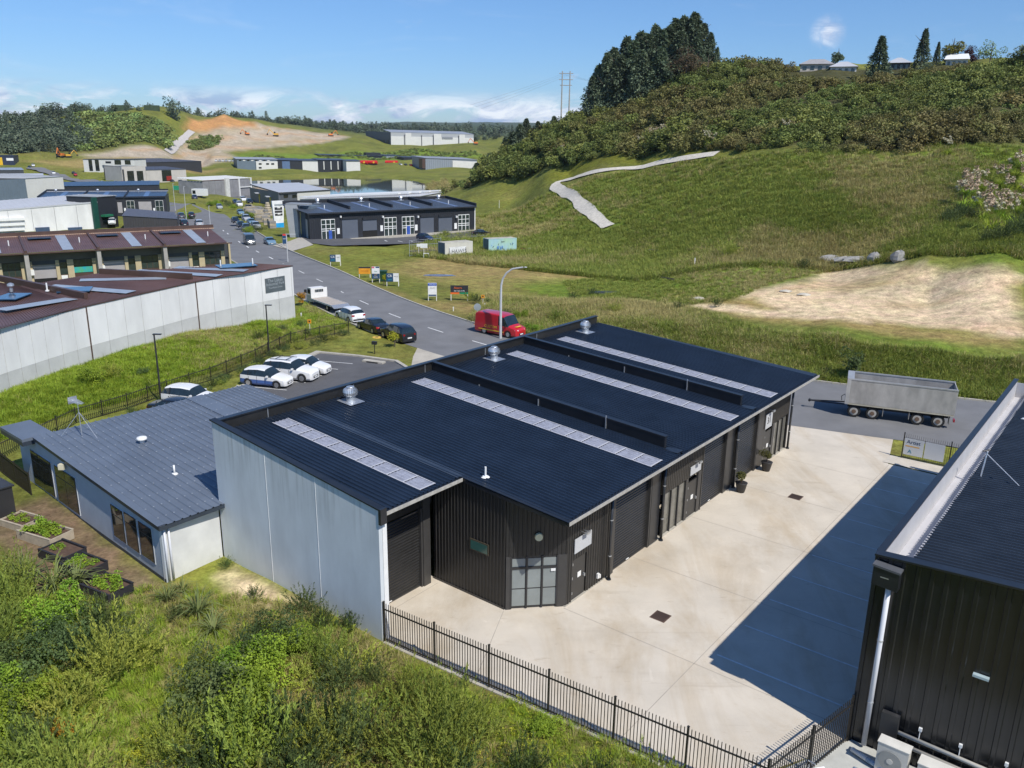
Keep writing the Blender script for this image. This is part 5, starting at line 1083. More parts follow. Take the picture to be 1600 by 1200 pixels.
# d. navy roofed units
e, w, zb, hA, hB = bld('unit_block', 'black fronted units under glossy navy roofs left of the street', (182, 338), (262, 335), 308.5, 12, blk, ytopR=306)
tL = w.tz(60, 318)[0]
w.box('wall', tL, w.L, zb, (hA + (hA - hB) * 0, hB), -.3, 0, blk); w.box('wall', w.L - .3, w.L, zb, hB, -14, -.31, blk)
for k in range(3):
    ta = tL + (w.L - tL) * k / 3; tb = tL + (w.L - tL) * (k + 1) / 3
    P_ = [Vector(w.w(ta, .5, hA)), Vector(w.w(tb - .2, .5, hA)), Vector(w.w(tb - .2, -14, hA + 1.0)), Vector(w.w(ta, -14, hA + 1.0))]; quadroof(e, w.org, *P_, navyroof, 16, .05)
    strip(e, w.org, Vector(w.w(ta, 0, hA)), Vector(w.w(ta, -14, hA + 1.0)), .3, .5, blk, 'dividing_wall', z=0)
    strip(e, w.org, Vector(w.w((ta + tb) / 2, 0, hA)), Vector(w.w((ta + tb) / 2, -13.6, hA + .97)), 1.4, .03, mat('blue_light', (0.10, 0.17, 0.30), .3), 'rooflight', z=.06)
    q = Vector(w.w(ta + 3, -12, hA + .9)) - w.org; MB().tube(q, q + Vector((0, 0, .5)), .2).lathe([(.3, .4), (.45, .65), (.3, .95)], q, 12).build('roof_turbine', galv, e)
w.box('ridge_parapet', tL, w.L, hA + .9, hA + 1.7, -14.4, -14.2, blk); w.box('ridge_flashing', tL, w.L, hA + 1.0, hA + 1.15, -14.1, -13.9, greyroofl)
for (a, y0, b_, y1, kind) in ((184,316,191,330,'d'), (198,313.5,210.5,330,'w'), (217,315,237,332,'d'), (243,313,255.5,332,'w')):
    r = w.rect(a, y0, b_, y1)
    if kind == 'd': w.box('roller_door', r[0], r[1], r[2] - .5, r[3], .0, .06, doorpale)
    else: opening(w, (r[0], r[1], r[2], r[3]), glass, .05, n=2, rows=2)
for x in (239.5, 194): r = w.rect(x, 325, x + 3, 330); w.box('signboard', r[0], r[1], r[2], r[3], .02, .06, whitep)
# e. second navy roof behind, pale and slate warehouse, low roofs at the left edge
e, w, zb, hA, hB = bld('unit_block', 'back row of units with navy roof above the front navy roof', (82, 316), (250, 312), 291.5, 12, blk, ytopR=289); body(e, w, zb, hA, hB, 12, blk, navyroof, rslope=.08)
e, w, zb, hA, hB = bld('warehouse', 'pale precast warehouse with slate blue side wall left of the navy roofs', (46, 323), (104, 319), 279, 22, white, ytopR=278.5)
for k in range(4): w.box('precast_panel', w.L * k / 4 + .05, w.L * (k + 1) / 4 - .05, zb, hA, -.3, 0, white)
w3 = Wall(Vector(w.w(0, -.1, 0)), Vector(w.w(-16, -4.0, 0)), e, w.org); w3.ribs('cladding', 0, w3.L, zb - 1, hA - .1, bluewall, pitch=1.0, rd=.08); w3.box('side_wall', 0, w3.L, zb - 1, hA - .15, -.3, -.02, bluewall)
P_ = [Vector(w.w(-.2, .2, hA + .05)), Vector(w.w(w.L, .2, hA + .05)), Vector(w.w(w.L, -24, hA + .6)), Vector(w.w(-16, -24, hA + .6))]; quadroof(e, w.org, *P_, greyroof, 30)
e, w, zb, hA, hB = bld('office_building', 'low grey roofed building at the left edge beyond the slate warehouse', (-30, 290), (70, 291), 276, 14, dkgrey); body(e, w, zb, hA, hB, 16, dkgrey, greyroofl, rslope=.04)
e, w, zb, hA, hB = bld('office_building', 'pale blue roofed low building at the far left edge', (-30, 277), (38, 275), 266, 14, dkgrey); body(e, w, zb, hA, hB, 16, dkgrey, paleblue, rslope=.04); 
e, w, zb, hA, hB = bld('shop_building', 'dark blue shop with a yellow framed end and white sign at far left', (-20, 258), (23, 258), 243, 14, dkgrey); body(e, w, zb, hA, hB, 18, mat('deep_blue_wall', (0.025, 0.035, 0.07), .5), dkgrey); r = w.rect(-1, 246, 4, 257); w.box('yellow_frame', r[0], r[1], zb, r[3], .02, .5, mat('yellow_sign', (0.75, 0.45, 0.02), .5)); r = w.rect(10, 247, 21, 251); w.box('signboard', r[0], r[1], r[2], r[3], .02, .2, whitep)
# f. white two storey with black strips, charcoal hall behind, beige showroom
e, w, zb, hA, hB = bld('showroom', 'white two storey showroom with tall black window strips', (132, 269), (212, 272), 249, 20, white, ytopR=249.5); body(e, w, zb, hA, hB, 14, white, blk2)
for (a, b_) in ((139, 144.5), (149, 155)): r = w.rect(a, 249, b_, 267); w.box('window', r[0], r[1], r[2], hA - .1, .02, .12, blackg)
for (a, b_) in ((179, 189), (195, 204)): r = w.rect(a, 249.5, b_, 257); w.box('window', r[0], r[1], r[2], hA - .1, .02, .12, blackg)
r = w.rect(165, 252, 173.5, 255); w.box('lettering', r[0], r[1], r[2], r[3], .02, .12, ink)
e, w, zb, hA, hB = bld('warehouse', 'long charcoal hall with low pitched dark roof behind the beige showroom', (208, 270), (316, 270), 254.5, 26, blk2, ytopR=252); body(e, w, zb, hA, hB, 30, blk2, mat('charcoal_roof', (0.075, 0.08, 0.10), .4), rslope=.05)
for x in (216, 262, 272, 283): q = G(x, 250, hA + 1.2) ; 
e, w, zb, hA, hB = bld('showroom', 'beige precast showroom with black roof and glazed corner beside the car display', (192, 285), (292, 283), 260, 20, beige, ytopR=264.5)
r = w.tz(228, 270)[0]
w.box('precast_panel', 0, r, zb, hA, -.4, 0, beige); body(e, w, zb, hB, hB, 20, beige, mat('charcoal_roof', (0.075, 0.08, 0.10), .4), t0=r + .1, rslope=.05); w.box('wall', 0, .4, zb, hA, -16, -.41, beige); w.box('roof', 0, r, hA - .4, hA - .2, -18, -.41, dkgrey)
for (a, b_) in ((199, 209.5), (214, 224)): q = w.rect(a, 267, b_, 283); opening(w, q, blackg, .08, fm_=MATS['dark_frame'], n=2, rows=2)
q = w.rect(253, 266, 268, 283); w.box('roller_door', q[0], q[1], q[2], q[3], .02, .08, blackg); q = w.rect(260, 275, 268, 282); w.box('display', q[0], q[1], q[2], q[3], .1, .3, mat('deep_red', (0.3, 0.03, 0.02), .5))
wv = Wall(Vector(w.w(0, 0, 0)), HIT(163, 279), e, w.org); wv.box('front_fascia', 0, wv.L, hA - 1.6, hA, -.4, .2, mat('grey_fascia', (0.30, 0.30, 0.31), .6)); wv.box('glazing', 0, wv.L, zb, hA - 1.6, -1.2, -1.0, blackg)
for k in range(6): wv.box('pillar', wv.L * k / 5 - .2, wv.L * k / 5 + .2, zb, hA - 1.6, -.9, -.3, dkgrey)
# g. unfinished precast shell
e, w, zb, hA, hB = bld('building_shell', 'unfinished grey precast shell with white roof purlins and tall white column', (318, 304), (392, 307), 281, 20, beige, ytopR=280)
shg = mat('raw_precast', (0.25, 0.25, 0.26), .9, var=.15, scale=.4)
for k in range(8):
    t0 = w.L * k / 8; w.box('precast_panel', t0 + .06, t0 + w.L / 8 - .06, zb, hA - .6, -.3, 0, shg)
w.box('wall', 0, .3, zb, hA - .6, -14, -.31, shg); w.box('wall', w.L - .3, w.L, zb, hA - .6, -14, -.31, shg); w.box('top_rail', 0, w.L * .5, hA - .6, hA - .3, -.2, .1, mat('rust_red', (0.35, 0.12, 0.08), .8))
for k in range(9): w.box('purlin', -.5, w.L + .5, hA - .3 + .08 * k, hA - .05 + .08 * k, -14 * k / 8 - .6, -14 * k / 8 + .3, whitep)
q = w.rect(351, 280, 357, 305); w.box('column', q[0], q[1], zb, hA + .2, .1, .9, mat('offwhite', (0.62, 0.62, 0.58), .8))
for x in (373.5, 392): q = w.rect(x - .6, 283, x + .8, 306); w.box('steel_post', q[0], q[1], zb, hA, .1, .5, whitep)
w.box('steel_beam', w.tz(373, 290)[0], w.L, hA - 4.5, hA - 4.1, .15, .45, whitep)
# h. slate building with pale monopitch roof, stone yard in front
e, w, zb, hA, hB = bld('warehouse', 'slate grey building under a wide pale roof behind the stone yard', (437, 326), (516, 318), 301, 20, dkgrey, ytopR=296.5)
sl = mat('slate_wall', (0.11, 0.12, 0.14), .6, var=.08); w.box('wall', 0, w.L, zb, (hA, hB), -.3, 0, sl); w4 = Wall(Vector(w.w(0, 0, 0)), HIT(391.5, 313), e, w.org); w4.box('wall', 0, w4.L, zb, (hA, HT(w4.P + w4.d * w4.L, 391, 293)), -.3, 0, sl)
bk_ = w4.d * w4.L; P_ = [Vector(w.w(-.3, .4, hA + .1)), Vector(w.w(w.L, .4, hB + .1)), Vector(w.w(w.L, .4, hB + .1)) + bk_ * .95, Vector(w.w(-.3, .4, hA + .1)) + bk_]; quadroof(e, w.org, *P_, greyroofl, 20); 
b = MB().add([tuple(p - Vector((0, 0, .5)) - w.org) for p in P_] + [tuple(p - Vector((0, 0, .02)) - w.org) for p in P_], [(0, 1, 5, 4), (1, 2, 6, 5), (2, 3, 7, 6), (3, 0, 4, 7)]); b.build('fascia', dkgrey, e)
for k in (0.25, .62): q = w4.L * k; w4.box('canopy', q, q + 3.2, hA - 2.6, hA - 2.3, 0, 1.8, greyroofl); w4.box('roller_door', q, q + 3.0, zb, hA - 2.8, .0, .06, blackg)
for x in (443, 456.5): q = w.rect(x, 304, x + 7, 309); w.box('window', q[0], q[1], q[2], q[3], .02, .08, blackg)
q = w.tz(464, 303)[0]; w.box('white_wall', q, w.L, zb, (hA - .3 + (hB - hA) * .5, hB - .3), .02, .25, white)
# i. long white roofed shed behind the black units
e, w, zb, hA, hB = bld('shed', 'long shed with white stepped roof beams between the pond and the black units', (470, 332), (655, 326), 311.5, 26, dkgrey, ytopR=307)
body(e, w, zb, hA, hB, 18, greyroofl, greyroofl, rslope=.02)
for k in range(5): w.box('roof_beam', -2 + 2 * k, w.L - 9 + 2 * k, (hA + .3 + k * .1, hB + .3 + k * .1), (hA + .8 + k * .1, hB + .8 + k * .1), -3 - 4 * k - 1.4, -3 - 4 * k + .6, whitep)
# j. the black units by the car park
e, w, zb, hA, hB = bld('unit_block', 'black units with slate roof, grey roller doors and tall white framed windows', (485, 376.5), (741, 362), 333, 13, blk, ytopR=322)
ins = -.3
w.ribs('cladding', 0, w.L, zb, lambda t: hA + (hB - hA) * t / w.L - .3, blk, pitch=.55, rd=.04)
w.box('core', .05, w.L - .05, zb, (hA - .3, hB - .3), -.4, -.01, blk)
w5 = Wall(Vector(w.w(0, 0, 0)), HIT(469, 368), e, w.org); w5.ribs('cladding', 0, 12, zb, hA - .2, blk, pitch=.55, rd=.04); w5.box('core', .1, 12, zb, hA - .25, -.3, -.02, blk)
for (a, y0, b_, y1) in ((483, 340.5, 488, 357), (490.5, 341, 496, 375)):
    pass
q = w5.L; w5.box('window', q * .16, q * .36, zb + .7, hA - 1.6, .03, .08, mat('pale_blind', (0.5, 0.5, 0.48), .5)); w5.box('window', q * .55, q * .72, zb + 2.6, hA - 1.6, .03, .08, MATS['pale_blind'])
slate = mat('slate_roof_mid', (0.070, 0.085, 0.110), .35, var=.12, scale=.3)
n = 4
for k in range(n):
    ta, tb = w.L * k / n - (.6 if k == 0 else 0), w.L * (k + 1) / n + (.2 if k == n - 1 else 0); ha, hb_ = hA + (hB - hA) * k / n, hA + (hB - hA) * (k + 1) / n; hm = hA * .5 + hB * .5
    P_ = [Vector(w.w(ta, .7, ha)), Vector(w.w(tb, .7, hb_)), Vector(w.w(tb, -12, hb_ + 1.1)), Vector(w.w(ta, -12, ha + 1.1))]; quadroof(e, w.org, *P_, slate, 22, .05)
    w.box('gutter', ta, tb, (ha - .3, hb_ - .3), (ha - .02, hb_ - .02), .5, .72, blk)
    if k: strip(e, w.org, Vector(w.w(ta, -2.2, ha + .2)), Vector(w.w(ta, -12, ha + 1.1)), .35, .75, blk, 'dividing_wall', z=0)
    strip(e, w.org, Vector(w.w((ta + tb) / 2, .2, (ha + hb_) / 2 + .05)), Vector(w.w((ta + tb) / 2, -11, (ha + hb_) / 2 + 1.0)), 1.1, .03, mat('slate_light', (0.12, 0.16, 0.26), .35), 'rooflight', z=.06)
    q = Vector(w.w(ta + (tb - ta) * .72, -10.8, ha + 1.05)) - w.org; MB().box(q.x - .7, q.x + .7, q.y - .7, q.y + .7, q.z, q.z + .1).tube(q, q + Vector((0, 0, .5)), .28).lathe([(.3, .45), (.5, .7), (.35, 1.0)], q, 14).build('roof_turbine', galv, e)
    q = Vector(w.w(ta + (tb - ta) * .55, -4, ha + .45)) - w.org; MB().tube(q, q + Vector((0, 0, .8)), .09).build('vent_pipe', whitep, e)
w.box('back_parapet', 0, w.L, (hA + .7, hB + .7), (hA + 1.75, hB + 1.75), -12.4, -12.15, blk)
strip(e, w.org, Vector(w.w(w.L + .2, .5, hB)), Vector(w.w(w.L + .2, -12.2, hB + 1.1)), .25, .7, blk, 'end_parapet', z=0); w.box('end_wall', w.L - .0, w.L + .28, zb, hB - .1, -12, .1, white)
doors = ((534.5, 342, 559, 373), (566.5, 343, 588.5, 360), (656.5, 339, 677.5, 368.5), (685, 339, 706, 366.5))
for d_ in doors:
    r = w.rect(*d_); zb2 = r[2] if d_[3] != 360 else r[2]; gd = w.box('roller_door', r[0], r[1], zb2, r[3], .05, .1, mat('steel_blue_door', (0.105, 0.12, 0.15), .5, var=.04)); w.box('door_head', r[0], r[1], r[3], r[3] + .5, .05, .3, blk, gd)
    for j in range(14): pass
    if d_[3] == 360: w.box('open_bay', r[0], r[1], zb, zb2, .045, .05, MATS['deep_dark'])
for d_ in ((502, 342.5, 523.5, 374.5), (600, 339.5, 619.5, 370), (628, 338, 647, 369), (715.5, 335, 733, 365)):
    t0, t1, z0, z1 = w.rect(*d_); f = w.box('window', t0, t1, z0, z1, .03, .08, whitep); wdt = (t1 - t0) / 3
    for k in range(3):
        for (fa, fb) in ((.03, .42), (.46, .52), (.56, .74), (.77, .97)): w.box('pane', t0 + k * wdt + .09, t0 + (k + 1) * wdt - .09, z0 + (z1 - z0) * fa, z0 + (z1 - z0) * fb, .085, .11, glass, f)
for x, y in ((528.5, 360.5), (596, 356), (650, 355), (711.5, 352.5)): r = w.rect(x - 2, y - 4, x + 2, y + 5); w.box('signboard', r[0], r[1], r[2], r[3], .06, .12, whitep)
for x, y in ((516, 368), (638, 361)): r = w.rect(x - 2.5, y - 8, x + 2.5, y + 6); w.box('poster', r[0], r[1], r[2], r[3], .115, .13, mat('blue_poster', (0.04, 0.10, 0.40), .5))
for x in (530, 596, 651, 711): r = w.rect(x, 337, x + 2, 340); w.box('wall_lamp', r[0], r[1], r[2], r[3], .06, .5, whitep)
w.box('footpath', -1, w.L + 1, zb, min(TZ(w.w(0, 0, 0)), TZ(w.w(w.L, 0, 0))) + .5, .06, 1.3, MATS['kerb_concrete'])
b = MB()
for (x0_, y0_, x1_, y1_) in ((601,377,611,381),(617,376,629,380),(633,375,645,379),(665,372.5,678,377),(681,371.5,694,376),(697,370.5,711,375),(712,370,725,374),(727,369,741,373),(743,368,757,372)):
    p_, q_ = HIT(x0_, y0_), HIT(x1_, y1_); dd_ = (q_ - p_).normalized(); nn_ = Vector((-dd_.y, dd_.x, 0)) * .12; up_ = Vector((0, 0, .2)); b.quad(p_ - nn_ + up_, q_ - nn_ + up_, q_ + nn_ + up_, p_ + nn_ + up_)
tag(b.build('bay_line', paint), kind='structure')
b = MB()
for (x0_, y0_, x1_, y1_) in ((549,384,566,382),(551,386,560,385),(492,373,500,376),(560,381.3,592,379.5)):
    p_, q_ = HIT(x0_, y0_), HIT(x1_, y1_); dd_ = (q_ - p_).normalized(); nn_ = Vector((-dd_.y, dd_.x, 0)) * .15; up_ = Vector((0, 0, .2)); b.quad(p_ - nn_ + up_, q_ - nn_ + up_, q_ + nn_ + up_, p_ + nn_ + up_)
tag(b.build('yellow_marking', paint_y), kind='structure')
# k. tall grey portal beside it
pa = HIT(454.5, 370.5); pb = pa + Vector((math.cos(R(12)), -math.sin(R(12)), 0)) * 2.0; e = empty('portal_wall', Vector((pa.x, pa.y, 0)), 0, 'tall tapering grey portal wall at the street end of the black units', 'building'); w = Wall(pa, pb, e, e.location)
h = HT(pa, 452, 320); P_ = [w.w(.0, .3, pa.z - .5), w.w(w.L - .0, .3, pa.z - .5), w.w(w.L, -.9, pa.z - .5), w.w(.0, -.9, pa.z - .5), w.w(-.8, .3, h), w.w(w.L, .3, h), w.w(w.L, -.9, h), w.w(-.8, -.9, h)]
b = MB().add(P_, [(0, 1, 5, 4), (1, 2, 6, 5), (2, 3, 7, 6), (3, 0, 4, 7), (4, 5, 6, 7)]); b.build('pillar', mat('portal_grey', (0.40, 0.41, 0.42), .7, var=.08), e, org=e.location)
w.box('roof_slab', -.6, w.L + 2.3, h, h + .35, -2.2, .3, greyroof); w.box('side_panel', w.L + .02, w.L + 2.6, pa.z - .5, h - .3, -6, -1.0, bluewall)
# l. pylon sign
pa = HIT(429.5, 355.5); pb = HIT(444, 355.5); e = empty('pylon_sign', Vector((pa.x, pa.y, 0)), 0, 'tall white pylon sign with blue foot beside the street, blank dark panels at its top', 'sign'); w = Wall(pa, pb, e, e.location); h = HT(pa, 427, 314)
P_ = [w.w(.1, .0, pa.z - .3), w.w(w.L - .1, .0, pa.z - .3), w.w(w.L - .1, -.5, pa.z - .3), w.w(.1, -.5, pa.z - .3), w.w(-.35, .0, h), w.w(w.L + .35, .0, h), w.w(w.L + .35, -.5, h), w.w(-.35, -.5, h)]
MB().add(P_, [(0, 1, 5, 4), (1, 2, 6, 5), (2, 3, 7, 6), (3, 0, 4, 7), (4, 5, 6, 7)]).build('body', mat('pylon_white', (0.8, 0.8, 0.8), .5), e, org=e.location)
w.box('blue_band', .04, w.L - .04, pa.z - .2, pa.z + (h - pa.z) * .16, .01, .06, mat('cyan_blue', (0.02, 0.33, 0.70), .5))
for f0, f1, m_ in ((.86, .93, 'sign_grey_ink'), (.71, .81, 'matt_black_wall'), (.6, .68, 'charcoal_wall'), (.49, .565, 'matt_black_wall')): w.box('panel', .25, w.L - .25, pa.z + (h - pa.z) * (f0 - .05), pa.z + (h - pa.z) * (f1 - .05), .01, .05, MATS[m_])
for f0 in (.72, .485): w.box('logo', w.L * .38, w.L * .7, pa.z + (h - pa.z) * f0, pa.z + (h - pa.z) * (f0 + .035), .055, .08, whitep)

# ------------------------------------------------------------------ over the pond
def farb(label, x0, x1, yb, yt, depth, m, roof, z, name='warehouse', ytR=None, rs=.03, D=None):
    A, B = G(x0, yb, z), G(x1, yb, z); e = empty(name, Vector((A.x, A.y, 0)), 0, label, 'building'); w = Wall(A, B, e, e.location); hA = HT(A, x0, yt); hB = HT(B, x1, ytR) if ytR else hA
    body(e, w, z - 3, hA, hB, depth, m, roof, rslope=rs, over=.6); return e, w, z, hA, hB
far_grey = mat('far_grey_roof', (0.33, 0.35, 0.38), .5, var=.05, scale=.1)
e, w, z, hA, hB = farb('blue and white gable warehouse across the pond, leftmost there', 371, 434, 265, 248.5, 30, bluewall, far_grey, -4.2, ytR=249.5)
q = w.tz(400, 258)[0]; w.box('office_front', q, w.L, z - 2, hA - 1.6, .05, 1.2, white)
for (x, y) in ((406, 256), (417.5, 256), (425.5, 256), (406, 262)): r = w.rect(x - 2, y - 1.2, x + 2.5, y + 1.2); w.box('window', r[0], r[1], r[2], r[3], 1.22, 1.35, blackg)
for k in range(8): w.box('high_window', w.L * (.05 + .1 * k), w.L * (.11 + .1 * k), hA - 1.4, hA - .5, .02, .1, white if k % 2 else blackg)
e, w, z, hA, hB = farb('black workshop next to the blue and white warehouse across the pond', 434, 473, 265, 250, 30, blk, mat('far_navy', (0.06, 0.075, 0.11), .5), -4.2, ytR=251); r = w.rect(441, 252, 453, 265); w.box('blue_door', r[0], r[1], r[2], r[3], .05, .2, mat('door_blue', (0.10, 0.16, 0.28), .5))
e, w, z, hA, hB = farb('white precast end block in the row across the pond, left one', 473, 497, 265, 251, 24, white, MATS['far_navy'], -4.2)
e, w, z, hA, hB = farb('dark fronted units with white pillars across the pond', 497, 541, 265, 250, 24, blk, MATS['far_navy'], -4.2, ytR=250.5)
for x in (506, 517, 528, 540): r = w.rect(x - .7, 252, x + .7, 265); w.box('pillar', r[0], r[1], r[2], r[3], .1, .6, white)
e, w, z, hA, hB = farb('white precast end block across the pond beside the red tanks', 541.5, 563, 266, 251.5, 20, white, MATS['far_navy'], -4.2)
e, w, z, hA, hB = farb('long dark depot building behind the red tanks', 500, 602, 256, 242, 20, blk, MATS['far_navy'], -4.2, ytR=244)
w.box('clerestory', w.L * .72, w.L * .95, hA, hA + 2.4, -12, -4, blk)
e, w, z, hA, hB = farb('grey clad depot block right of the red tanks', 602, 631, 256, 243, 20, mat('grey_clad', (0.25, 0.28, 0.32), .5, var=.05), MATS['far_navy'], -4.2, ytR=243.5)
w.ribs('cladding', 0, w.L, z - 1, hA - .2, MATS['grey_clad'], pitch=2.2, o=.02, rd=.2)
e, w, z, hA, hB = farb('dark roofed shed between the depot block and the big grey warehouse', 631, 657, 258, 246, 20, blk, MATS['far_navy'], -4.2)
e, w, z, hA, hB = farb('big pale grey clad warehouse across the pond with low gable roof', 665, 745, 263, 247, 40, MATS['grey_clad'], far_grey, -4.2, ytR=250); w.ribs('cladding', 0, w.L * .5, z - 1, hA - .3, MATS['grey_clad'], pitch=2.0, o=.02, rd=.2); q = w.tz(707, 255)[0]; w.box('white_wall', q, w.L, z - 1, (hA - 2.0, hB - 1.6), .1, .4, white); w.box('brown_end', -3.0, -.2, z, hA - .5, -10, .1, brownd)
e, w, z, hA, hB = farb('low white roofed shed behind the big grey warehouse', 715, 765, 247, 237.5, 20, dkgrey, whitep, -3.5)
# the large white store on the terrace
A = HIT(611, 226); e = empty('warehouse', Vector((A.x, A.y, 0)), 0, 'very large white and grey distribution warehouse on the far terrace', 'building'); B = GD(740, 227.5, math.hypot(A.x, A.y) * 1.02)
w = Wall(A, B, e, e.location); zb = A.z - 2; hA = HT(A, 611, 206.5); hB = HT(B, 740, 210)
body(e, w, zb, hA, hB, 60, mat('store_grey', (0.40, 0.41, 0.42), .6, var=.04), far_grey, rslope=.06)
w.box('white_band', 0, w.L, zb, (zb + (hA - zb) * .72, zb + (hB - zb) * .72), .05, .5, white)
for (a, b_) in ((.17, .24), (.51, .6), (.82, .89)): w.box('white_panel', w.L * a, w.L * b_, zb, hA + (hB - hA) * a - .6, .52, 1.2, white)
for a in (.36, .155, .5, .81): w.box('door', w.L * a, w.L * (a + .008), zb, hA - 3, .55, .9, dkgrey)
w.box('louvre', w.L * .61, w.L * .74, hA * .5 + hB * .5 - 6.5, hA * .5 + hB * .5 - 4, .55, 1.0, mat('store_grey2', (0.25, 0.26, 0.28), .6))
w6 = Wall(Vector(w.w(0, 0, 0)), GD(572, 222, math.hypot(A.x, A.y) * 1.12), e, e.location); w6.box('end_wall', 0.3, w6.L, zb, (hA, hA + 2), -.5, 0, mat('store_dark', (0.09, 0.10, 0.13), .6))
for k in range(6): w6.box('door', w6.L * (.08 + .14 * k), w6.L * (.16 + .14 * k), zb, zb + (hA - zb) * .45, .05, .4, blk)

# ------------------------------------------------------------------ houses on the hill top
def house(label, x0, x1, yb, yt, D, m, roofm_, hip=True, name='house', cat='house'):
    A, B = GD(x0, yb, D), GD(x1, yb, D); zb = min(A.z, B.z) - 1.5; e = empty(name, Vector((A.x, A.y, 0)), 0, label, cat); w = Wall(A, B, e, e.location); hA = HT(A, x0, yt); 
    w.box('wall', 0, w.L, zb, hA - .1, -7, 0, m)
    r0, r1 = [Vector(w.w(t, -3.5, hA + 1.6)) for t in ((2.5 if hip else 0), w.L - (2.5 if hip else 0))]; c = [Vector(w.w(t, o, hA - .1)) for t, o in ((-.5, .6), (w.L + .5, .6), (w.L + .5, -7.6), (-.5, -7.6))]
    MB().add([tuple(q - w.org) for q in c + [r0, r1]], [(0, 1, 5, 4), (1, 2, 5), (2, 3, 4, 5), (3, 0, 4), (0, 3, 2, 1)]).build('roof', roofm_, e)
    for k in range(4): w.box('window', w.L * (.08 + .24 * k), w.L * (.2 + .24 * k), hA - 1.7, hA - .6, .02, .08, glass)
    return e, w, hA
tile = mat('brown_tile', (0.22, 0.17, 0.14), .8, var=.15); 
house('brown roofed house with white trim on the hilltop left of the motorhome', 1250, 1300, 111, 100, 283, mat('cream_wall', (0.5, 0.46, 0.4), .8), mat('grey_tile', (0.32, 0.31, 0.31), .7))
house('long pale roofed house on the hilltop beside the motorhome', 1297, 1338, 110, 104, 276, white, greyroofl)
house('steep brown roof peeping over the scrub on the hill crest', 1150, 1180, 103, 100, 300, white, tile)
house('grey roofed house between the two dark conifers', 1386, 1422, 104, 98, 275, dkgrey, greyroofl)
e, w, hA = house('small white hilltop building beside the yellow tree', 1478, 1512, 96, 92.5, 270, white, whitep, hip=False)
e, w, hA = house('pale shed roof on the hilltop crest near the leftmost hill house', 1196, 1216, 104, 101, 292, white, greyroof)
# H frame power poles
pm = mat('grey_pole', (0.38, 0.37, 0.35), .8)
base0 = GD(877, 176, 330); base1 = GD(889, 174, 330)
e = empty('power_pole', base0, 0, 'tall twin leg power pole frame with two crossarms beside the hill', 'power pole')
hh = HT(base0, 878, 111) - base0.z; d_ = base1 - base0; d_.z = 0
MB().tube((0, 0, -3), (0, 0, hh), .28, .2).build('leg', pm, e); MB().tube((d_.x, d_.y, -3), (d_.x, d_.y, hh), .28, .2).build('leg', pm, e)
dn = d_.normalized()
for z_, ov in ((hh - .8, 1.2), (hh - 3, 1.2), (hh - 5, .8)): MB().tube(tuple(-dn * ov + Vector((0, 0, z_))), tuple(d_ + dn * ov + Vector((0, 0, z_))), .14).build('crossarm', pm, e)
for k in range(3):
    s0 = -dn * .6 + d_ * (k / 2) * 1.1 + Vector((0, 0, hh - 1.2)); t0 = s0 + Vector((70, 55, -6 - k)); pts = [s0.lerp(t0, i / 12) - Vector((0, 0, 5 * (i / 12) * (1 - i / 12))) for i in range(13)]
    wr = MB().path(pts, .02, 4).build('power_wire', mat('wire', (0.12, 0.12, 0.13), .6), e)
    t0 = s0 + Vector((-60, -150, -26 - k)); pts = [s0.lerp(t0, i / 12) - Vector((0, 0, 5 * (i / 12) * (1 - i / 12))) for i in range(7)]
    MB().path(pts, .02, 4).build('power_wire', MATS['wire'], e)
# ------------------------------------------------------------------ vehicles
def carpaint(name, c): return mat(name, c, .28, 0, .03, 2, spec=.6, coat=.6)
tyre = mat('tyre_rubber', (0.018, 0.018, 0.018), .85); rim = mat('alloy_rim', (0.45, 0.45, 0.46), .3, .7); lamp = mat('lamp_lens', (0.75, 0.76, 0.78), .1, spec=.8); tail = mat('tail_lens', (0.30, 0.01, 0.012), .15, spec=.7); plate = mat('number_plate', (0.7, 0.7, 0.68), .5); trim = mat('black_trim', (0.02, 0.02, 0.021), .5); autoglass = glassmat('car_glass', (0.015, 0.025, 0.03), .05)
P_W, P_B, P_K = carpaint('paint_white', (0.80, 0.80, 0.79)), carpaint('paint_blue', (0.16, 0.27, 0.36)), carpaint('paint_black', (0.008, 0.009, 0.012))
P_G, P_S, P_R, P_N = carpaint('paint_gunmetal', (0.075, 0.085, 0.095)), carpaint('paint_silver', (0.42, 0.44, 0.46)), carpaint('paint_red', (0.50, 0.012, 0.02)), carpaint('paint_navy', (0.02, 0.035, 0.08))
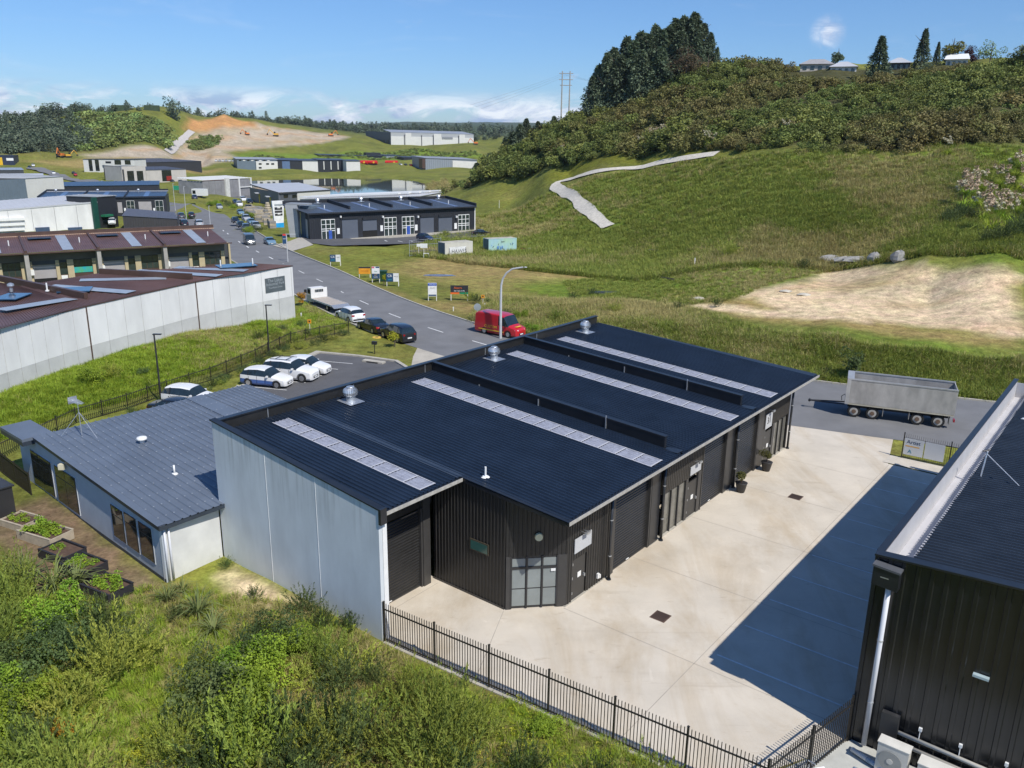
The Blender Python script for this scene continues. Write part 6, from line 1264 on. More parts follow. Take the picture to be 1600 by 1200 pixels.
# stations: x, halfwidth, belt height, roof height, roof halfwidth, kind  (x from nose 0 to tail 1 as fraction of length)
SHAPES = {
 'hatch': (4.1, 1.72, [(0, .62, .58, .60), (.03, .84, .66, .69), (.10, .92, .74, .79), (.26, .97, .88, .95), (.29, .98, .90, .98), (.44, 1.0, .93, 1.44), (.60, 1.0, .95, 1.50), (.78, 1.0, .97, 1.46), (.90, .97, .98, 1.36), (.975, .92, .98, 1.02), (1, .84, .60, .64)], (.29, .44, .90, .975)),
 'suv':   (4.6, 1.84, [(0, .66, .72, .74), (.03, .86, .82, .86), (.10, .94, .92, .98), (.25, .98, 1.02, 1.08), (.28, .98, 1.04, 1.12), (.40, 1.0, 1.06, 1.62), (.60, 1.0, 1.08, 1.70), (.82, 1.0, 1.10, 1.66), (.92, .98, 1.10, 1.56), (.985, .94, 1.08, 1.12), (1, .88, .70, .74)], (.28, .40, .92, .985)),
 'sedan': (4.7, 1.82, [(0, .62, .58, .60), (.03, .84, .66, .70), (.10, .93, .74, .80), (.27, .98, .86, .93), (.30, .98, .88, .96), (.43, 1.0, .90, 1.36), (.58, 1.0, .92, 1.43), (.70, 1.0, .94, 1.38), (.83, .98, .96, 1.06), (.97, .93, .94, .98), (1, .84, .58, .62)], (.30, .43, .70, .83)),
 'van':   (5.3, 1.95, [(0, .70, .72, .76), (.02, .88, .90, .95), (.10, .95, 1.02, 1.10), (.16, .97, 1.10, 1.18), (.18, .98, 1.12, 1.24), (.29, 1.0, 1.16, 2.08), (.42, 1.0, 1.16, 2.20), (.70, 1.0, 1.16, 2.24), (.92, 1.0, 1.16, 2.22), (.985, .97, 1.16, 2.05), (1, .95, .90, 1.0)], (.18, .29, .985, 1.0)),
}
def make_car(kind, paint, label, cat='car', name='parked_car', roofpaint=None, lower=None, group=None, detail=True, length=None, rack=False, hi=None):
    Ln, Wd, st, (ws0, ws1, rs0, rs1) = SHAPES[kind]; sc = (length or Ln) / Ln
    root = empty(name, (0, 0, 0), 0, label, cat, group); hw0 = Wd / 2 * sc; g = .20 * sc
    rings = []
    van = kind == 'van'
    for (fx, fw, belt, roof) in st:
        x = (fx - .5) * Ln * sc; hw = hw0 * fw; belt *= sc; roof *= sc; cab = roof > belt + .2 * sc
        ri = hw * ((.93 if van else .76) if cab else .86); zt = roof
        if van and fx >= .29: ri = hw * .93
        rings.append([(x, 0, g), (x, hw * .90, g), (x, hw * .99, g + .14 * sc), (x, hw, (g + belt) / 2 + .05), (x, hw * .985, belt - .03 * sc), (x, ri if cab else hw * .93, (zt - .10 * sc) if cab else belt + (roof - belt) * .4), (x, ri * .90 if cab else ri, zt - .02 * sc), (x, ri * .5, zt + (.01 if cab else .0)), (x, 0, zt + .015)])
    nb = MB(); gb = {'windscreen': MB(), 'rear_window': MB(), 'side_window': MB()}
    n = len(rings); m = len(rings[0])
    for i in range(n - 1):
        f0, f1 = st[i][0], st[i + 1][0]
        for j in range(m - 1):
            a, b_, c, d_ = rings[i][j], rings[i][j + 1], rings[i + 1][j + 1], rings[i + 1][j]
            tgt = nb
            if j == 4 and f0 >= ws0 - 1e-6 and f1 <= (rs1 if not van else .42) + 1e-6 and not (van and f0 > .3): tgt = gb['side_window']
            elif j >= 5 and abs(f0 - ws0) < 1e-6: tgt = gb['windscreen']
            elif j >= 5 and abs(f0 - rs0) < 1e-6 and not van: tgt = gb['rear_window']
            for s_ in (1, -1):
                q = [(p[0], p[1] * s_, p[2]) for p in (a, b_, c, d_)]
                tgt.add(q, [(0, 1, 2, 3) if s_ > 0 else (3, 2, 1, 0)])
    for i, s_ in ((0, 1), (n - 1, -1)):
        pts = rings[i] + [(p[0], -p[1], p[2]) for p in rings[i][-2:0:-1]]
        nb.add(pts, [tuple(range(len(pts))) if s_ > 0 else tuple(range(len(pts) - 1, -1, -1))])
    nb.v = [(v[0], v[1], v[2]) for v in nb.v]
    body = nb.build('body', [paint, lower or paint, roofpaint or paint], root)
    me = body.data; bm = bmesh.new(); bm.from_mesh(me); bmesh.ops.remove_doubles(bm, verts=bm.verts, dist=.002); bmesh.ops.recalc_face_normals(bm, faces=bm.faces); bm.to_mesh(me); bm.free()
    for p in me.polygons:
        p.use_smooth = True
        c = p.center
        if lower and c.z < .62 * sc and abs(p.normal.y) > .6 and c.x > -.42 * Ln: p.material_index = 1
        if roofpaint and c.z > 1.3 * sc and p.normal.z > .5: p.material_index = 2
    me.set_sharp_from_angle(angle=R(24)) if hasattr(me, 'set_sharp_from_angle') else None
    for k_, b_ in gb.items():
        if b_.f:
            o_ = b_.build(k_, autoglass, root); bm = bmesh.new(); bm.from_mesh(o_.data); bmesh.ops.remove_doubles(bm, verts=bm.verts, dist=.002); bmesh.ops.recalc_face_normals(bm, faces=bm.faces); bm.to_mesh(o_.data); bm.free()
    if detail:      # pillars over the side glass
        for fx in ((.60, .80) if not van else (.30,)):
            x = (fx - .5) * Ln * sc
            k_ = min(range(n - 1), key=lambda i: abs((st[i][0] + st[i + 1][0]) / 2 - fx)); r0 = rings[k_] if st[k_][0] <= fx else rings[max(0, k_ - 1)]
            for s_ in (1, -1): MB().add([(x - .04, s_ * (r0[4][1] + .006), r0[4][2]), (x + .04, s_ * (r0[4][1] + .006), r0[4][2]), (x + .04, s_ * (r0[5][1] + .012), r0[5][2]), (x - .04, s_ * (r0[5][1] + .012), r0[5][2])], [(0, 1, 2, 3) if s_ > 0 else (3, 2, 1, 0)][::1]).build('pillar', trim, root)
    if detail:
        for fx in ((.42, .60, .78) if not van else (.31, .44)):
            for s_ in (1, -1): MB().box((fx - .5) * Ln * sc, (fx - .5) * Ln * sc + .025, s_ * hw0 * 1.0 - .006, s_ * hw0 * 1.0 + .006, .30 * sc, st[5][2] * sc - .05).build('door_seam', trim, root)
    wr = (.32 if kind in ('hatch', 'sedan') else .36) * sc; wy = hw0 * .985
    for fx in ((.18, .80) if kind != 'van' else (.19, .76)):
        for s_ in (1, -1):
            x = (fx - .5) * Ln * sc; w_ = empty('wheel', (x, s_ * (wy - .1), wr)); w_.parent = root
            MB().tube((0, -.115, 0), (0, .115, 0), wr, n=20).build('tyre', tyre, w_, False)
            MB().tube((0, s_ * .10, 0), (0, s_ * .122, 0), wr * .62, n=14).build('rim', rim, w_)
            b = MB(); N = 14    # dark wheel arch lip
            for k in range(N):
                a0, a1 = PI * k / N, PI * (k + 1) / N; R0, R1 = wr * 1.05, wr * 1.2; yy = s_ * (wy - wy * 1.0 + .112)
                b.add([(R0 * math.cos(a0), yy, R0 * math.sin(a0)), (R1 * math.cos(a0), yy, R1 * math.sin(a0)), (R1 * math.cos(a1), yy, R1 * math.sin(a1)), (R0 * math.cos(a1), yy, R0 * math.sin(a1))], [(0, 1, 2, 3), (3, 2, 1, 0)])
            b.build('arch', trim, w_)
    x0, x1 = -.5 * Ln * sc, .5 * Ln * sc; zb = st[1][2] * sc
    for s_ in (1, -1):
        MB().add([(x0 + .05, s_ * hw0 * .50, zb - .02), (x0 + .22, s_ * hw0 * .89, zb + .02), (x0 + .19, s_ * hw0 * .89, zb - .15), (x0 - .012, s_ * hw0 * .50, zb - .12)], [(0, 1, 2, 3), (3, 2, 1, 0)]).build('headlight', lamp, root)
        zt_ = st[-2][2] * sc; MB().add([(x1 - .0, s_ * hw0 * .55, zt_ - .1), (x1 - .1, s_ * hw0 * .945, zt_ - .06), (x1 - .06, s_ * hw0 * .93, zt_ - .28), (x1 + .012, s_ * hw0 * .60, zt_ - .26)], [(0, 1, 2, 3), (3, 2, 1, 0)]).build('tail_light', tail, root)
        mx_ = (ws0 - .5) * Ln * sc + .25; MB().box(mx_, mx_ + .14, min(s_ * hw0 * .97, s_ * (hw0 * .97 + .2)), max(s_ * hw0 * .97, s_ * (hw0 * .97 + .2)), st[4][2] * sc + .0, st[4][2] * sc + .13).build('mirror', trim if paint is not P_W else P_W, root)
    MB().box(x0 - .02, x0 + .02, -hw0 * .42, hw0 * .42, .32 * sc, .5 * sc).build('grille', trim, root); MB().box(x0 - .03, x0 + .0, -.25, .25, .36 * sc, .47 * sc).build('number_plate', plate, root); MB().box(x1 - .0, x1 + .03, -.25, .25, .52 * sc, .64 * sc).build('number_plate', plate, root)
    MB().box(x1 - .09, x1 + .025, -hw0 * .78, hw0 * .78, .3 * sc, .45 * sc).build('bumper', trim, root)
    if rack:
        for s_ in (1, -1): MB().box((.42 - .5) * Ln, (.85 - .5) * Ln, s_ * .56 - .02, s_ * .56 + .02, 1.72 * sc, 1.76 * sc).build('roof_rail', trim, root)
        for fx in (.5, .72): MB().box((fx - .5) * Ln, (fx - .5) * Ln + .05, -.6, .6, 1.762 * sc, 1.79 * sc).build('roof_bar', trim, root)
    return root
def place(o, p, head, z=None):      # head: plan direction of the nose (Vector)
    o.location = (p[0], p[1], p[2] if z is None else z); o.rotation_euler = (0, 0, math.atan2(head[1], head[0]) + PI); return o
def between(pa, pb, z=0): a, b_ = G(*pa, z), G(*pb, z); return (a + b_) / 2, (b_ - a).normalized()
roadd = (G(540, 505) - G(644, 544)).normalized()
# the three white cars side by side in the car park, noses towards the yard building
nose = (G(448, 610) - G(380, 603.5)).normalized()
swoosh = mat('livery_blue', (0.06, 0.12, 0.32), .35)
def pcar(px, py, *a, **k): c = make_car(*a, **k); place(c, G(px, py) + Vector((0, 0, .02)), nose); return c
pcar(418, 601.5, 'hatch', P_W, 'small white hatchback with a blue swoosh along its sills, nearest in the car park', lower=swoosh, length=4.25)
pcar(455, 591.5, 'suv', P_W, 'white wagon with roof rails, middle of the three parked white cars', lower=None, length=4.75, rack=True)
pcar(481, 582, 'hatch', P_W, 'white hatchback furthest of the three parked white cars', length=4.1)
pcar(300, 633, 'suv', P_W, 'white car mostly hidden behind the blue grey roof', length=4.3)
pcar(281, 650, 'sedan', P_K, 'dark car whose roof just shows behind the blue grey roof', length=4.5)
# kerbside cars seen from behind (noses up the street)
def kcar(px, py, kind, paint, lab, head=None, z=0, dz=.03, **k):
    c = make_car(kind, paint, lab, **k); p = G(px, py, z); place(c, Vector((p.x, p.y, max(roadz(p.x, p.y), z) if z < -.1 else .03)), head or roadd); return c
kcar(547, 500, 'hatch', P_W, 'white hatchback parked at the kerb behind the flatbed truck', length=4.4)
kcar(583, 516.5, 'sedan', P_K, 'black sedan parked between the white hatchback and the black estate', length=4.7)
kcar(622, 530.5, 'suv', P_K, 'black car with red tail lights nearest the driveway', length=4.7)
# red panel van facing us on the far kerb
vn_ = make_car('van', P_R, 'red high roof panel van with yellow lettering parked at the far kerb', cat='van', name='parked_van', length=5.6)
vh = (G(1000, 590) - G(760, 505)).normalized(); vh = Vector((.80, -.60, 0)).normalized(); place(vn_, G(782, 522.5) + Vector((0, 0, .03)), vh)
ylw = mat('yellow_lettering', (0.80, 0.50, 0.03), .5)
sd_ = -1
for side, rot in ((1, PI), (-1, 0)):
    yy = side * (1.95 / 2 * 5.6 / 5.3 + .012)
    text3d('CUSTOM', .42, ylw, vn_, (.55, yy, .92), (PI / 2, 0, rot)); MB().box(-1.2, 2.2, min(yy, yy + side * .006), max(yy, yy + side * .006), .5, .6).build('stripe', ylw, vn_)
for yy in (-.3, .3): pass
MB().box(-2.52, -2.1, -.45, .45, 1.165, 1.172).build('bonnet_badge', ylw, vn_)
# moving cars on the street
hd = lambda a, b_, z=0: (G(*b_, z) - G(*a, z)).normalized()
down = hd((380, 372), (420, 398), -.5)
dv = make_car('van', P_G, 'dark grey people carrier driving towards us down the street', cat='van', name='van', length=4.9); p = G(390, 382, -.5); place(dv, Vector((p.x, p.y, roadz(p.x, p.y) + .02)), down)
kcar(422, 382, 'sedan', P_B, 'pale blue car parked beside the concrete driveway', head=down, z=-.5)
SMALL = [(385, 360.5, 'suv', P_G, 'grey blue car at the right kerb, front of the far parked line', -1), (376.5, 355, 'hatch', P_K, 'dark hatchback second in the far kerbside line', -1), (400, 357, 'suv', P_S, 'silver car parked off the street beside the small lawn', -1), (368, 348, 'hatch', P_K, 'black car further up the right kerb', -1.2),
  (385, 345, 'suv', P_S, 'silver car nearest in the yard row beside the stone yard', -1.2), (393, 350, 'sedan', P_B, 'blue car in the yard row beside the stone yard', -1.2), (376, 335, 'hatch', P_B, 'blue hatchback by the shrub bed up the street', -1.5), (343, 326, 'hatch', P_S, 'silver car driving up the street past the shell building', -1.9),
  (374, 322, 'suv', P_W, 'white car in the row below the slate building', -2), (380, 314, 'suv', P_W, 'white car topmost in the row below the slate building', -2.2), (368, 318, 'hatch', P_N, 'navy car beside the white cars below the slate building', -2.2), (390, 318, 'suv', P_K, 'black car under the slate building roof edge', -2),
  (304, 311, 'suv', P_N, 'navy car beside the white site hut', -2.4), (299, 339, 'hatch', P_K, 'dark red car at the left kerb by the black shed', -2), (288, 353, 'suv', P_K, 'black car just over the brown roof ridge', -1.8), (311, 353, 'suv', P_S, 'silver van shaped car over the brown roof ridge', -1.6), (283, 341, 'suv', P_G, 'grey car parked on the grass by the black shed', -2),
  (175, 350, 'suv', P_W, 'white utility parked between the white hall and the low black shed', -1.5)]
for (x, y, k, pt, lab, z) in SMALL: kcar(x, y, k, pt, lab, head=down if x > 330 else -down, z=z, detail=False)
c_ = make_car('hatch', P_N, 'dark blue car parked in front of the black units', detail=False); p = HIT(664, 377); place(c_, p + Vector((0, 0, .16)), hd((600, 372), (668, 381), -1))
c_ = make_car('sedan', P_K, 'black car at the far right end of the black units car park', detail=False); p = HIT(752, 368.5); place(c_, p + Vector((0, 0, .1)), hd((700, 370), (760, 368), -1))
SH = [P_W, P_K, P_R, P_S, P_N, P_W]
for k in range(13):
    x = 150 + k * 10.5 if k < 9 else 243 + (k - 9) * 13; p = HIT(x, 288 - (0.2 * k if k < 9 else 3.8))
    c_ = make_car('suv' if k % 2 else 'sedan', SH[(k * 5) % 6], ['white','black','red','silver','navy','white'][(k * 5) % 6] + ' car, number %s from the left in the showroom display row' % ['one','two','three','four','five','six','seven','eight','nine','ten','eleven','twelve','thirteen'][k], group='cars displayed in front of the beige showroom', detail=False); place(c_, p, Vector((.6, -.8, 0)))
for k in range(7):
    p = HIT(338 + k * 5.2, 252.5); c_ = make_car('suv', [P_W, P_S][k % 2], 'car parked below the earthworks left of the blue and white warehouse', group='cars parked below the earthworks', detail=False); place(c_, p, Vector((.2, -.98, 0)))
for k, (x, y) in enumerate(((626, 258), (634, 258.5), (642, 259), (650, 259.5), (46, 262), (52, 260), (84, 272), (115, 272), (118, 275))):
    p = HIT(x, y); c_ = make_car('suv', SH[k % 6], ['car standing in the depot yard across the pond', 'car far up the street near the horizon at left'][k > 3], group=['cars in the depot yard across the pond', 'cars far up the street'][k > 3], detail=False); place(c_, p, Vector((.5, -.8, 0)))
# flatbed truck
tr = empty('flatbed_truck', (0, 0, 0), 0, 'white flatbed truck with empty tray parked at the kerb', 'truck')
deck = mat('tray_deck', (0.42, 0.37, 0.32), .8, var=.12, scale=2); wt = mat('truck_white', (0.72, 0.71, 0.68), .45, var=.05)
MB().box(-3.9, -2.3, -1.0, 1.0, .45, 1.35).xz([(-3.9, 1.35), (-2.3, 1.35), (-2.35, 2.25), (-3.55, 2.25)], -.96, .96).build('cab', wt, tr)
MB().add([(-3.87, -.85, 1.42), (-3.87, .85, 1.42), (-3.6, .85, 2.15), (-3.6, -.85, 2.15)], [(0, 1, 2, 3), (3, 2, 1, 0)]).build('windscreen', autoglass, tr)
for s_ in (1, -1): MB().box(-3.5, -2.7, min(s_ * .965, s_ * .975), max(s_ * .965, s_ * .975), 1.45, 2.05).build('side_window', autoglass, tr); MB().box(-3.8, -3.65, min(s_ * 1.05, s_ * 1.35), max(s_ * 1.05, s_ * 1.35), 1.5, 1.95).build('mirror', trim, tr)
MB().box(-2.22, -2.14, -1.15, 1.15, 1.0, 2.3).build('headboard', wt, tr); MB().box(-2.13, -2.11, -.6, .6, 1.75, 2.1).build('rear_window', autoglass, tr)
for k in range(6): MB().box(-2.128, -2.10, -.55 + k * .22, -.53 + k * .22, 1.75, 2.1).build('guard_bar', wt, tr)
for k in range(7): MB().box(-2.1, 3.6, -1.15 + k * .33, -1.15 + k * .33 + .32, .92, 1.0).build('deck_board', deck, tr)
for s_ in (1, -1): MB().box(-2.1, 3.6, min(s_ * 1.17, s_ * 1.21), max(s_ * 1.17, s_ * 1.21), .82, 1.03).build('side_rail', wt, tr)
MB().add([(3.62, -1.2, 1.02), (3.62, 1.2, 1.02), (4.35, 1.15, .72), (4.35, -1.15, .72), (3.62, -1.2, .92), (3.62, 1.2, .92), (4.35, 1.15, .66), (4.35, -1.15, .66)], [(0, 1, 2, 3)[::-1], (4, 5, 6, 7), (0, 1, 5, 4), (2, 3, 7, 6), (0, 3, 7, 4), (1, 2, 6, 5)]).build('tail_ramp', galv, tr)
MB().box(-3.8, 3.6, -.42, .42, .55, .8).build('chassis', trim, tr)
for x in (-3.1, 2.0):
    for s_ in (1, -1):
        w_ = empty('wheel', (x, s_ * .82, .4)); w_.parent = tr; MB().tube((0, -.14, 0), (0, .14, 0), .4, n=18).build('tyre', tyre, w_); MB().tube((0, s_ * .13, 0), (0, s_ * .15, 0), .22, n=12).build('rim', rim, w_)
for s_ in (1, -1): MB().box(3.55, 3.62, s_ * .9 - .12, s_ * .9 + .12, .68, .8).build('tail_light', tail, tr)
p, d_ = between((497, 474), (530, 487)); place(tr, G(511, 481) + Vector((0, 0, .03)), roadd); tr.scale = (.95, .95, .95)
# tipper trailer with four axles
tl = empty('tipper_trailer', (0, 0, 0), 0, 'grey aluminium four axle tipper trailer standing on the street beyond the yard', 'trailer')
alu = mat('worn_aluminium', (0.46, 0.44, 0.41), .5, .35, var=.22, scale=1.2, bump=.05, stretch=(1, 1, .5)); alu2 = mat('bright_aluminium', (0.55, 0.55, 0.54), .4, .5, var=.1, scale=2)
TL, TW = 7.5, 2.45; y0, y1 = -TW / 2, TW / 2; x0, x1 = -TL / 2, TL / 2; z0, z1 = 1.12, 2.95
MB().box(x0, x1, y0, y0 + .06, z0, z1).build('side', alu, tl); MB().box(x0, x1, y1 - .06, y1, z0, z1).build('side', alu, tl)
MB().box(x0, x0 + .06, y0 + .065, y1 - .065, z0, z1).build('headboard', alu, tl); MB().box(x1 - .06, x1, y0 + .065, y1 - .065, z0, z1 + .02).build('tailgate', alu, tl); MB().box(x0 + .065, x1 - .065, y0 + .065, y1 - .065, z0 - .02, z0 + .06).build('floor', mat('tray_floor', (0.20, 0.22, 0.26), .5, .4, var=.2, scale=2), tl)
for s_ in (y0 - .03, y1 - .09): MB().box(x0 - .02, x1 + .02, s_, s_ + .12, z1 + .002, z1 + .1).build('top_rail', alu2, tl)
MB().box(x0 - .03, x0 + .45, y0 + .1, y1 - .1, z1 + .0, z1 + .09).build('front_cover', alu2, tl)
MB().box(x0 - .03, x1 - .02, y0 - .02, y1 + .02, z0 - .12, z0 - .025).build('sill', mat('cream_sill', (0.46, 0.43, 0.34), .6, var=.15, scale=3), tl)
MB().box(x0 + .2, x1 - .3, -.5, .5, .62, 1.0).build('chassis', trim, tl)
MB().box(x0 - .02, x0 + .25, y0 - .035, y0 - .022, z0 - .1, z1).build('corner_post', alu2, tl)
for x in (-3.05, -1.75, 1.35, 2.75):
    for s_ in (1, -1):
        w_ = empty('wheel', (x, s_ * 1.0, .47)); w_.parent = tl; MB().lathe([(.30, -.13), (.44, -.13), (.47, -.06), (.47, .06), (.44, .13), (.30, .13)], n=24).build('tyre', tyre, w_, False).rotation_euler = (PI / 2, 0, 0)
        MB().tube((0, s_ * .09, 0), (0, s_ * .135, 0), .30, n=18).build('rim', mat('white_rim', (0.40, 0.385, 0.35), .6), w_); MB().tube((0, s_ * .136, 0), (0, s_ * .19, 0), .16, n=10).build('hub', mat('rusty_hub', (0.14, 0.09, 0.06), .7), w_)
    MB().box(x - .05, x + .05, -.9, .9, .42, .52).build('axle', trim, tl)
for x in (-1.05, .75, 3.45): MB().box(x, x + .05, y0 + .05, y0 + .6, .35, 1.0).build('mud_flap', mat('flap_grey', (0.25, 0.24, 0.22), .7), tl)
for s_ in (.35, -.35): MB().tube((x0 - .0, s_, .72), (x0 - 2.6, s_ * .15, .62), .05).build('drawbar', trim, tl)
MB().tube((x0 - 2.6, -.15, .62), (x0 - 2.6, .15, .62), .1).build('coupling', trim, tl); MB().box(x1 - .02, x1 + .1, y0 + .1, y0 + .5, .55, .75).build('tail_light', tail, tl); MB().path([(x0 - .06, y0 + .3, 1.7), (x0 - .3, y0 + .35, 1.5), (x0 - .25, y0 + .4, 1.15)], .025).build('hose', trim, tl)
q0, q1 = G(1338, 653), G(1465, 669); dd2 = (q0 - q1).normalized(); nn2 = Vector((-dd2.y, dd2.x, 0)); nn2 = nn2 if nn2.y > 0 else -nn2
pc_ = (q0 + q1) / 2 + nn2 * 1.15; tl.location = (pc_.x, pc_.y, .03); tl.rotation_euler = (0, 0, math.atan2(dd2.y, dd2.x) + PI)
tsc = (q0 - q1).length / 5.8; print('trailer scale', tsc)
# ------------------------------------------------------------------ lamp posts
lampg = mat('lamp_grey', (0.50, 0.51, 0.51), .5)
def curvedlamp(px, py, ptop, lab, h=None, head='right', z=0, s=1.0, T=True):
    p = G(px, py, z); h = HT(p, px, ptop) - z; e = empty('street_lamp', p, 0, lab, 'street lamp'); dr = 1 if head == 'right' else -1
    r = .075 * s; arm = 2.3 * s
    pts = [(0, 0, -.2), (0, 0, h * .62), (.02 * dr, 0, h * .74), (.18 * dr * s, 0, h * .83), (.55 * dr * s, 0, h * .91), (1.15 * dr * s, 0, h * .97), (arm * dr, 0, h)]
    MB().path(pts, [.15 * s, .12 * s, .11 * s, .10 * s, .09 * s, .085 * s, .08 * s], 8).build('pole', lampg, e); MB().lathe([(.05, -.04), (.16, -.03), (.17, .03), (.06, .07)], (0, 0, 0), 10, .6).build('lamp_head', lampg, e, True).location = ((arm + .25 * s) * dr, 0, h)
    e.rotation_euler = (0, 0, R(-12)); return e
curvedlamp(782, 529, 416, 'tall curved street lamp rising in front of the red van')
def straightlamp(px, py, ptop, lab, z=0, dz=0, armx=.55, m=None):
    p = G(px, py, z); h = HT(p, px, ptop) - z; e = empty('lamp_post', p, 0, lab, 'lamp post'); m = m or MATS['dark_frame']
    MB().tube((0, 0, -.2), (0, 0, h), .085, .06, 8).build('pole', m, e); MB().box(-.08, armx, -.12, .12, h, h + .07).build('lamp_head', m, e); MB().tube((0, 0, 0), (0, 0, .06), .16, n=8).build('base', m, e); return e
straightlamp(252.5, 630, 522, 'black car park lamp post nearest the blue grey building'); straightlamp(421, 556, 477, 'black car park lamp post behind the white wagon')
for (px, py, pt, lab, z) in ((450, 412, 366, 'pale street lamp with short arm by the concrete driveway', -.2), (274, 328.5, 287, 'slim street lamp at the left kerb near the green netting', -2.2), (292, 347, 291.5, 'slim street lamp at the left kerb by the black shed', -1.8), (328.5, 350, 322, 'short slim lamp mast at the street centre curve', -1.9)):
    straightlamp(px, py, pt, lab, z, armx=1.6 if px == 450 else .4, m=lampg)
# ------------------------------------------------------------------ for-sale boards and signs
wood = mat('white_post', (0.68, 0.66, 0.60), .7); navy = mat('board_navy', (0.012, 0.055, 0.13), .5); boardw = mat('board_white', (0.74, 0.74, 0.72), .5); orange = mat('board_orange', (0.72, 0.30, 0.02), .5); green_ = mat('board_green', (0.0, 0.22, 0.10), .5)
def board(lab, x0, x1, y0, y1, yfoot, panels, z=0, name='real_estate_sign', feet=(.03, .97), prop=True):
    A, B = G(x0, yfoot, z), G(x1, yfoot, z); B = A + (B - A); e = empty(name, A, 0, lab, 'sign'); w = Wall(A, B, e, A); zt = HT(A, x0, y0); zb = HT(A, x0, y1)
    for f in feet: w.box('post', w.L * f - .05, w.L * f + .05, z - .3, zt - .05, -.12, -.03, wood)
    if prop:
        for f in (feet[0], feet[-1]): P0_ = Vector(w.w(w.L * f, -.1, zb + (zt - zb) * .3)) - A; P1_ = Vector(w.w(w.L * f, -1.1, z)) - A; MB().tube(P0_, P1_, .035, n=6).build('brace', wood, e)
    for (f0, f1, g0, g1, m_) in panels: w.box('panel', w.L * f0, w.L * f1, zb + (zt - zb) * g0, zb + (zt - zb) * g1, -.028 + (.006 if (f1 - f0) * (g1 - g0) < .45 else 0), 0 + (.006 if (f1 - f0) * (g1 - g0) < .45 else 0), m_)
    ang = math.atan2(-w.d.y, -w.d.x) if w.d.x < 0 else math.atan2(w.d.y, w.d.x)
    def T_(txt, f, g, size, m_): q = Vector(w.w(w.L * f, .012, zb + (zt - zb) * g)) - A; text3d(txt, size, m_, e, q, (PI / 2, 0, ang))
    return T_, w, zt - zb
T_, w, h_ = board('two part navy and white sale board nearest the driveway', 516, 532.5, 398, 409, 416, [(0, .54, 0, 1, navy), (.55, 1, 0, 1, boardw)]); T_('CR', .27, .68, h_ * .45, boardw); T_('LEASE', .27, .25, h_ * .2, mat('teal_light', (0.05, 0.4, 0.5), .5)); T_('UNIT', .77, .6, h_ * .2, ink)
T_, w, h_ = board('wide orange board with black header, left of the white and blue board', 561, 579, 417, 428, 434.5, [(0, 1, 0, .8, orange), (0, 1, .81, 1, MATS['matt_black_wall'])]); T_('FOR LEASE', .5, .42, h_ * .22, mat('dark_orange', (0.5, 0.16, 0.01), .6))
T_, w, h_ = board('upright white over navy board between the orange board and green bin', 581.5, 593.5, 416.5, 435.5, 442, [(0, 1, .42, 1, boardw), (0, 1, 0, .41, navy), (0, .35, .86, .99, mat('pink_print', (0.6, 0.12, 0.2), .5)), (.5, 1, .88, .99, navy)]); T_('LOT', .5, .3, h_ * .13, mat('gold_ink', (0.7, 0.45, 0.05), .5)); T_('LAND', .5, .14, h_ * .13, boardw); T_('sale', .5, .6, h_ * .14, green_)
T_, w, h_ = board('two part navy and white sale board beside the small shrub', 604, 623.5, 427, 440, 447.5, [(0, .54, 0, 1, navy), (.55, 1, 0, 1, boardw)]); T_('CR', .27, .68, h_ * .42, boardw); T_('LEASE', .27, .25, h_ * .18, MATS['teal_light']); T_('1800 sqm', .77, .6, h_ * .14, ink)
T_, w, h_ = board('upright white board with blue header at the road verge', 669, 682.5, 442, 463, 469.5, [(0, 1, 0, 1, boardw), (0, 1, .78, .97, mat('royal_blue', (0.02, 0.09, 0.40), .5)), (.05, .95, .03, .13, navy)]); T_('FOR SALE', .5, .87, h_ * .11, boardw); T_('Industrial', .5, .62, h_ * .09, ink)
T_, w, h_ = board('black board with orange and green lower edge beside the blue headed board', 704, 731.5, 446, 459.5, 469, [(0, 1, .2, 1, MATS['matt_black_wall']), (0, .5, 0, .19, mat('red_orange', (0.75, 0.14, 0.02), .5)), (.5, 1, 0, .19, green_)]); T_('Aterra', .42, .72, h_ * .34, MATS['red_orange']); T_('021 555 0190', .5, .36, h_ * .22, boardw)
T_, w, h_ = board('small navy board on white legs at the street end of the black units', 442, 449, 365, 381, 385, [(0, 1, 0, 1, navy), (.1, .9, .8, .98, mat('red_print', (0.6, 0.05, 0.03), .5))], z=-.4); T_('SALE', .5, .5, h_ * .15, boardw)
def hazard(px, py, ptop, lab, z=0):
    p = G(px, py, z); h = HT(p, px, ptop) - z; e = empty('marker_sign', p, 0, lab, 'marker sign'); MB().tube((0, 0, -.2), (0, 0, h), .03, n=6).build('post', wood, e); MB().box(-.2, .2, -.06, -.035, h - .42, h).build('plate', orange, e); MB().box(-.08, .08, -.066, -.061, h - .3, h - .12).build('symbol', ink, e)
hazard(754.5, 479, 460.5, 'small orange marker sign on a post above the red van'); hazard(484.5, 520, 499, 'small orange marker sign in the weeds by the long white wall')
def peg(px, py, ptop, lab): p = HIT(px, py); h = max(.5, HT(p, px, ptop) - p.z); e = empty('marker_peg', p, 0, lab, 'marker post', 'white marker pegs in the grass'); MB().box(-.06, .06, -.05, .05, -.2, h).build('peg', wood, e); MB().box(-.065, .065, -.055, .055, h - .12, h + .01).build('peg_top', boardw, e)
for q, lab in (((757.5, 481, 474), 'white peg beside the orange marker sign above the van'), ((708.5, 486, 480), 'short white peg at the verge near the road kerb'), ((1085, 418, 403), 'tall white peg in the bright grass near the small culvert'), ((780, 325, 313), 'white peg on the grass slope beyond the black units'), ((471, 497, 489), 'white peg beside the orange leaved sapling')): peg(*q, lab)
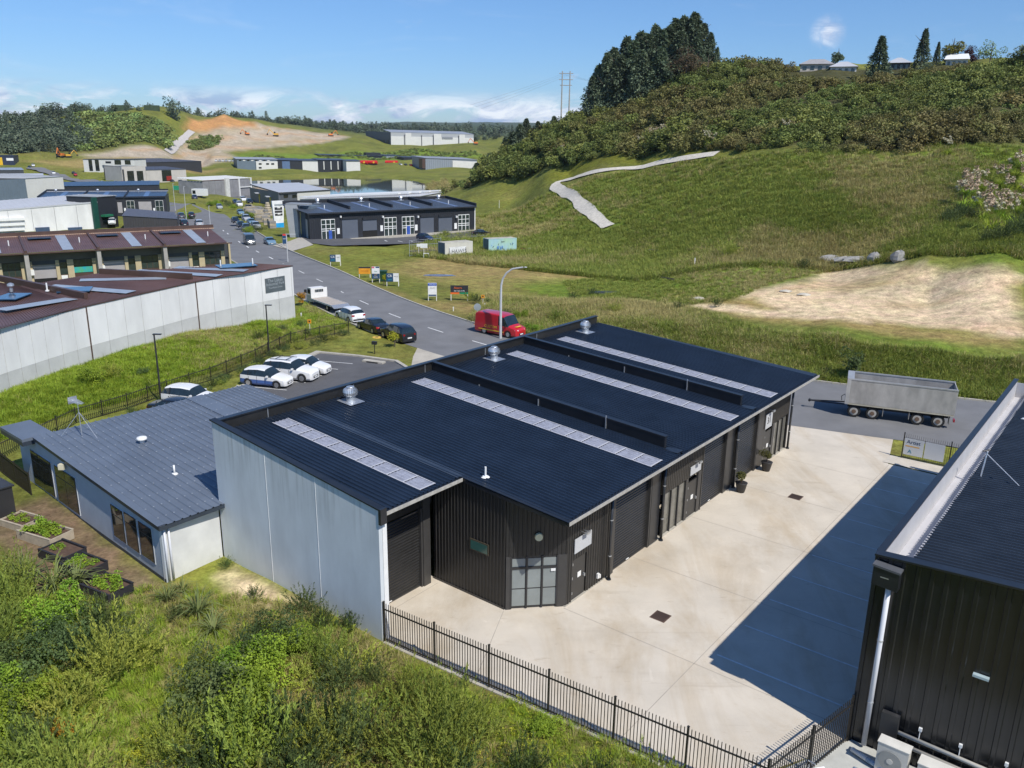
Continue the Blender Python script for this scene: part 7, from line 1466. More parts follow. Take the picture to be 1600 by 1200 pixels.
# letterbox, red cones, round mirror sign, green bin
p = G(585.5, 553); e = empty('letterbox', p, R(-15), 'black letterbox on a post on the small lawn', 'letterbox'); MB().box(-.03, .03, -.03, .03, 0, .95).build('post', trim, e); MB().box(-.24, .24, -.14, .14, .95, 1.25).build('box', trim, e)
p = G(743.5, 507); e = empty('traffic_cone', p, 0, 'orange traffic cone at the kerb behind the red van', 'traffic cone'); MB().box(-.2, .2, -.2, .2, 0, .04).build('base', orange, e); cm_ = mat('cone_orange', (0.8, 0.16, 0.03), .5); MB().tube((0, 0, .045), (0, 0, .5), .16, .08, 12).build('cone', cm_, e); MB().tube((0, 0, .505), (0, 0, .65), .08, .055, 12).build('band', boardw, e); MB().tube((0, 0, .655), (0, 0, .85), .055, .03, 12).build('tip', cm_, e)
p = G(746, 503); e = empty('round_sign', p, 0, 'grey back of a round road sign on a post beside the red van', 'road sign'); MB().tube((0, 0, 0), (0, 0, 2.0), .035, n=8).build('post', galv, e); MB().tube((0, -.05, 1.75), (0, -.07, 1.75), .42, n=20).build('disc', mat('sign_back', (0.38, 0.42, 0.42), .5, .3), e)
p = G(598.5, 440); e = empty('wheelie_bin', p, 0, 'dark green bin standing behind the sale boards', 'bin'); gb_ = mat('bin_green', (0.01, 0.06, 0.025), .5); MB().add([(-.45, -.4, .1), (.45, -.4, .1), (.45, .4, .1), (-.45, .4, .1), (-.6, -.5, 1.5), (.6, -.5, 1.5), (.6, .5, 1.5), (-.6, .5, 1.5)], [(0, 3, 2, 1), (4, 5, 6, 7), (0, 1, 5, 4), (1, 2, 6, 5), (2, 3, 7, 6), (3, 0, 4, 7)]).build('body', gb_, e); MB().box(-.65, .65, -.55, .55, 1.505, 1.62).build('lid', gb_, e)
for s_ in (-.4, .4): MB().tube((s_ - .05, .4, .12), (s_ + .05, .4, .12), .12, n=10).build('wheel', tyre, e)
# street drain inlet and verge covers
p = G(584, 566.3); e = empty('kerb_inlet', p, math.atan2(-(G(641, 566) - G(560, 556)).y, -(G(641, 566) - G(560, 556)).x), 'concrete kerb inlet at the edge of the car park', 'drain'); MB().box(-1.1, 1.1, -.3, .3, 0, .17).build('lintel', concrete, e); MB().box(-.6, .6, .305, .315, .03, .13).build('slot', ink, e); MB().box(-.6, .6, -.315, -.305, .03, .13).build('slot', ink, e)
p = G(589, 527.5); e = empty('valve_cover', p, 0, 'yellow painted cover set in the verge grass', 'cover'); MB().lathe([(.5, 0), (.5, .05), (.3, .06)], n=16).build('surround', paint_y, e); MB().box(-.15, .15, -.15, .15, .062, .08).build('lid', iron if False else mat('iron', (0.05, 0.035, 0.03), .7), e)
# ------------------------------------------------------------------ containers and site things
def container(lab, pa, pb, ytop, m, side_m, z, dark_left=True):
    A, B = G(*pa, z), G(*pb, z); L_ = 6.06; d = (B - A).normalized(); B = A + d * L_; e = empty('shipping_container', A, 0, lab, 'container'); w = Wall(A, B, e, A); h = min(2.9, HT(A, pa[0], ytop) - z)
    w.box('core', .04, L_ - .04, z + .1, z + h - .05, -2.40, -.04, side_m)
    for k in range(20): w.box('rib', .12 + k * .3, .12 + k * .3 + .16, z + .15, z + h - .12, -.04, -.005, m)
    for (t0, t1, za, zb_) in ((0, .1, z, z + h), (L_ - .1, L_, z, z + h)): w.box('corner_post', t0, t1, za, zb_, -.12, .005, m); w.box('corner_post', t0, t1, za, zb_, -2.44, -2.32, m)
    w.box('top_rail', .1, L_ - .1, z + h - .12, z + h, -.1, .004, m); w.box('bottom_rail', .1, L_ - .1, z, z + .15, -.1, .004, m); w.box('roof', .1, L_ - .1, z + h - .04, z + h - .01, -2.32, -.101, mat('container_roof', (0.45, 0.42, 0.34), .7, var=.25, scale=.8))
    return e, w, h
cream = mat('container_cream', (0.62, 0.60, 0.52), .6, var=.08, scale=.7); dsl = mat('container_slate', (0.12, 0.15, 0.18), .6, var=.1)
e, w, h = container('cream shipping container carrying a black and white name banner', (695.5, 403), (738, 399.5), 379.5, cream, cream, -.6); w.box('end_door', -.02, .03, -.5, -.6 + h - .1, -2.3, -.15, dsl)
w.box('banner_sheet', .9, 4.55, -.38, 1.25, .01, .03, boardw); ang = math.atan2(w.d.y, w.d.x); ang = ang if w.d.x > 0 else ang + PI; text3d('HAWES', .98, ink, e, Vector(w.w(3.05, .034, .42)) - e.location, (PI / 2, 0, ang))
for t in (.9, 4.5): w.box('brace', t - .04, t + .04, -.5, 1.1, .035, .06, ink)
graf = mat('graffiti_base', (0.35, 0.55, 0.70), .6, col2=(0.42, 0.62, 0.45), scale=.35); e, w, h = container('graffiti covered blue and green shipping container', (763.5, 396.8), (806, 394.5), 373.5, graf, graf, -.9)
w.box('end_door', -.02, .03, -.8, -.9 + h - .1, -2.3, -.15, mat('container_teal', (0.10, 0.17, 0.17), .6))
bl = mat('graffiti_blue', (0.05, 0.20, 0.60), .6); rnd = random.Random(4)
for k in range(15):     # strokes of abstract paint
    t = .5 + rnd.random() * 5.0; zz = -.4 + rnd.random() * 1.7; dt, dz = (rnd.random() - .5) * .7, (rnd.random() - .5) * 1.0; a_ = w.w(t, .012, zz); b_ = w.w(t + dt, .012, zz + dz)
    MB().tube(Vector(a_) - w.org, Vector(b_) - w.org, .045, n=5).build('paint_stroke', [bl, ink, bl, boardw][k % 4], e)
text3d('RWY', 1.1, bl, e, Vector(w.w(2.9, .014, .15)) - w.org, (PI / 2, 0, ang)); text3d('bwnny', .5, ink, e, Vector(w.w(3.3, .014, 1.35)) - w.org, (PI / 2, 0, ang))
# wire cage, notice boards, trestle, pipes near the cream container
p = HIT(662, 400); e = empty('wire_cage', p, 0, 'low wire mesh enclosure with white notices left of the cream container', 'enclosure'); rows_ = [HIT(640, 401), HIT(640, 393), HIT(689, 388.5), HIT(689, 397.5)]
for i in range(4):
    a, b_ = rows_[i] - p, rows_[(i + 1) % 4] - p; MB().tube(a, a + Vector((0, 0, 2.2)), .05).build('post', galv, e); MB().tube(a + Vector((0, 0, 2.1)), b_ + Vector((0, 0, 2.1)), .03).build('rail', galv, e); MB().tube(a + Vector((0, 0, .2)), b_ + Vector((0, 0, .2)), .03).build('rail', galv, e)
    b = MB(); 
    for k in range(1, 14): q = a.lerp(b_, k / 14); b.tube(q + Vector((0, 0, .2)), q + Vector((0, 0, 2.1)), .012, n=4, cap=False)
    tag(b.build('mesh_wire', galv, e), kind='stuff')
for (x0, x1, y0, y1, lab) in ((652, 657, 381, 385.5, 'smaller white notice on the wire enclosure'), (658, 667, 380.5, 387.5, 'larger white notice on the wire enclosure')):
    q = HIT((x0 + x1) / 2, 401); e = empty('notice_board', q, 0, lab, 'sign'); hh = HT(q, x0, y1) - q.z; ht = HT(q, x0, y0) - q.z; MB().box(-.65 if x1 - x0 > 6 else -.35, .65 if x1 - x0 > 6 else .35, -.03, .0, hh, ht).build('board', boardw, e); MB().box(-.04, .04, .01, .05, 0, ht).build('post', wood, e)
q = HIT(666, 403); e = empty('trestle', q, R(10), 'small white trestle in the grass before the wire enclosure', 'trestle'); MB().box(-.5, .5, -.04, .04, .75, .85).build('beam', boardw, e)
for s_ in (-.45, .45):
    for t in (-.25, .25): MB().tube((s_, 0, .78), (s_ * 1.1, t, 0), .03).build('leg', boardw, e)
q = HIT(662, 396); e = empty('pipe_stack', q, R(30), 'stack of dark grey pipes inside the wire enclosure', 'pipes')
for k in range(6): MB().tube((-2.5, (k % 3) * .3, .15 + (k // 3) * .26), (2.5, (k % 3) * .3, .15 + (k // 3) * .26), .13, n=8).build('pipe', dkgrey, e)
q = HIT(823, 393); e = empty('timber_pile', q, R(20), 'pile of broken timber pallets right of the graffiti container', 'timber pile'); rd = random.Random(9)
for k in range(9): o_ = MB().box(-.9, .9, -.08, .08, 0, .06).build('plank', [brownd, wood, mat('red_wood', (0.3, 0.06, 0.03), .8)][k % 3], e); o_.location = (rd.random() * 1.6 - .8, rd.random() * 1.2 - .6, .05 + k * .07); o_.rotation_euler = (rd.random() * .3, rd.random() * .3, rd.random() * 3)
# boulders, pipes and rubbish by the dirt pad and the culvert
stone = mat('boulder_grey', (0.30, 0.29, 0.27), .9, var=.2, scale=2)
def rock(px, py, sx, sy, sz, lab, m=None, name='boulder', grp=None):
    q = HIT(px, py); rd = random.Random(int(px)); b = MB(); n = 9; prof = [(.6, -.2), (1, .1), (.95, .5), (.6, .85), (.15, 1)]
    b.lathe([(r * sx, z * sz) for r, z in prof], n=n, sy=sy / sx); b.v = [(x * (1 + .3 * (rd.random() - .5)), y * (1 + .3 * (rd.random() - .5)), z * (1 + .2 * (rd.random() - .5))) for x, y, z in b.v]; o_ = b.build(name, m or stone); o_.location = q; tag(o_, lab, 'rock' if name == 'boulder' else 'debris', grp); return o_
for (px, py, sx, sz, lab) in ((1298, 408, 2.2, .9, 'long low grey boulder leftmost behind the dirt pad'), (1325, 409, 2.0, .8, 'flat boulder second from left behind the dirt pad'), (1345, 408.5, 2.6, .7, 'pale flat slab at the back edge of the dirt pad'), (1366, 409, 1.0, 1.3, 'upright round block right of the pale slab'), (1403, 407.5, 1.0, 1.4, 'lone square boulder furthest right behind the dirt pad')): rock(px, py, sx, 1.0, sz, lab)
conc2 = mat('pale_rubble', (0.5, 0.46, 0.38), .9)
for (px, py, lab) in ((1228, 456, 'small pile of pale rubble on the left part of the dirt pad'), (1256, 461, 'second pale rubble pile on the dirt pad'), (1008, 411, 'white broken slab beside the culvert drop'), (1022, 417, 'pale slab over the dark culvert'), (1092, 467, 'pale lump at the bare strip left of the dirt pad')): rock(px, py, .8, .6, .25, lab, conc2, 'rubble')
q = HIT(1020, 425); e = empty('culvert_channel', q, 0, 'dark winding channel edge below the broken slabs', 'channel'); pts = [HIT(*r) - q + Vector((0, 0, .15)) for r in ((1016, 417), (1024, 422), (1018, 429), (1014, 432), (1030, 435), (1052, 439))]; MB().path(pts, .22, 6).build('channel_lip', mat('wet_earth', (0.035, 0.028, 0.02), .8), e)
for (px, py, w_, lab) in ((955, 457, 2.6, 'sheet of black plastic lying in the rank grass'), (1030, 391, 1.8, 'scrap of grey plastic on the bright slope'), (686, 431, 2.6, 'shallow grey puddle in the open field')):
    q = HIT(px, py); b = MB(); b.lathe([(w_, -.1), (w_ * .95, .06), (w_ * .4, .09)], n=11, sy=.35); rd = random.Random(px); b.v = [(x * (1 + .5 * (rd.random() - .5)), y * (1 + .5 * (rd.random() - .5)), z) for x, y, z in b.v]; o_ = b.build('plastic_sheet' if px != 686 else 'puddle', mat('black_plastic', (0.03, 0.035, 0.05), .3) if px != 686 else mat('puddle', (0.14, 0.14, 0.17), .15)); o_.location = q + Vector((0, 0, .05)); tag(o_, lab, 'debris' if px != 686 else 'puddle')
# red tanks across the pond, white reels, excavators
def redtank(px, z, lab):
    q = G(px, 259, z); e = empty('tank_trailer', q, R(-8), lab, 'tanker', 'red tankers across the pond'); red = mat('tank_red', (0.60, 0.02, 0.02), .4); MB().tube((-6, 0, 3.2), (6, 0, 3.2), 1.7, n=14).build('tank', red, e); MB().box(-6.2, 6.2, -1.4, 1.4, 1.0, 1.5).build('chassis', trim, e); MB().tube((3, -1.75, 3.2), (3, -1.6, 3.2), .9, n=12).build('emblem', ylw, e)
    for x in (-4, -2.4, 3.4, 5): MB().tube((x, -1.3, .6), (x, 1.3, .6), .6, n=10).build('wheel', tyre, e)
redtank(565, -4.2, 'left red tanker across the pond'); redtank(580, -4.2, 'middle red tanker with yellow emblem across the pond'); redtank(612, -4.2, 'right red tanker standing alone across the pond')
q = G(680, 260, -4.2); e = empty('container_row', q, 0, 'long row of white tanks beside the big grey warehouse', 'tanks')
for k in range(12): MB().tube((-12 + 2.1 * k, -1, 1.3), (-12 + 2.1 * k, 1, 1.3), 1.2, n=10).build('tank', whitep, e)
def digger(px, py, m, lab, s=1.0, D=None):
    q = HIT(px, py); e = empty('excavator', q, R(rd.random() * 360), lab, 'excavator'); e.scale = (s, s, s)
    for s_ in (-1, 1): MB().xz([(-1.8, .1), (1.8, .1), (2.1, .5), (1.8, .9), (-1.8, .9), (-2.1, .5)], s_ * 1.2 - .3, s_ * 1.2 + .3).build('track', trim, e)
    MB().box(-1.9, 1.3, -1.3, 1.3, 1.0, 2.1).build('body', m, e); MB().box(.2, 1.4, -1.25, -.1, 2.11, 3.3).build('cab', autoglass, e); MB().tube((1.2, .4, 1.8), (4.2, .4, 4.8), .3, .25, 6).build('boom', m, e); MB().tube((4.2, .4, 4.8), (6.0, .4, 2.0), .22, .18, 6).build('stick', m, e); MB().xz([(5.6, 2.0), (6.4, 2.0), (6.3, 1.0), (5.4, 1.2)], 0, .8).build('bucket', trim, e)
yel = mat('plant_yellow', (0.65, 0.36, 0.03), .5); org = mat('plant_orange', (0.72, 0.20, 0.03), .5)
digger(95, 246, org, 'orange excavator left on the dry ground below the scrub hill', 1.3); digger(107, 246, yel, 'yellow loader beside the orange excavator', 1.0); digger(431, 213, yel, 'yellow excavator on the pale quarry floor', 1.5); digger(386, 211, org, 'small brown excavator left on the quarry floor', 1.2); digger(517, 213, org, 'red excavator at the right tip of the quarry', 1.5); digger(743, 226, org, 'orange excavator right of the very large white warehouse', 1.5)
# white site hut, green netting, portable toilet by the street
q = HIT(313, 309); e = empty('site_hut', q, R(-10), 'small white site hut on wheels beside the navy car', 'hut'); MB().box(-3, 3, -1.3, 1.3, .6, 3.4).build('body', whitep, e); MB().box(-2.6, -1.2, -1.36, -1.305, 1.4, 2.8).build('window', blackg, e); MB().tube((0, -1.2, .4), (0, 1.2, .4), .4, n=10).build('wheel', tyre, e)
q = HIT(295.5, 303); e = empty('site_toilet', q, 0, 'blue portable toilet beside the white site hut', 'toilet'); MB().box(-.9, .9, -.8, .8, 0, 3.2).build('body', mat('toilet_blue', (0.03, 0.12, 0.28), .5), e); MB().box(-.95, .95, -.85, .85, 3.21, 3.4).build('roof', whitep, e)
q = HIT(283, 299); e = empty('green_netting', q, R(-8), 'green safety netting stretched over the verge by the street', 'netting'); MB().box(-4, 4, -.04, .04, .6, 2.6).build('net', mat('net_green', (0.02, 0.30, 0.16), .7), e)
for x in (-4, 0, 4): MB().box(x - .06, x + .06, .045, .15, 0, 2.8).build('post', wood, e)
# stone yard stacks
sandst = mat('cut_stone', (0.40, 0.34, 0.25), .9, var=.25, scale=1.5)
rd = random.Random(12)
for k in range(26):
    px, py = 388 + rd.random() * 38, 0; py = 322 + (px - 388) * .55 + rd.random() * 16; q = HIT(px, py); s_ = .7 + rd.random() * .9
    b = MB(); 
    e = empty('stone_pallet', q, rd.random() * 1.5, 'pallet of cut stone in the yard behind the pylon sign', 'stone stack', 'pallets of cut stone in the stone yard')
    for j in range(3): MB().box(-s_, s_, -s_ * .8, s_ * .8, .15 + j * .6, .72 + j * .6).build('stone', [sandst, mat('grey_stone', (0.25, 0.24, 0.23), .9, var=.2)][(k + j) % 2], e)
for (px, py, sx, sz, lab) in ((419, 331, 2.2, 4.2, 'tall stacked stone cairn behind the pylon sign'),): 
    q = HIT(px, py + 6); e = empty('stone_cairn', q, 0, lab, 'stone stack')
    for j in range(6): MB().lathe([(1.7 - j * .22, 0), (1.8 - j * .22, .35), (1.6 - j * .22, .72)], (0, 0, j * .74), 9).build('stone', sandst, e)
# raised garden beds
soil = mat('bed_soil', (0.10, 0.06, 0.04), .95, var=.25, scale=4, bump=.4, bscale=12); bedk = mat('bed_black', (0.025, 0.025, 0.03), .6); bedw = mat('bed_timber', (0.42, 0.36, 0.27), .85, var=.15, scale=3)
BEDS = []
for (c, lab, m_, hgt) in (([(68,872),(131,858),(110,850),(0,0)], '', bedk, 0),): pass
def bed(cx, cy, lx, ly, rot, m_, lab, h=.42):
    q = G(cx, cy); e = empty('garden_bed', q, rot, lab, 'garden bed')
    for (a, b_, c, d_) in ((-lx, lx, -ly - .03, -ly + .03), (-lx, lx, ly - .03, ly + .03)): MB().box(a, b_, c, d_, 0, h).build('side_board', m_, e); MB().box(a, b_, c - .01, d_ + .03, h + .001, h + .04).build('cap', m_, e)
    for s_ in (-1, 1): MB().box(min(s_ * lx, s_ * (lx - .06)), max(s_ * lx, s_ * (lx - .06)), -ly + .035, ly - .035, 0, h).build('end_board', m_, e)
    MB().box(-lx + .065, lx - .065, -ly + .035, ly - .035, 0, h - .07).build('soil', soil, e); BEDS.append((e, lx, ly, h)); return e
rz = -AZ + R(2)
bed(99, 869, .95, .62, rz + R(8), bedk, 'black edged garden bed of bare soil, middle of the row'); bed(131, 891, .95, .62, rz + R(8), bedk, 'black edged garden bed planted with small yellow green plants'); bed(168, 925, 1.0, .62, rz + R(8), bedk, 'black edged garden bed nearest the scrub with tall seedlings')
bed(72, 842, 1.25, .65, rz + R(12), bedw, 'pale timber garden bed overflowing with leafy greens', .5); bed(34, 822, .9, .6, rz + R(12), bedw, 'pale timber garden bed furthest from the scrub with sparse herbs', .45)
q = G(22, 800); e = empty('paving_slab', q, rz, 'square concrete slab beside the garden beds', 'slab'); MB().box(-.7, .7, -.6, .6, .0, .1).build('slab', concrete, e)
q = G(-2, 815); e = empty('dark_shed', q, rz, 'dark corner of a small steel shed at the left edge', 'shed'); MB().box(-1.8, .05, -.9, .9, 0, 1.75).build('wall', MATS['dark_box'], e); MB().box(-1.9, .12, -1.0, 1.0, 1.76, 1.84).build('roof', MATS['dark_box'], e)
# planters on the facade
def planter(b_, a_, lab):
    e = empty('potted_shrub', L(b_, a_, .02), 0, lab, 'potted plant', 'potted shrubs by the roller doors'); MB().lathe([(.22, 0), (.27, .2), (.34, .55), (.37, .6), (.33, .62)], n=16).build('pot', mat('pot_black', (0.03, 0.028, 0.028), .5), e, True); MB().tube((0, 0, .5), (0, 0, .95), .03).build('stem', brownd, e); return e
POTS = [planter(5.05, 24.25, 'bushy shrub in a black pot, the nearer of the two by the doors'), planter(4.9, 28.5, 'bushy shrub in a black pot, the further one beside the door marked 31')]
# ------------------------------------------------------------------ vegetation
rng = np.random.default_rng(7)
def leafm(name, c, c2=None, rnd=.25, trans=.22, scale=1.2): return mat(name, c, .62, 0, .35, scale, spec=.25, rnd=rnd, trans=trans, col2=c2)
L_MAN = leafm('manuka_leaf', (0.360, 0.410, 0.070), (0.180, 0.230, 0.042)); L_BRD = leafm('broad_leaf', (0.320, 0.460, 0.040), (0.150, 0.250, 0.025)); L_DRK = leafm('dark_leaf', (0.120, 0.170, 0.050), (0.060, 0.090, 0.030))
L_FLX = leafm('flax_leaf', (0.26, 0.30, 0.10), (0.13, 0.17, 0.06), .15); L_YEL = leafm('yellow_leaf', (0.50, 0.48, 0.04), (0.32, 0.36, 0.03), .1); L_GRS = leafm('grass_blade', (0.350, 0.460, 0.045), (0.220, 0.320, 0.030), .2); L_GR2 = leafm('coarse_grass', (0.305, 0.350, 0.066), (0.190, 0.240, 0.044), .25); L_STR = leafm('straw_blade', (0.50, 0.43, 0.18), (0.34, 0.31, 0.11), .2)
L_SCR = leafm('scrub_leaf', (0.270, 0.245, 0.082), (0.130, 0.130, 0.044), .25, .2, .25); L_SCG = leafm('scrub_green', (0.240, 0.280, 0.070), (0.115, 0.145, 0.040), .25, .2, .25); L_FRN = leafm('fern_leaf', (0.300, 0.390, 0.110), (0.170, 0.240, 0.070), .2, .2, .4); L_PIN = leafm('pine_needle', (0.200, 0.255, 0.150), (0.100, 0.140, 0.090), .2, .25, .3)
L_FAR = leafm('far_foliage', (0.170, 0.215, 0.130), (0.100, 0.130, 0.085), .25, .2, .05); L_ORG = leafm('orange_leaf', (0.50, 0.28, 0.03), (0.30, 0.15, 0.02), .1); L_RED = leafm('copper_leaf', (0.07, 0.025, 0.03), (0.03, 0.012, 0.016), .1)
PLU = mat('plume', (0.52, 0.40, 0.28), .8, var=.2, scale=2); PLC = mat('plume_cream', (0.62, 0.57, 0.40), .8, var=.15, scale=2); bark = mat('bark', (0.11, 0.085, 0.06), .9, var=.3, scale=4)
def unit(v): return v / (np.linalg.norm(v, axis=-1, keepdims=True) + 1e-9)
def leaves(C, D, Ln, Wd, curl=0.0):
    n = len(C); r = rng.normal(0, .55, (n, 3)) + np.array([0, 0, 1.0]) + unit(C - C.mean(0)) * .5; S_ = unit(np.cross(D, r)); Ln = np.broadcast_to(Ln, (n,))[:, None]; Wd = np.broadcast_to(Wd, (n,))[:, None]
    V = np.stack([C, C + D * Ln * .5 + S_ * Wd * .5, C + D * Ln - np.array([0, 0, 1]) * Ln * curl, C + D * Ln * .5 - S_ * Wd * .5], 1).reshape(-1, 3); F = np.arange(4 * n).reshape(-1, 4); return V, F
def join(parts):
    V = []; F = []; M = []; o = 0
    for (v, f, m) in parts: V.append(v); F.append(f + o); M.append(np.full(len(f), m)); o += len(v)
    return np.concatenate(V), np.concatenate(F), np.concatenate(M)
def twigs(n, r, h, up=.7, spread=1.0):
    a = rng.uniform(0, 2 * PI, n); el = np.clip(rng.normal(up, .28, n), .08, 1.5); d = np.stack([np.cos(a) * np.cos(el), np.sin(a) * np.cos(el), np.sin(el)], -1); b0 = rng.normal(0, r * .28, (n, 3)) * np.array([1, 1, 0]); ln = rng.uniform(.65, 1.05, n) * np.hypot(np.cos(el) * r, np.sin(el) * h); return b0, d, ln
def feather(name, r, h, ntw, nl, ll, lw, m, up=.75):
    b0, d, ln = twigs(ntw, r, h, up); P = []; D = []
    for i in range(ntw):
        t = np.sqrt(rng.uniform(.12, 1, nl)); p = b0[i] + d[i] * ln[i] * t[:, None]; p[:, 2] -= .12 * ln[i] * t ** 2 * (1 - d[i, 2]); q = unit(d[i] + rng.normal(0, .45, (nl, 3)) + np.array([0, 0, .12])); P.append(p); D.append(q)
    P = np.concatenate(P); D = np.concatenate(D); P[:, 2] = np.maximum(P[:, 2], .02); V, F = leaves(P, D, rng.uniform(.6, 1.3, len(P)) * ll, lw, .05)
    return rawmesh(name, V, F, m)
def clump(name, r, h, nb, n, ll, lw, m, flat=.5):
    c = rng.normal(0, 1, (nb, 3)) * np.array([r * .42, r * .42, h * .16]) + np.array([0, 0, h * .52]); rr_ = rng.uniform(.28, .5, nb) * min(r, h * .8)
    k = rng.integers(0, nb, n); u = unit(rng.normal(size=(n, 3))); rad = rr_[k] * rng.uniform(.55, 1.05, n) ** .5
    P = c[k] + u * rad[:, None] * np.array([1, 1, .85]); P[:, 2] = np.abs(P[:, 2]); D = unit(u * .6 + rng.normal(0, .8, (n, 3)) * np.array([1, 1, .6])); V, F = leaves(P, D, rng.uniform(.6, 1.3, n) * ll, rng.uniform(.7, 1.2, n) * lw, .15); return rawmesh(name, V, F, m)
def blades(name, n, h, w, m, spread=.25, lean=.5, segs=3, tip=0):
    a = rng.uniform(0, 2 * PI, n); ln = rng.uniform(.55, 1.1, n) * h; le = np.abs(rng.normal(lean, .25, n)); b0 = np.stack([np.cos(a), np.sin(a), 0 * a], -1) * rng.uniform(0, spread, n)[:, None]; o = np.stack([np.cos(a), np.sin(a), 0 * a], -1); s_ = np.stack([-np.sin(a), np.cos(a), 0 * a], -1) * w / 2
    V = []; F = []
    ts = np.linspace(0, 1, segs + 1); P = [b0 + o * (ln * le * t ** 1.8)[:, None] + np.array([0, 0, 1]) * (ln * t * np.cos(np.clip(le * t, 0, 1.3)) - ln * .35 * le * t ** 3)[:, None] for t in ts]; ws = [1, 1, .75, .06] if segs == 3 else list(np.linspace(1, .08, segs + 1))
    V = np.stack([x for i, p in enumerate(P) for x in (p - s_ * ws[i], p + s_ * ws[i])], 1).reshape(-1, 3); k = 2 * (segs + 1); base = (np.arange(n) * k)[:, None]
    F = np.concatenate([base + np.array([2 * i, 2 * i + 1, 2 * i + 3, 2 * i + 2]) for i in range(segs)]); return rawmesh(name, V, F, m)
def conifer(name, h, r, n, m, ragged=.25, base=.08, ll=.09, top=.02, power=.9):
    t = rng.uniform(0, 1, n) ** .8; z = h * (base + (1 - base) * t); lay = np.sin(z / h * 34 + rng.uniform(0, 6)) * .12; a = rng.uniform(0, 2 * PI, n); sec = 1 + ragged * np.sin(a * 3 + z / h * 9) + ragged * .8 * np.sin(a * 5 - z / h * 23); env = r * ((1 - t) ** power + top) * sec * (1 + lay); q = rng.uniform(.25, 1, n) ** .6
    P = np.stack([np.cos(a) * env * q, np.sin(a) * env * q, z - .10 * h * q * (1 - t) * .3], -1); D = unit(np.stack([np.cos(a), np.sin(a), rng.normal(.05, .5, n)], -1) + rng.normal(0, .4, (n, 3))); V, F = leaves(P, D, rng.uniform(.6, 1.3, n) * h * ll, h * ll * .5, .2); return rawmesh(name, V, F, m)
def trunkmesh(name, h, r, limbs=5, m=None):
    b = MB(); b.tube((0, 0, -.5), (0, 0, h * .5), r, r * .75, 7).tube((0, 0, h * .5), (.0, 0, h), r * .75, r * .25, 7)
    rd = random.Random(name + str(h)); 
    for i in range(limbs): a = rd.random() * 6.28; z = h * (.35 + .5 * i / max(1, limbs)); b.tube((0, 0, z), (math.cos(a) * h * .32, math.sin(a) * h * .32, z + h * .22), r * .35, r * .1, 5)
    o_ = b.build(name, m or bark); me_ = o_.data; bpy.data.objects.remove(o_); return me_
def obj_(name, me_, loc, s=1, rz=None, parent=None, sz=None):
    o_ = bpy.data.objects.new(name, me_); COL.objects.link(o_); o_.location = loc; o_.rotation_euler = (0, 0, rng.uniform(0, 6.28) if rz is None else rz); o_.scale = (s, s, s if sz is None else sz); o_.parent = parent; return o_
MAN = [feather('manuka', 1.25, 1.8, 130, 34, .12, .03, L_MAN, .85) for _ in range(4)] + [feather('manuka_low', 1.2, 1.1, 110, 26, .12, .034, L_MAN, .55) for _ in range(2)]
DKF = [feather('dark_shrub', .8, 1.5, 90, 26, .11, .034, L_DRK, .95) for _ in range(3)]
BRD = [clump('broadleaf_shrub', 1.0, 1.3, 12, 3200, .095, .06, L_BRD) for _ in range(3)] + [clump('coprosma_shrub', 1.2, 1.3, 12, 3000, .085, .05, L_DRK) for _ in range(2)]
FLX = [blades('flax', 46, 1.7, .075, L_FLX, .22, .75) for _ in range(3)]; TUS = [blades('tussock', 170, .95, .022, L_GRS, .16, .75) for _ in range(2)]
YEL = clump('yellow_shrub', .6, .8, 6, 900, .11, .05, L_YEL); ORG = clump('orange_shrub', .5, .6, 5, 700, .07, .04, L_ORG)
def scatter(name, label, cat, protos, P, R_, S_, I=None, kind='stuff'):
    P = np.asarray(P, float); n = len(P); I = rng.integers(0, len(protos), n) if I is None else I
    me_ = bpy.data.meshes.new(name); me_.vertices.add(n); me_.vertices.foreach_set('co', P.astype(np.float32).ravel())
    a = me_.attributes.new('rot', 'FLOAT_VECTOR', 'POINT'); a.data.foreach_set('vector', np.stack([rng.normal(0, .08, n), rng.normal(0, .08, n), R_], -1).astype(np.float32).ravel())
    a = me_.attributes.new('scl', 'FLOAT', 'POINT'); a.data.foreach_set('value', np.asarray(S_, np.float32)); a = me_.attributes.new('idx', 'INT', 'POINT'); a.data.foreach_set('value', I.astype(np.int32))
    o_ = bpy.data.objects.new(name, me_); COL.objects.link(o_); tag(o_, label, cat, kind=kind)
    g = bpy.data.node_groups.new(name, 'GeometryNodeTree'); g.interface.new_socket('Geometry', in_out='INPUT', socket_type='NodeSocketGeometry'); g.interface.new_socket('Geometry', in_out='OUTPUT', socket_type='NodeSocketGeometry'); N = g.nodes
    gi, go = N.new('NodeGroupInput'), N.new('NodeGroupOutput'); ip = N.new('GeometryNodeInstanceOnPoints'); ip.inputs['Pick Instance'].default_value = True; jn = N.new('GeometryNodeJoinGeometry')
    for m_ in protos[::-1]:
        po = bpy.data.objects.new('proto_' + m_.name, m_); oi = N.new('GeometryNodeObjectInfo'); oi.inputs['Object'].default_value = po; oi.inputs['As Instance'].default_value = True; g.links.new(oi.outputs['Geometry'], jn.inputs[0])
    def na(nm, t): q = N.new('GeometryNodeInputNamedAttribute'); q.data_type = t; q.inputs['Name'].default_value = nm; return q.outputs['Attribute']
    g.links.new(gi.outputs[0], ip.inputs['Points']); g.links.new(jn.outputs[0], ip.inputs['Instance']); g.links.new(na('idx', 'INT'), ip.inputs['Instance Index']); g.links.new(na('rot', 'FLOAT_VECTOR'), ip.inputs['Rotation']); g.links.new(na('scl', 'FLOAT'), ip.inputs['Scale']); g.links.new(ip.outputs[0], go.inputs[0])
    md = o_.modifiers.new('scatter', 'NODES'); md.node_group = g; return o_
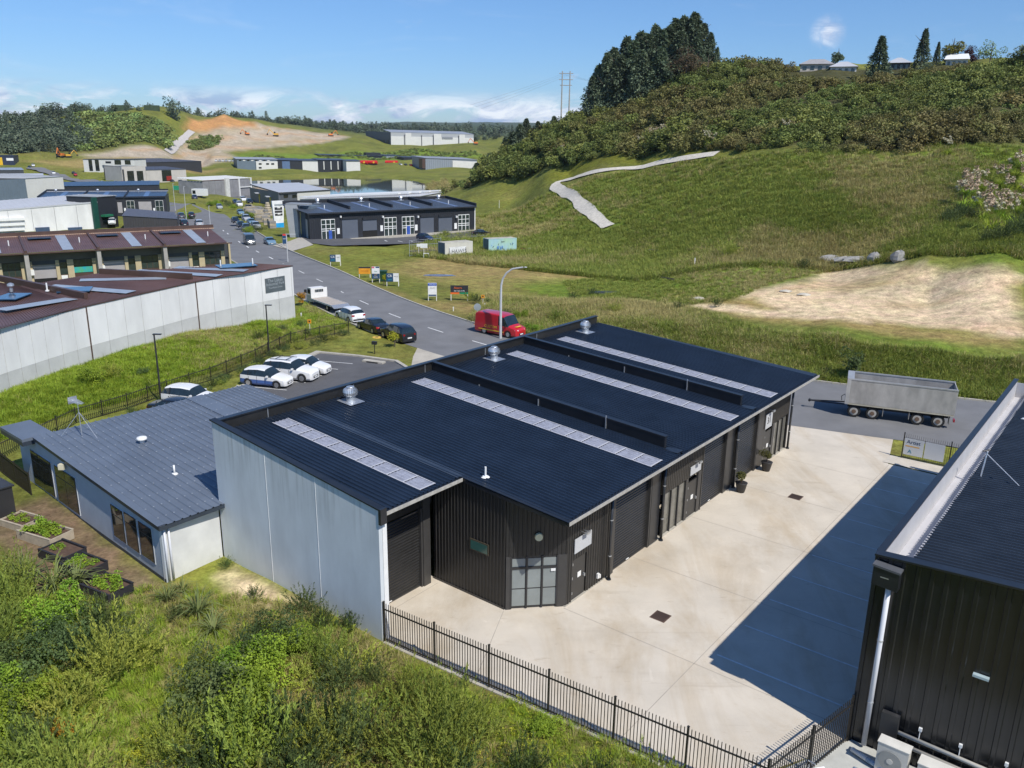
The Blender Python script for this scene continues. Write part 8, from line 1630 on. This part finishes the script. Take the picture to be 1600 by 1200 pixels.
def sample(poly, n, mask=None, dens=None, mind=None):
    xs = [p[0] for p in poly]; ys = [p[1] for p in poly]; out_ = np.zeros((0, 2)); k = 0
    while len(out_) < n and k < 40:
        q = np.stack([rng.uniform(min(xs), max(xs), n * 3), rng.uniform(min(ys), max(ys), n * 3)], -1); q = q[inpoly(q[:, 0], q[:, 1], poly)]
        if dens is not None: q = q[rng.uniform(0, 1, len(q)) < dens(q[:, 0], q[:, 1])]
        out_ = np.concatenate([out_, q]); k += 1
    out_ = out_[:n]
    if mind:
        keep = []; cell = {}
        for x, y in out_:
            c = (int(x // mind), int(y // mind)); ok = all((x - a) ** 2 + (y - b_) ** 2 > mind * mind for i in (-1, 0, 1) for j in (-1, 0, 1) for a, b_ in cell.get((c[0] + i, c[1] + j), ()))
            if ok: cell.setdefault(c, []).append((x, y)); keep.append((x, y))
        out_ = np.array(keep)
    return out_
def with_z(q, dz=0): return np.column_stack([q, terr(q[:, 0], q[:, 1]) + dz])
KEEP = [ROADP, YARD, CARP, DRIVE, [(v.x, v.y) for v in (L(-12, -.1), L(6, -.1), L(6, 34.5), L(-12, 34.5))], [(v.x, v.y) for v in (L(-10.9, -3.6), L(-29.5, -3.2), L(-29.5, 12), L(-10.9, 12))], [(v.x, v.y) for v in (L(14.6, 1), L(40, 1), L(40, 36), L(14.6, 36))]]
HPW = np.array(HP(HPATH))
def clear(q, m=0.3):
    ok = polydist(q[:, 0], q[:, 1], [tuple(p) for p in HPW], False) > 1.5
    for p in KEEP: ok &= sdf(q[:, 0], q[:, 1], p) > m
    return q[ok]
# --- the near scrubby bank
BANK = [(v.x, v.y) for v in (L(0, -.0), L(-3.8, -.15), L(-11.3, -3.4), L(-13, -6.5), L(-16, -8.2), L(-21, -8.4), L(-30, -9), L(-34, -16), L(-12, -26), L(10, -20), L(22, -10), L(14.6, 1.2), L(11.3, .9), L(6, .35))]
gp_ = sample(BANK, 26000); gp_ = clear(gp_, .12); st = fbm(gp_[:, 0], gp_[:, 1], 7, 91) + rng.normal(0, .12, len(gp_))
TG = [blades('grass_tuft', 26, .42, .020, L_GRS, .16, .55, 2) for _ in range(2)] + [blades('straw_tuft', 26, .46, .018, L_STR, .16, .6, 2) for _ in range(2)]
scatter('bank_grass', 'rank green and straw grass covering the near bank', 'grass', TG, with_z(gp_), rng.uniform(0, 6.28, len(gp_)), rng.uniform(.5, 1.25, len(gp_)), np.where(st > .54, 2, 0) + rng.integers(0, 2, len(gp_)))
fl = sample(BANK, 1500, dens=lambda x, y: np.clip((fbm(x, y, 5, 44) - .52) * 6, 0, 1)); fl = clear(fl, .1)
scatter('wild_flowers', 'yellow flowers scattered through the grass by the picket fence', 'flowers', [clump('flower_head', .16, .5, 2, 12, .05, .05, L_YEL)], with_z(fl), rng.uniform(0, 6, len(fl)), rng.uniform(.6, 1.2, len(fl)))
GRP = 'shrubs on the scrubby bank'
def shrub(kind, me_, p, s, lab, cat='shrub', grp=None, sz=None): return tag(obj_(kind, me_, p, s, None, None, sz), lab, cat, grp)
def on(px, py, zz=0): q = G(px, py, zz); q.z = TZ(q); return q
def gapf(x, y):      # leave the grassy aisles of the photograph open
    g_ = np.zeros(np.shape(x))
    for (px, py, rx) in ((330, 905, 2.6), (400, 905, 2.2), (300, 1050, 1.8), (330, 1010, 1.7), (230, 1080, 1.6), (180, 1130, 1.5), (130, 1040, 1.3), (520, 960, 1.3), (200, 1180, 1.3), (620, 1010, 1.0), (700, 1060, .8), (780, 1110, .8), (900, 1170, 1.2), (1000, 1195, 1.2), (240, 960, 1.4), (450, 985, 1.0)):
        q = G(px, py); g_ = np.maximum(g_, np.clip(1.4 - np.hypot(x - q.x, y - q.y) / rx, 0, 1))
    return g_
sh = sample(BANK, 4000, dens=lambda x, y: (gapf(x, y) < .35).astype(float), mind=.98); sh = sh[polydist(sh[:, 0], sh[:, 1], [(v.x, v.y) for v in (L(-11.3, -3.3), F0, F6, L(16.9, 6.2))], False) > 1.45]
far_ok = np.hypot(sh[:, 0], sh[:, 1]) > 17; sh = sh[far_ok]
for e_, lx_, ly_, h_ in BEDS: sh = sh[np.hypot(sh[:, 0] - e_.location.x, sh[:, 1] - e_.location.y) > 1.9]
_bc = G(60, 850); sh = sh[np.hypot(sh[:, 0] - _bc.x, sh[:, 1] - _bc.y) > 2.2]; sh = sh[:295]
def whereis(x, y):
    q = Vector((x, y, 0)); c = [((F0 + F5) / 2, ' below the middle of the picket fence'), (F5, ' near the bottom end of the picket fence'), (L(-5, -3), ' on the bank under the concrete side wall'), (G(130, 930), ' just below the garden beds'), (G(30, 1080), ' at the left edge of the near bank'), (G(250, 1150), ' in the bottom left of the near bank'), (G(600, 1160), ' in the bottom middle of the near bank'), (G(850, 1250), ' at the very bottom under the fence')]
    return min(c, key=lambda t: (t[0].xy - q.xy).length)[1]
LABS = {0: ('manuka_shrub', 'feathery olive green shrub in the scrub on the near bank'), 1: ('dark_shrub', 'dark narrow leaved shrub in the scrub on the near bank'), 2: ('broadleaf_shrub', 'leafy green shrub in the scrub on the near bank'), 3: ('tussock', 'arching tussock in the scrub on the near bank')}
for (x, y) in sh:
    v = float(fbm(np.array([x]), np.array([y]), 6, 17)[0]); u = rng.uniform(); z = float(terr(np.array([x]), np.array([y]))[0])
    k = 0 if v < .50 else (2 if v > .64 else 0)
    if u < .14: k = 1
    elif u > .95: k = 3
    elif u > .89: k = 2
    me_ = (MAN[rng.integers(0, 6)], DKF[rng.integers(0, 3)], BRD[rng.integers(0, 5)], TUS[rng.integers(0, 2)])[k]; dn_ = polydist(np.array([x]), np.array([y]), [(v_.x, v_.y) for v_ in (F0, F6)], False)[0]
    s_ = rng.uniform(.85, 1.45) * (min(1.0, .5 + dn_ * .12)); shrub(LABS[k][0], me_, (x, y, z - .05), s_, ('large ' if s_ > 1.0 else 'small ') + LABS[k][1].split(' in the scrub')[0] + whereis(x, y), grp=GRP, sz=s_ * 1.25)
for (px, py, s_, kind) in ((85, 925, 1.25, 0), (120, 915, 1.0, 1), (40, 905, 1.1, 1), (310, 962, .95, 0), (335, 990, .8, 2), (262, 940, .7, 1), (285, 925, .6, 0), (30, 1120, .8, 2), (340, 1195, 1.1, 1), (355, 1185, .9, 0)):
    shrub('flax', FLX[kind], on(px, py), s_, 'clump of long arching flax leaves on the near bank', 'flax', 'flax clumps on the near bank')
for (px, py, s_, me_, nm, lab) in ((480, 1165, 1.0, YEL, 'yellow_shrub', 'bright yellow shrub among the olive scrub at bottom centre'), (228, 1180, .9, YEL, 'yellow_shrub', 'bright yellow green shrub at bottom left'), (60, 1085, .9, YEL, 'yellow_shrub', 'yellow green shrub at the left edge of the scrub'), (104, 1150, 1.1, ORG, 'orange_shrub', 'small orange tinged shrub at bottom left'), (1150, 1195, .0, ORG, '', '')):
    if s_ > 0: shrub(nm, me_, on(px, py), s_, lab)
for (px, py, s_, me_, lab) in ((476, 960, .95, DKF[0], 'dark upright shrub against the concrete side wall, the taller one'), (505, 985, .8, DKF[1], 'dark shrub at the foot of the concrete side wall beside the taller one'), (548, 985, .7, DKF[2], 'leaning dark shrub close to the corner of the side wall'), (354, 886, .42, DKF[0], 'small shrub where the white wall meets the concrete side wall'),
    (397, 936, .5, DKF[1], 'small shrub in the short grass before the side wall'), (852, 1150, .62, BRD[0], 'bright green leafy shrub growing through the picket fence'), (727, 1072, .34, DKF[2], 'slender pale sapling against the picket fence'), (280, 968, .62, DKF[2], 'dark shrub beside the flax clump')):
    shrub('dark_shrub' if me_ in DKF else 'broadleaf_shrub', me_, on(px, py), s_, lab)
# --- garden bed crops and pots
CRP = clump('leafy_crop', .22, .35, 4, 110, .09, .06, L_BRD)
for bi, (e, lx, ly, h) in enumerate(BEDS):
    n = [6, 14, 12, 22, 9][bi]
    for k in range(n):
        q = Vector((rng.uniform(-lx + .25, lx - .25), rng.uniform(-ly + .2, ly - .2), h - .08)); q.rotate(e.rotation_euler); s_ = rng.uniform(.5, 1.0) * [.9, 1.1, 1.5, 1.7, 1.0][bi]
        o_ = obj_('crop_plant', CRP, e.location + q, s_); tag(o_, 'leafy plant growing in a raised garden bed', 'vegetable', 'plants in the garden beds')
pb = clump('pot_bush', .42, .8, 6, 900, .07, .045, leafm('pot_leaf', (0.15, 0.14, 0.035), (0.06, 0.075, 0.02), .1))
for o_ in POTS: q = obj_('foliage', pb, (0, 0, .62), 1.15, None, o_)
# --- the grass bank by the long white wall and the rank fields
BK2 = P2([(0,700),(60,672),(200,628),(330,585),(470,530),(560,505),(478,474),(462,498),(300,530),(145,585),(0,640)])
def grass_field(name, lab, poly, n, s0, s1, straw, seed, protos=None, dens=None):
    q = sample(poly, n, dens=dens); q = clear(q, .35); q = q[np.hypot(q[:, 0], q[:, 1]) > 15]; st_ = fbm(q[:, 0], q[:, 1], 16, seed) + rng.normal(0, .1, len(q))
    scatter(name, lab, 'grass', protos or TGB, with_z(q, -.03), rng.uniform(0, 6.28, len(q)), rng.uniform(s0, s1, len(q)), np.where(st_ > straw, 2, 0) + rng.integers(0, 2, len(q)))
TGL = [blades('lush_tuft', 30, .5, .04, L_GRS, .4, .6, 2) for _ in range(2)] + [blades('dry_tuft', 30, .55, .04, L_STR, .4, .6, 2) for _ in range(2)]
TGB = [blades('coarse_tuft', 30, .55, .045, L_GR2, .4, .6, 2) for _ in range(2)] + [blades('dry_tuft', 30, .6, .040, L_STR, .4, .6, 2) for _ in range(2)]
grass_field('wall_bank_grass', 'rank grass on the bank between the long white wall and the car park fence', BK2, 9000, .6, 1.2, .62, 3, TGL)
B3 = HP([(735,505),(850,540),(1275,594),(1600,632),(1600,560),(1350,540),(1150,505),(1060,480),(960,470),(860,470),(760,462)]); grass_field('street_bank_grass', 'rank grass on the bank between the street and the dirt pad', B3, 15000, .8, 1.6, .52, 5)
B4 = HP([(640,400),(1000,440),(1300,424),(1600,408),(1600,232),(1400,236),(1180,243),(1000,268),(880,295),(800,330),(700,345)]); B5 = HP([(1000,428),(1060,398),(1300,412),(1300,424),(1200,446),(1140,470),(1060,478),(1000,466),(900,468),(880,440)]); grass_field('hollow_grass', 'bright grass in the hollow between the hill face and the dirt pad', B5, 5000, .6, 1.1, .66, 15)
grass_field('hillside_grass', 'coarse grass over the hill face above the dirt pad', B4, 34000, 1.0, 2.2, .62, 8, dens=lambda x, y: np.clip((190 - np.hypot(x, y)) / 90, .12, 1))
# --- named shrubs near the long wall, saplings
for (px, py, s_, me_, nm, lab, zz) in ((142, 600, 1.15, BRD[1], 'broadleaf_shrub', 'rounded green bush at the foot of the long white wall', 1), (172, 588, .8, MAN[0], 'brown_shrub', 'brownish bush beside the rounded green bush at the white wall', 1), (404, 527, .8, DKF[0], 'dark_shrub', 'dark bush left of the lamp post by the white wall', .5), (424, 520, .85, BRD[0], 'broadleaf_shrub', 'green bush right of the lamp post by the white wall', .5), (220, 585, .5, BRD[4], 'broadleaf_shrub', 'low weed clump on the grass bank', .8)):
    shrub(nm, me_, on(px, py, zz), s_, lab)
hp = np.array(P2([(200,650),(262,630),(330,606),(400,574),(455,545)])); hs = resample([tuple(p) for p in hp], 26)
for i, (x, y) in enumerate(hs): shrub('hedge_shrub', [DKF[0], MAN[4], BRD[4]][i % 3], (x + rng.normal(0, .3), y + .5, 0), rng.uniform(.4, .62), 'scrubby plant growing along the car park fence', grp='plants along the car park fence')
for i, (px, py) in enumerate(((470,545),(490,540),(505,535),(520,530),(455,528),(440,520),(480,525),(500,519),(430,534),(538,524),(470,512),(450,508))): shrub('weed_clump', [MAN[2], BRD[3], DKF[1], MAN[5]][i % 4], on(px, py), rng.uniform(.5, .8), 'weedy bush in the corner between the white wall and the fence', grp='weeds in the fence corner')
def sapling(px, py, pt, m_, lab, zz=0, nm='young_tree', wd=.4):
    q = on(px, py, zz); h = HT(q, px, pt) - q.z; e = empty(nm, q, 0, lab, 'tree'); obj_('trunk', trunkmesh('trunk', h * .7, .05 + h * .01, 3), (0, 0, 0), 1, None, e); c_ = clump('crown', h * wd, h * .72, 7, 700, h * .085, h * .05, m_); obj_('crown', c_, (0, 0, h * .28), 1, None, e); return e
sapling(473, 478, 452, L_ORG, 'young tree with orange leaves at the corner of the white wall', wd=.28); sapling(617, 542, 514, L_YEL, 'young yellow green tree on the lawn beside the black cars', wd=.34); sapling(600, 447, 428, L_YEL, 'thin yellow green sapling between the sale boards', wd=.2)
sapling(1337, 590, 545, L_DRK, 'small dark tree on the verge left of the tipper trailer', .4); sapling(762, 476, 466, L_DRK, 'low dark bush beside the orange marker sign', wd=.7)
for (px, py, s_) in ((745, 475, .9), (735, 470, .7), (775, 505, 1.0), (790, 497, .8), (830, 520, .8), (815, 500, .9), (895, 470, .8), (925, 462, .7), (1140, 400, 1.3), (1255, 420, 1.0), (1060, 485, .7), (1120, 480, .7), (870, 500, .8), (960, 490, .8), (1150, 395, .9)):
    shrub('weed_clump', [MAN[1], DKF[2], BRD[2]][int(px) % 3], HIT(px, py), s_ * 1.1, 'weedy bush in the rank grass beyond the street', grp='weedy bushes beyond the street')
# --- hill scrub
def hillclump(nm, m_, r=3.0, h=3.4, n=850, ll=.62): return clump(nm, r, h, 9, n, ll, ll * .6, m_)
HS = [hillclump('hill_scrub', L_SCR) for _ in range(3)] + [hillclump('hill_scrub_green', L_SCG) for _ in range(2)] + [hillclump('fern_clump', L_FRN, 3.2, 2.0, 700, .7)]
hb_ = HP([(690,302),(720,290),(760,284),(850,262),(1000,247),(1170,236),(1300,240),(1440,234),(1620,230)]) + [(GD(px, 300, D_).x, GD(px, 300, D_).y) for px, D_ in ((1720, 240), (1720, 262), (1600, 268), (1450, 276), (1300, 284), (1170, 288), (1100, 294), (1000, 302), (930, 306), (880, 316), (800, 336), (740, 352), (690, 375))]
q = sample(hb_, 9000, dens=lambda x, y: np.clip(1.3 - np.hypot(x, y) / 600, .3, 1), mind=2.5)
house_line = np.degrees(np.arctan2(q[:, 0], q[:, 1])); gl = (house_line > 17.5) & (house_line < 30) & (np.hypot(q[:, 0], q[:, 1]) > 262); q = q[~gl]
D_ = np.hypot(q[:, 0], q[:, 1]); v = fbm(q[:, 0], q[:, 1], 42, 23); azd = np.degrees(np.arctan2(q[:, 0], q[:, 1]))
I = np.where(v > .56, 3, 0) + rng.integers(0, 2, len(q)); I = np.where((azd < 6) & (rng.uniform(size=len(q)) < .75), 3 + rng.integers(0, 2, len(q)), I); fern = (fbm(q[:, 0], q[:, 1], 28, 61) > .53) & (azd > 8) & (D_ < 262) & (rng.uniform(size=len(q)) < .5); I = np.where(fern, 5, I)
SC = rng.uniform(.55, 1.1, len(q)) * (.55 + .95 * fbm(q[:, 0], q[:, 1], 22, 83)) * np.where(I == 5, .75, 1) * np.where(azd < 6, 1.2, 1); Z3 = with_z(q, -.5); order = np.argsort(-(SC / D_)); big = order[:285]; rest = order[285:]
HL = ['brown olive scrub bush on the hill', 'brown olive scrub bush on the hill', 'brown olive scrub bush on the hill', 'dark green scrub bush on the hill', 'dark green scrub bush on the hill', 'pale green tree fern clump on the hill']
def hwhere(p):
    a = math.degrees(math.atan2(p[0], p[1])); d = math.hypot(p[0], p[1]); return ' on the ' + ('far left spur' if a < 0 else 'left part' if a < 10 else 'middle' if a < 20 else 'right part') + ' of the hill, ' + ('at its foot' if d < 225 else 'half way up' if d < 255 else 'near its top')
for i in big: tag(obj_(['hill_bush', 'hill_bush', 'hill_bush', 'hill_bush', 'hill_bush', 'tree_fern'][I[i]], HS[I[i]], Z3[i], SC[i]), HL[I[i]].replace(' on the hill', hwhere(Z3[i])), 'bush' if I[i] < 5 else 'fern', 'scrub bushes on the hill')
scatter('hill_scrub', 'dense brown and olive scrub covering the hill', 'scrub', HS, Z3[rest], rng.uniform(0, 6.28, len(rest)), SC[rest], I[rest]); print('hill bushes', len(q))
# --- hilltop trees
PN = [conifer('pine_crown', 10, 2.6, 3200, L_PIN, .34, .06, .065, .05, .8) for _ in range(3)]; SP = [conifer('spruce_crown', 10, 2.4, 2800, L_PIN, .25, .04, .06, .02, 1.0) for _ in range(2)]; PT = trunkmesh('pine_trunk', 9, .3, 4)
def hilltree(px, pt, pb_, D, crown, lab, wsc=1.0, nm='pine_tree', grp=None, leafmat=None):
    q = GD(px, pb_, D); q.z = min(q.z, TZ(q)) - .3; h = HT(q, px, pt) - q.z; e = empty(nm, q, 0, lab, 'tree', grp); s_ = h / 10; obj_('trunk', PT, (0, 0, 0), s_, None, e); obj_('crown', crown, (0, 0, 0), s_ * wsc, None, e, s_); return e
ORD = 'first second third fourth fifth sixth seventh eighth ninth tenth eleventh twelfth thirteenth fourteenth fifteenth sixteenth seventeenth eighteenth nineteenth twentieth twenty-first twenty-second'.split()
for k, (px, pt, pb_, D, w_) in enumerate(sorted(((925,120,160,300,1.1),(934,103,155,302,1.0),(946,84,150,300,.9),(957,76,145,302,.9),(968,88,142,298,1.1),(976,60,140,303,.9),(988,66,135,300,1.1),(998,52,132,304,1.0),(1010,55,130,300,1.1),(1020,42,128,304,.9),(1030,48,124,300,1.1),(1042,44,120,302,1.2),(1052,32,118,304,1.2),(1064,28,116,303,1.0),(1080,22,114,302,1.1),(1095,38,112,304,1.0),(1107,52,110,302,.9),(1119,74,108,300,.8),(1060,50,122,296,1.3),(1085,60,118,296,1.2),(1000,80,136,294,1.2),(1030,75,128,292,1.2)))):
    hilltree(px, pt, pb_, D, PN[k % 3], ORD[k] + ' pine from the left in the tall stand on the hill crest', w_ * .95, grp='pines on the hill crest')
hilltree(1308, 72, 102, 292, clump('round_crown', 2.6, 10, 12, 1800, .8, .5, L_PIN), 'single rounded conifer behind the hilltop house', 1.0, 'conifer_tree'); hilltree(1371, 57, 120, 262, SP[0], 'ragged dark conifer on the crest left of the grey roofed house', 1.25, 'conifer_tree'); hilltree(1438, 46, 112, 264, SP[1], 'tallest pointed conifer on the crest right of the grey roofed house', .95, 'conifer_tree')
hilltree(1486, 55, 100, 275, clump('yellow_crown', 3.6, 10, 12, 1600, .8, .45, leafm('golden_leaf', (0.26, 0.24, 0.04), (0.13, 0.13, 0.03), .1)), 'golden green tree on the hilltop', 1.0, 'broadleaf_tree'); hilltree(1512, 68, 98, 280, clump('copper_crown', 4.4, 9.4, 12, 1600, .8, .5, L_RED), 'dark copper leaved tree beside the golden tree', 1.0, 'broadleaf_tree')
hilltree(1462, 66, 104, 270, SP[0], 'slim green tree left of the golden tree', .8, 'broadleaf_tree'); hilltree(1547, 60, 96, 262, clump('pale_crown', 3.4, 9.6, 12, 700, .6, .4, L_FRN), 'thin pale blue green tree near the right end of the crest', 1.0, 'broadleaf_tree'); hilltree(1592, 74, 100, 252, clump('round_crown', 4.5, 9.6, 12, 1800, .8, .5, L_SCG), 'rounded tree on the crest at the right edge', 1.2, 'broadleaf_tree')
hilltree(1072, 66, 120, 284, clump('bare_crown', 4.4, 10, 12, 1500, .7, .2, leafm('twiggy', (0.16, 0.11, 0.06), (0.09, 0.065, 0.035), .1)), 'brown twiggy tree in front of the pines', 1.0, 'broadleaf_tree'); hilltree(1105, 82, 118, 280, BRD[0], 'light green tree at the right foot of the pines', 1.0, 'broadleaf_tree')
for (px, pt, pb_, D, w_) in ((812,195,235,318,1),(822,186,232,320,.8),(800,206,240,322,1.1),(840,190,225,318,.9),(790,215,250,326,1.1),(765,240,270,330,1.1),(745,255,285,330,1.1),(865,182,215,312,1)): hilltree(px, pt, pb_, D, PN[int(px) % 3], 'dark tree on the spur sloping down to the pond', w_ * 1.2, grp='trees on the spur')
# --- pampas
PMP = []
for k in range(3):
    g_ = blades('pampas_leaf', 150, 1.9, .05, L_GRS, .35, .8, 3); PMP.append(g_)
plm = [clump('plume_mesh', .12, .8, 3, 60, .2, .09, PLU), clump('plume_mesh', .12, .8, 3, 60, .2, .09, PLC)]
def pampas(px, py, s_, lab, n=9, cream=0, grp='pampas clumps on the hill'):
    q = HIT(px, py)
    if q is None: return
    e = empty('pampas_grass', q, 0, lab, 'pampas grass', grp); e.scale = (s_, s_, s_); obj_('leaf_tuft', PMP[int(px) % 3], (0, 0, 0), 1, None, e)
    for k in range(n):
        a = rng.uniform(0, 6.28); r_ = rng.uniform(.2, .9); h = rng.uniform(1.6, 2.4); o_ = obj_('plume', plm[1 if rng.uniform() < .35 + cream * .5 else 0], (math.cos(a) * r_, math.sin(a) * r_, h), rng.uniform(.8, 1.3), None, e)
        o_.rotation_euler = (rng.uniform(-.3, .3), rng.uniform(-.3, .3), 0)
for (px, py) in ((1535,350),(1560,345),(1520,325),(1590,335),(1545,320),(1575,310),(1598,300),(1510,310),(1560,295),(1585,280),(1600,268),(1530,300),(1505,330),(1600,320),(1570,355),(1548,365)): pampas(px, py, rng.uniform(1.2, 1.7), 'pink and cream pampas grass in the thicket at the right edge', 12, grp='pampas thicket at the right edge')
for (px, py) in ((1012,218),(1020,222),(1030,220),(1040,224),(1035,214),(1102,228),(1110,232),(1000,232),(1228,212),(1480,244),(882,245)): pampas(px, py, 1.25, 'tall plumed pampas grass at the foot of the hill scrub', 8, 1)
for (px, py) in ((1490,345),(1480,350),(1500,340),(1545,380),(1570,375),(1595,370),(1515,345),(1600,345),(1590,360)): shrub('dark_shrub', DKF[int(px) % 3], HIT(px, py), 1.7, 'dark shrub among the pampas at the right edge', grp='dark shrubs among the pampas')
# --- far trees
FT = [clump('far_tree', 6, 9, 8, 300, 2.0, 1.4, L_FAR) for _ in range(3)] + [conifer('far_conifer', 12, 3, 320, L_FAR, .2, .05, .10, .05, .9)]
def band(name, lab, pts, n, s0, s1, jit=18, cat='trees'):       # pts: (px, py, D)
    P = [GD(*p) for p in pts]; P = [(p.x, p.y) for p in P]; r_ = resample(P, n) + rng.normal(0, jit, (n, 2)); scatter(name, lab, cat, FT, with_z(r_, -1), rng.uniform(0, 6, n), rng.uniform(s0, s1, n))
band('far_wood', 'far belt of dark trees along the horizon', [(380,190,1700),(480,190,1900),(600,190,2000),(700,192,1900),(800,196,1800),(900,200,1900)], 420, .9, 1.7, 60)
band('far_wood', 'far wood behind the pond and white warehouse', [(480,196,1400),(560,196,1300),(640,196,1350),(720,198,1250),(790,204,1200)], 200, .6, 1.2, 45)
band('far_wood', 'tree belt behind the quarry at the left horizon', [(290,180,1200),(340,178,1250),(380,182,1280),(430,190,1300),(480,192,1350)], 90, .7, 1.5, 26)
band('far_wood', 'dark wood along the left horizon', [(-120,190,1050),(-20,188,1000),(40,188,980),(100,182,960),(150,178,980)], 110, .5, 1.1, 26)
wz = HP([(0,240),(60,238),(140,234),(140,215),(120,196),(60,196),(0,200),(-80,200),(-80,240)]); ws_ = sample(wz, 420); scatter('left_wood', 'dark wood on the lower flank of the left hill', 'trees', FT, with_z(ws_, -1), rng.uniform(0, 6, len(ws_)), rng.uniform(.5, 1.1, len(ws_)))
LS = [clump('slope_scrub', 4, 4, 6, 160, 1.8, 1.2, m_) for m_ in (L_SCG, L_FRN, L_SCG)]
wz = HP([(120,238),(262,232),(262,206),(230,188),(150,180),(100,190),(120,215)]); ws_ = sample(wz, 900); scatter('left_scrub', 'green scrub on the face of the left hill', 'scrub', LS, with_z(ws_, -.5), rng.uniform(0, 6, len(ws_)), rng.uniform(.6, 1.5, len(ws_)))
wz = HP([(360,248),(620,236),(740,236),(760,246),(640,248),(480,246),(372,256)]); ws_ = sample(wz, 420); scatter('terrace_scrub', 'green scrub on the terrace slope under the white warehouse', 'scrub', LS, with_z(ws_, -.5), rng.uniform(0, 6, len(ws_)), rng.uniform(.25, .6, len(ws_)))
wz = HP([(290,224),(320,212),(350,214),(335,230),(300,236)]); ws_ = sample(wz, 90); scatter('quarry_scrub', 'patch of scrub left standing in the quarry', 'scrub', LS, with_z(ws_, -.5), rng.uniform(0, 6, len(ws_)), rng.uniform(.4, .9, len(ws_)))
for k, (px, pt, pb_, D, lab) in enumerate(((271,149,172,960,'lone round headed tree on the left hill beside the quarry'),(72,157,176,940,'wide tree on the left skyline'),(92,158,176,940,'second wide tree on the left skyline'),(118,157,174,945,'third wide tree on the left skyline'),(136,158,174,950,'right hand tree of the left skyline group'),(313,168,182,1180,'small dark tree at the left end of the quarry belt'),(342,166,182,1200,'pointed tree above the quarry face'),(372,172,186,1220,'tree over the right part of the quarry face'))):
    hilltree(px, pt, pb_, D, clump('far_crown', 4.6, 10, 9, 420, 1.1, .8, L_FAR), lab, 1.0, 'round_tree')
for (x0, x1, y0, D, lab) in ((174, 201, 166.5, 960, 'clipped dark hedge block on the left hill, the left one'), (225, 250, 167.5, 965, 'clipped dark hedge block on the left hill, the right one')):
    a, b_ = GD(x0, 172, D), GD(x1, 172, D); e = empty('hedge', a, 0, lab, 'hedge'); w = Wall(a, b_, e, a); h = max(a.z, TZ(a)) + 5; w.box("hedge_body", 0, w.L, min(TZ(a), TZ(b_)) - 2, h, -8, 0, mat('hedge_green', (0.035, 0.06, 0.025), .8, var=.4, scale=.8))
# reeds and bank plants at the pond
wz = P2([(664,288),(700,284),(712,300),(690,314),(668,316)], -6.5); ws_ = sample(wz, 120); scatter('reeds', 'brown reeds at the right shore of the pond', 'reeds', [clump('reed_clump', 2.5, 3, 5, 160, .9, .3, L_STR)], with_z(ws_, -.3), rng.uniform(0, 6, len(ws_)), rng.uniform(.5, 1, len(ws_)))
for i, (px, py) in enumerate(((330,322),(338,320),(345,323),(352,318),(360,322),(366,327),(390,372-6),(392,341),(382,338),(400,362),(288,340),(296,345))): shrub('roadside_shrub', BRD[i % 5], HIT(px, py), 1.5, 'clipped shrub in a planting bed along the far street', grp='shrubs along the far street')
wz = P2([(-10,335,-1),(42,333,-1),(44,318,-1),(-10,308,-1)]); 
for i, (x, y) in enumerate(sample(wz, 26)): shrub('bank_shrub', LS[i % 3], (x, y, TZ((x, y)) - .2), .42, 'scrubby bush on the mound left of the pale warehouse', grp='scrub on the mound at left')
# ------------------------------------------------------------------ a little air over the far hills
hm = bpy.data.materials.new('haze_air'); hm.use_nodes = True; t = hm.node_tree; t.nodes.clear(); pv = t.nodes.new('ShaderNodeVolumePrincipled'); mo = t.nodes.new('ShaderNodeOutputMaterial')
pv.inputs['Color'].default_value = (0.80, 0.88, 1.0, 1); pv.inputs['Density'].default_value = 0.00005; pv.inputs['Anisotropy'].default_value = 0.2; t.links.new(pv.outputs[0], mo.inputs['Volume'])
zmin = float(np.min(Z)) - 1.2
HZ = MB().box(-9800, 9800, -9800, 9800, zmin, 175).build('haze', hm); tag(HZ, 'thin haze over the whole valley', kind='stuff')
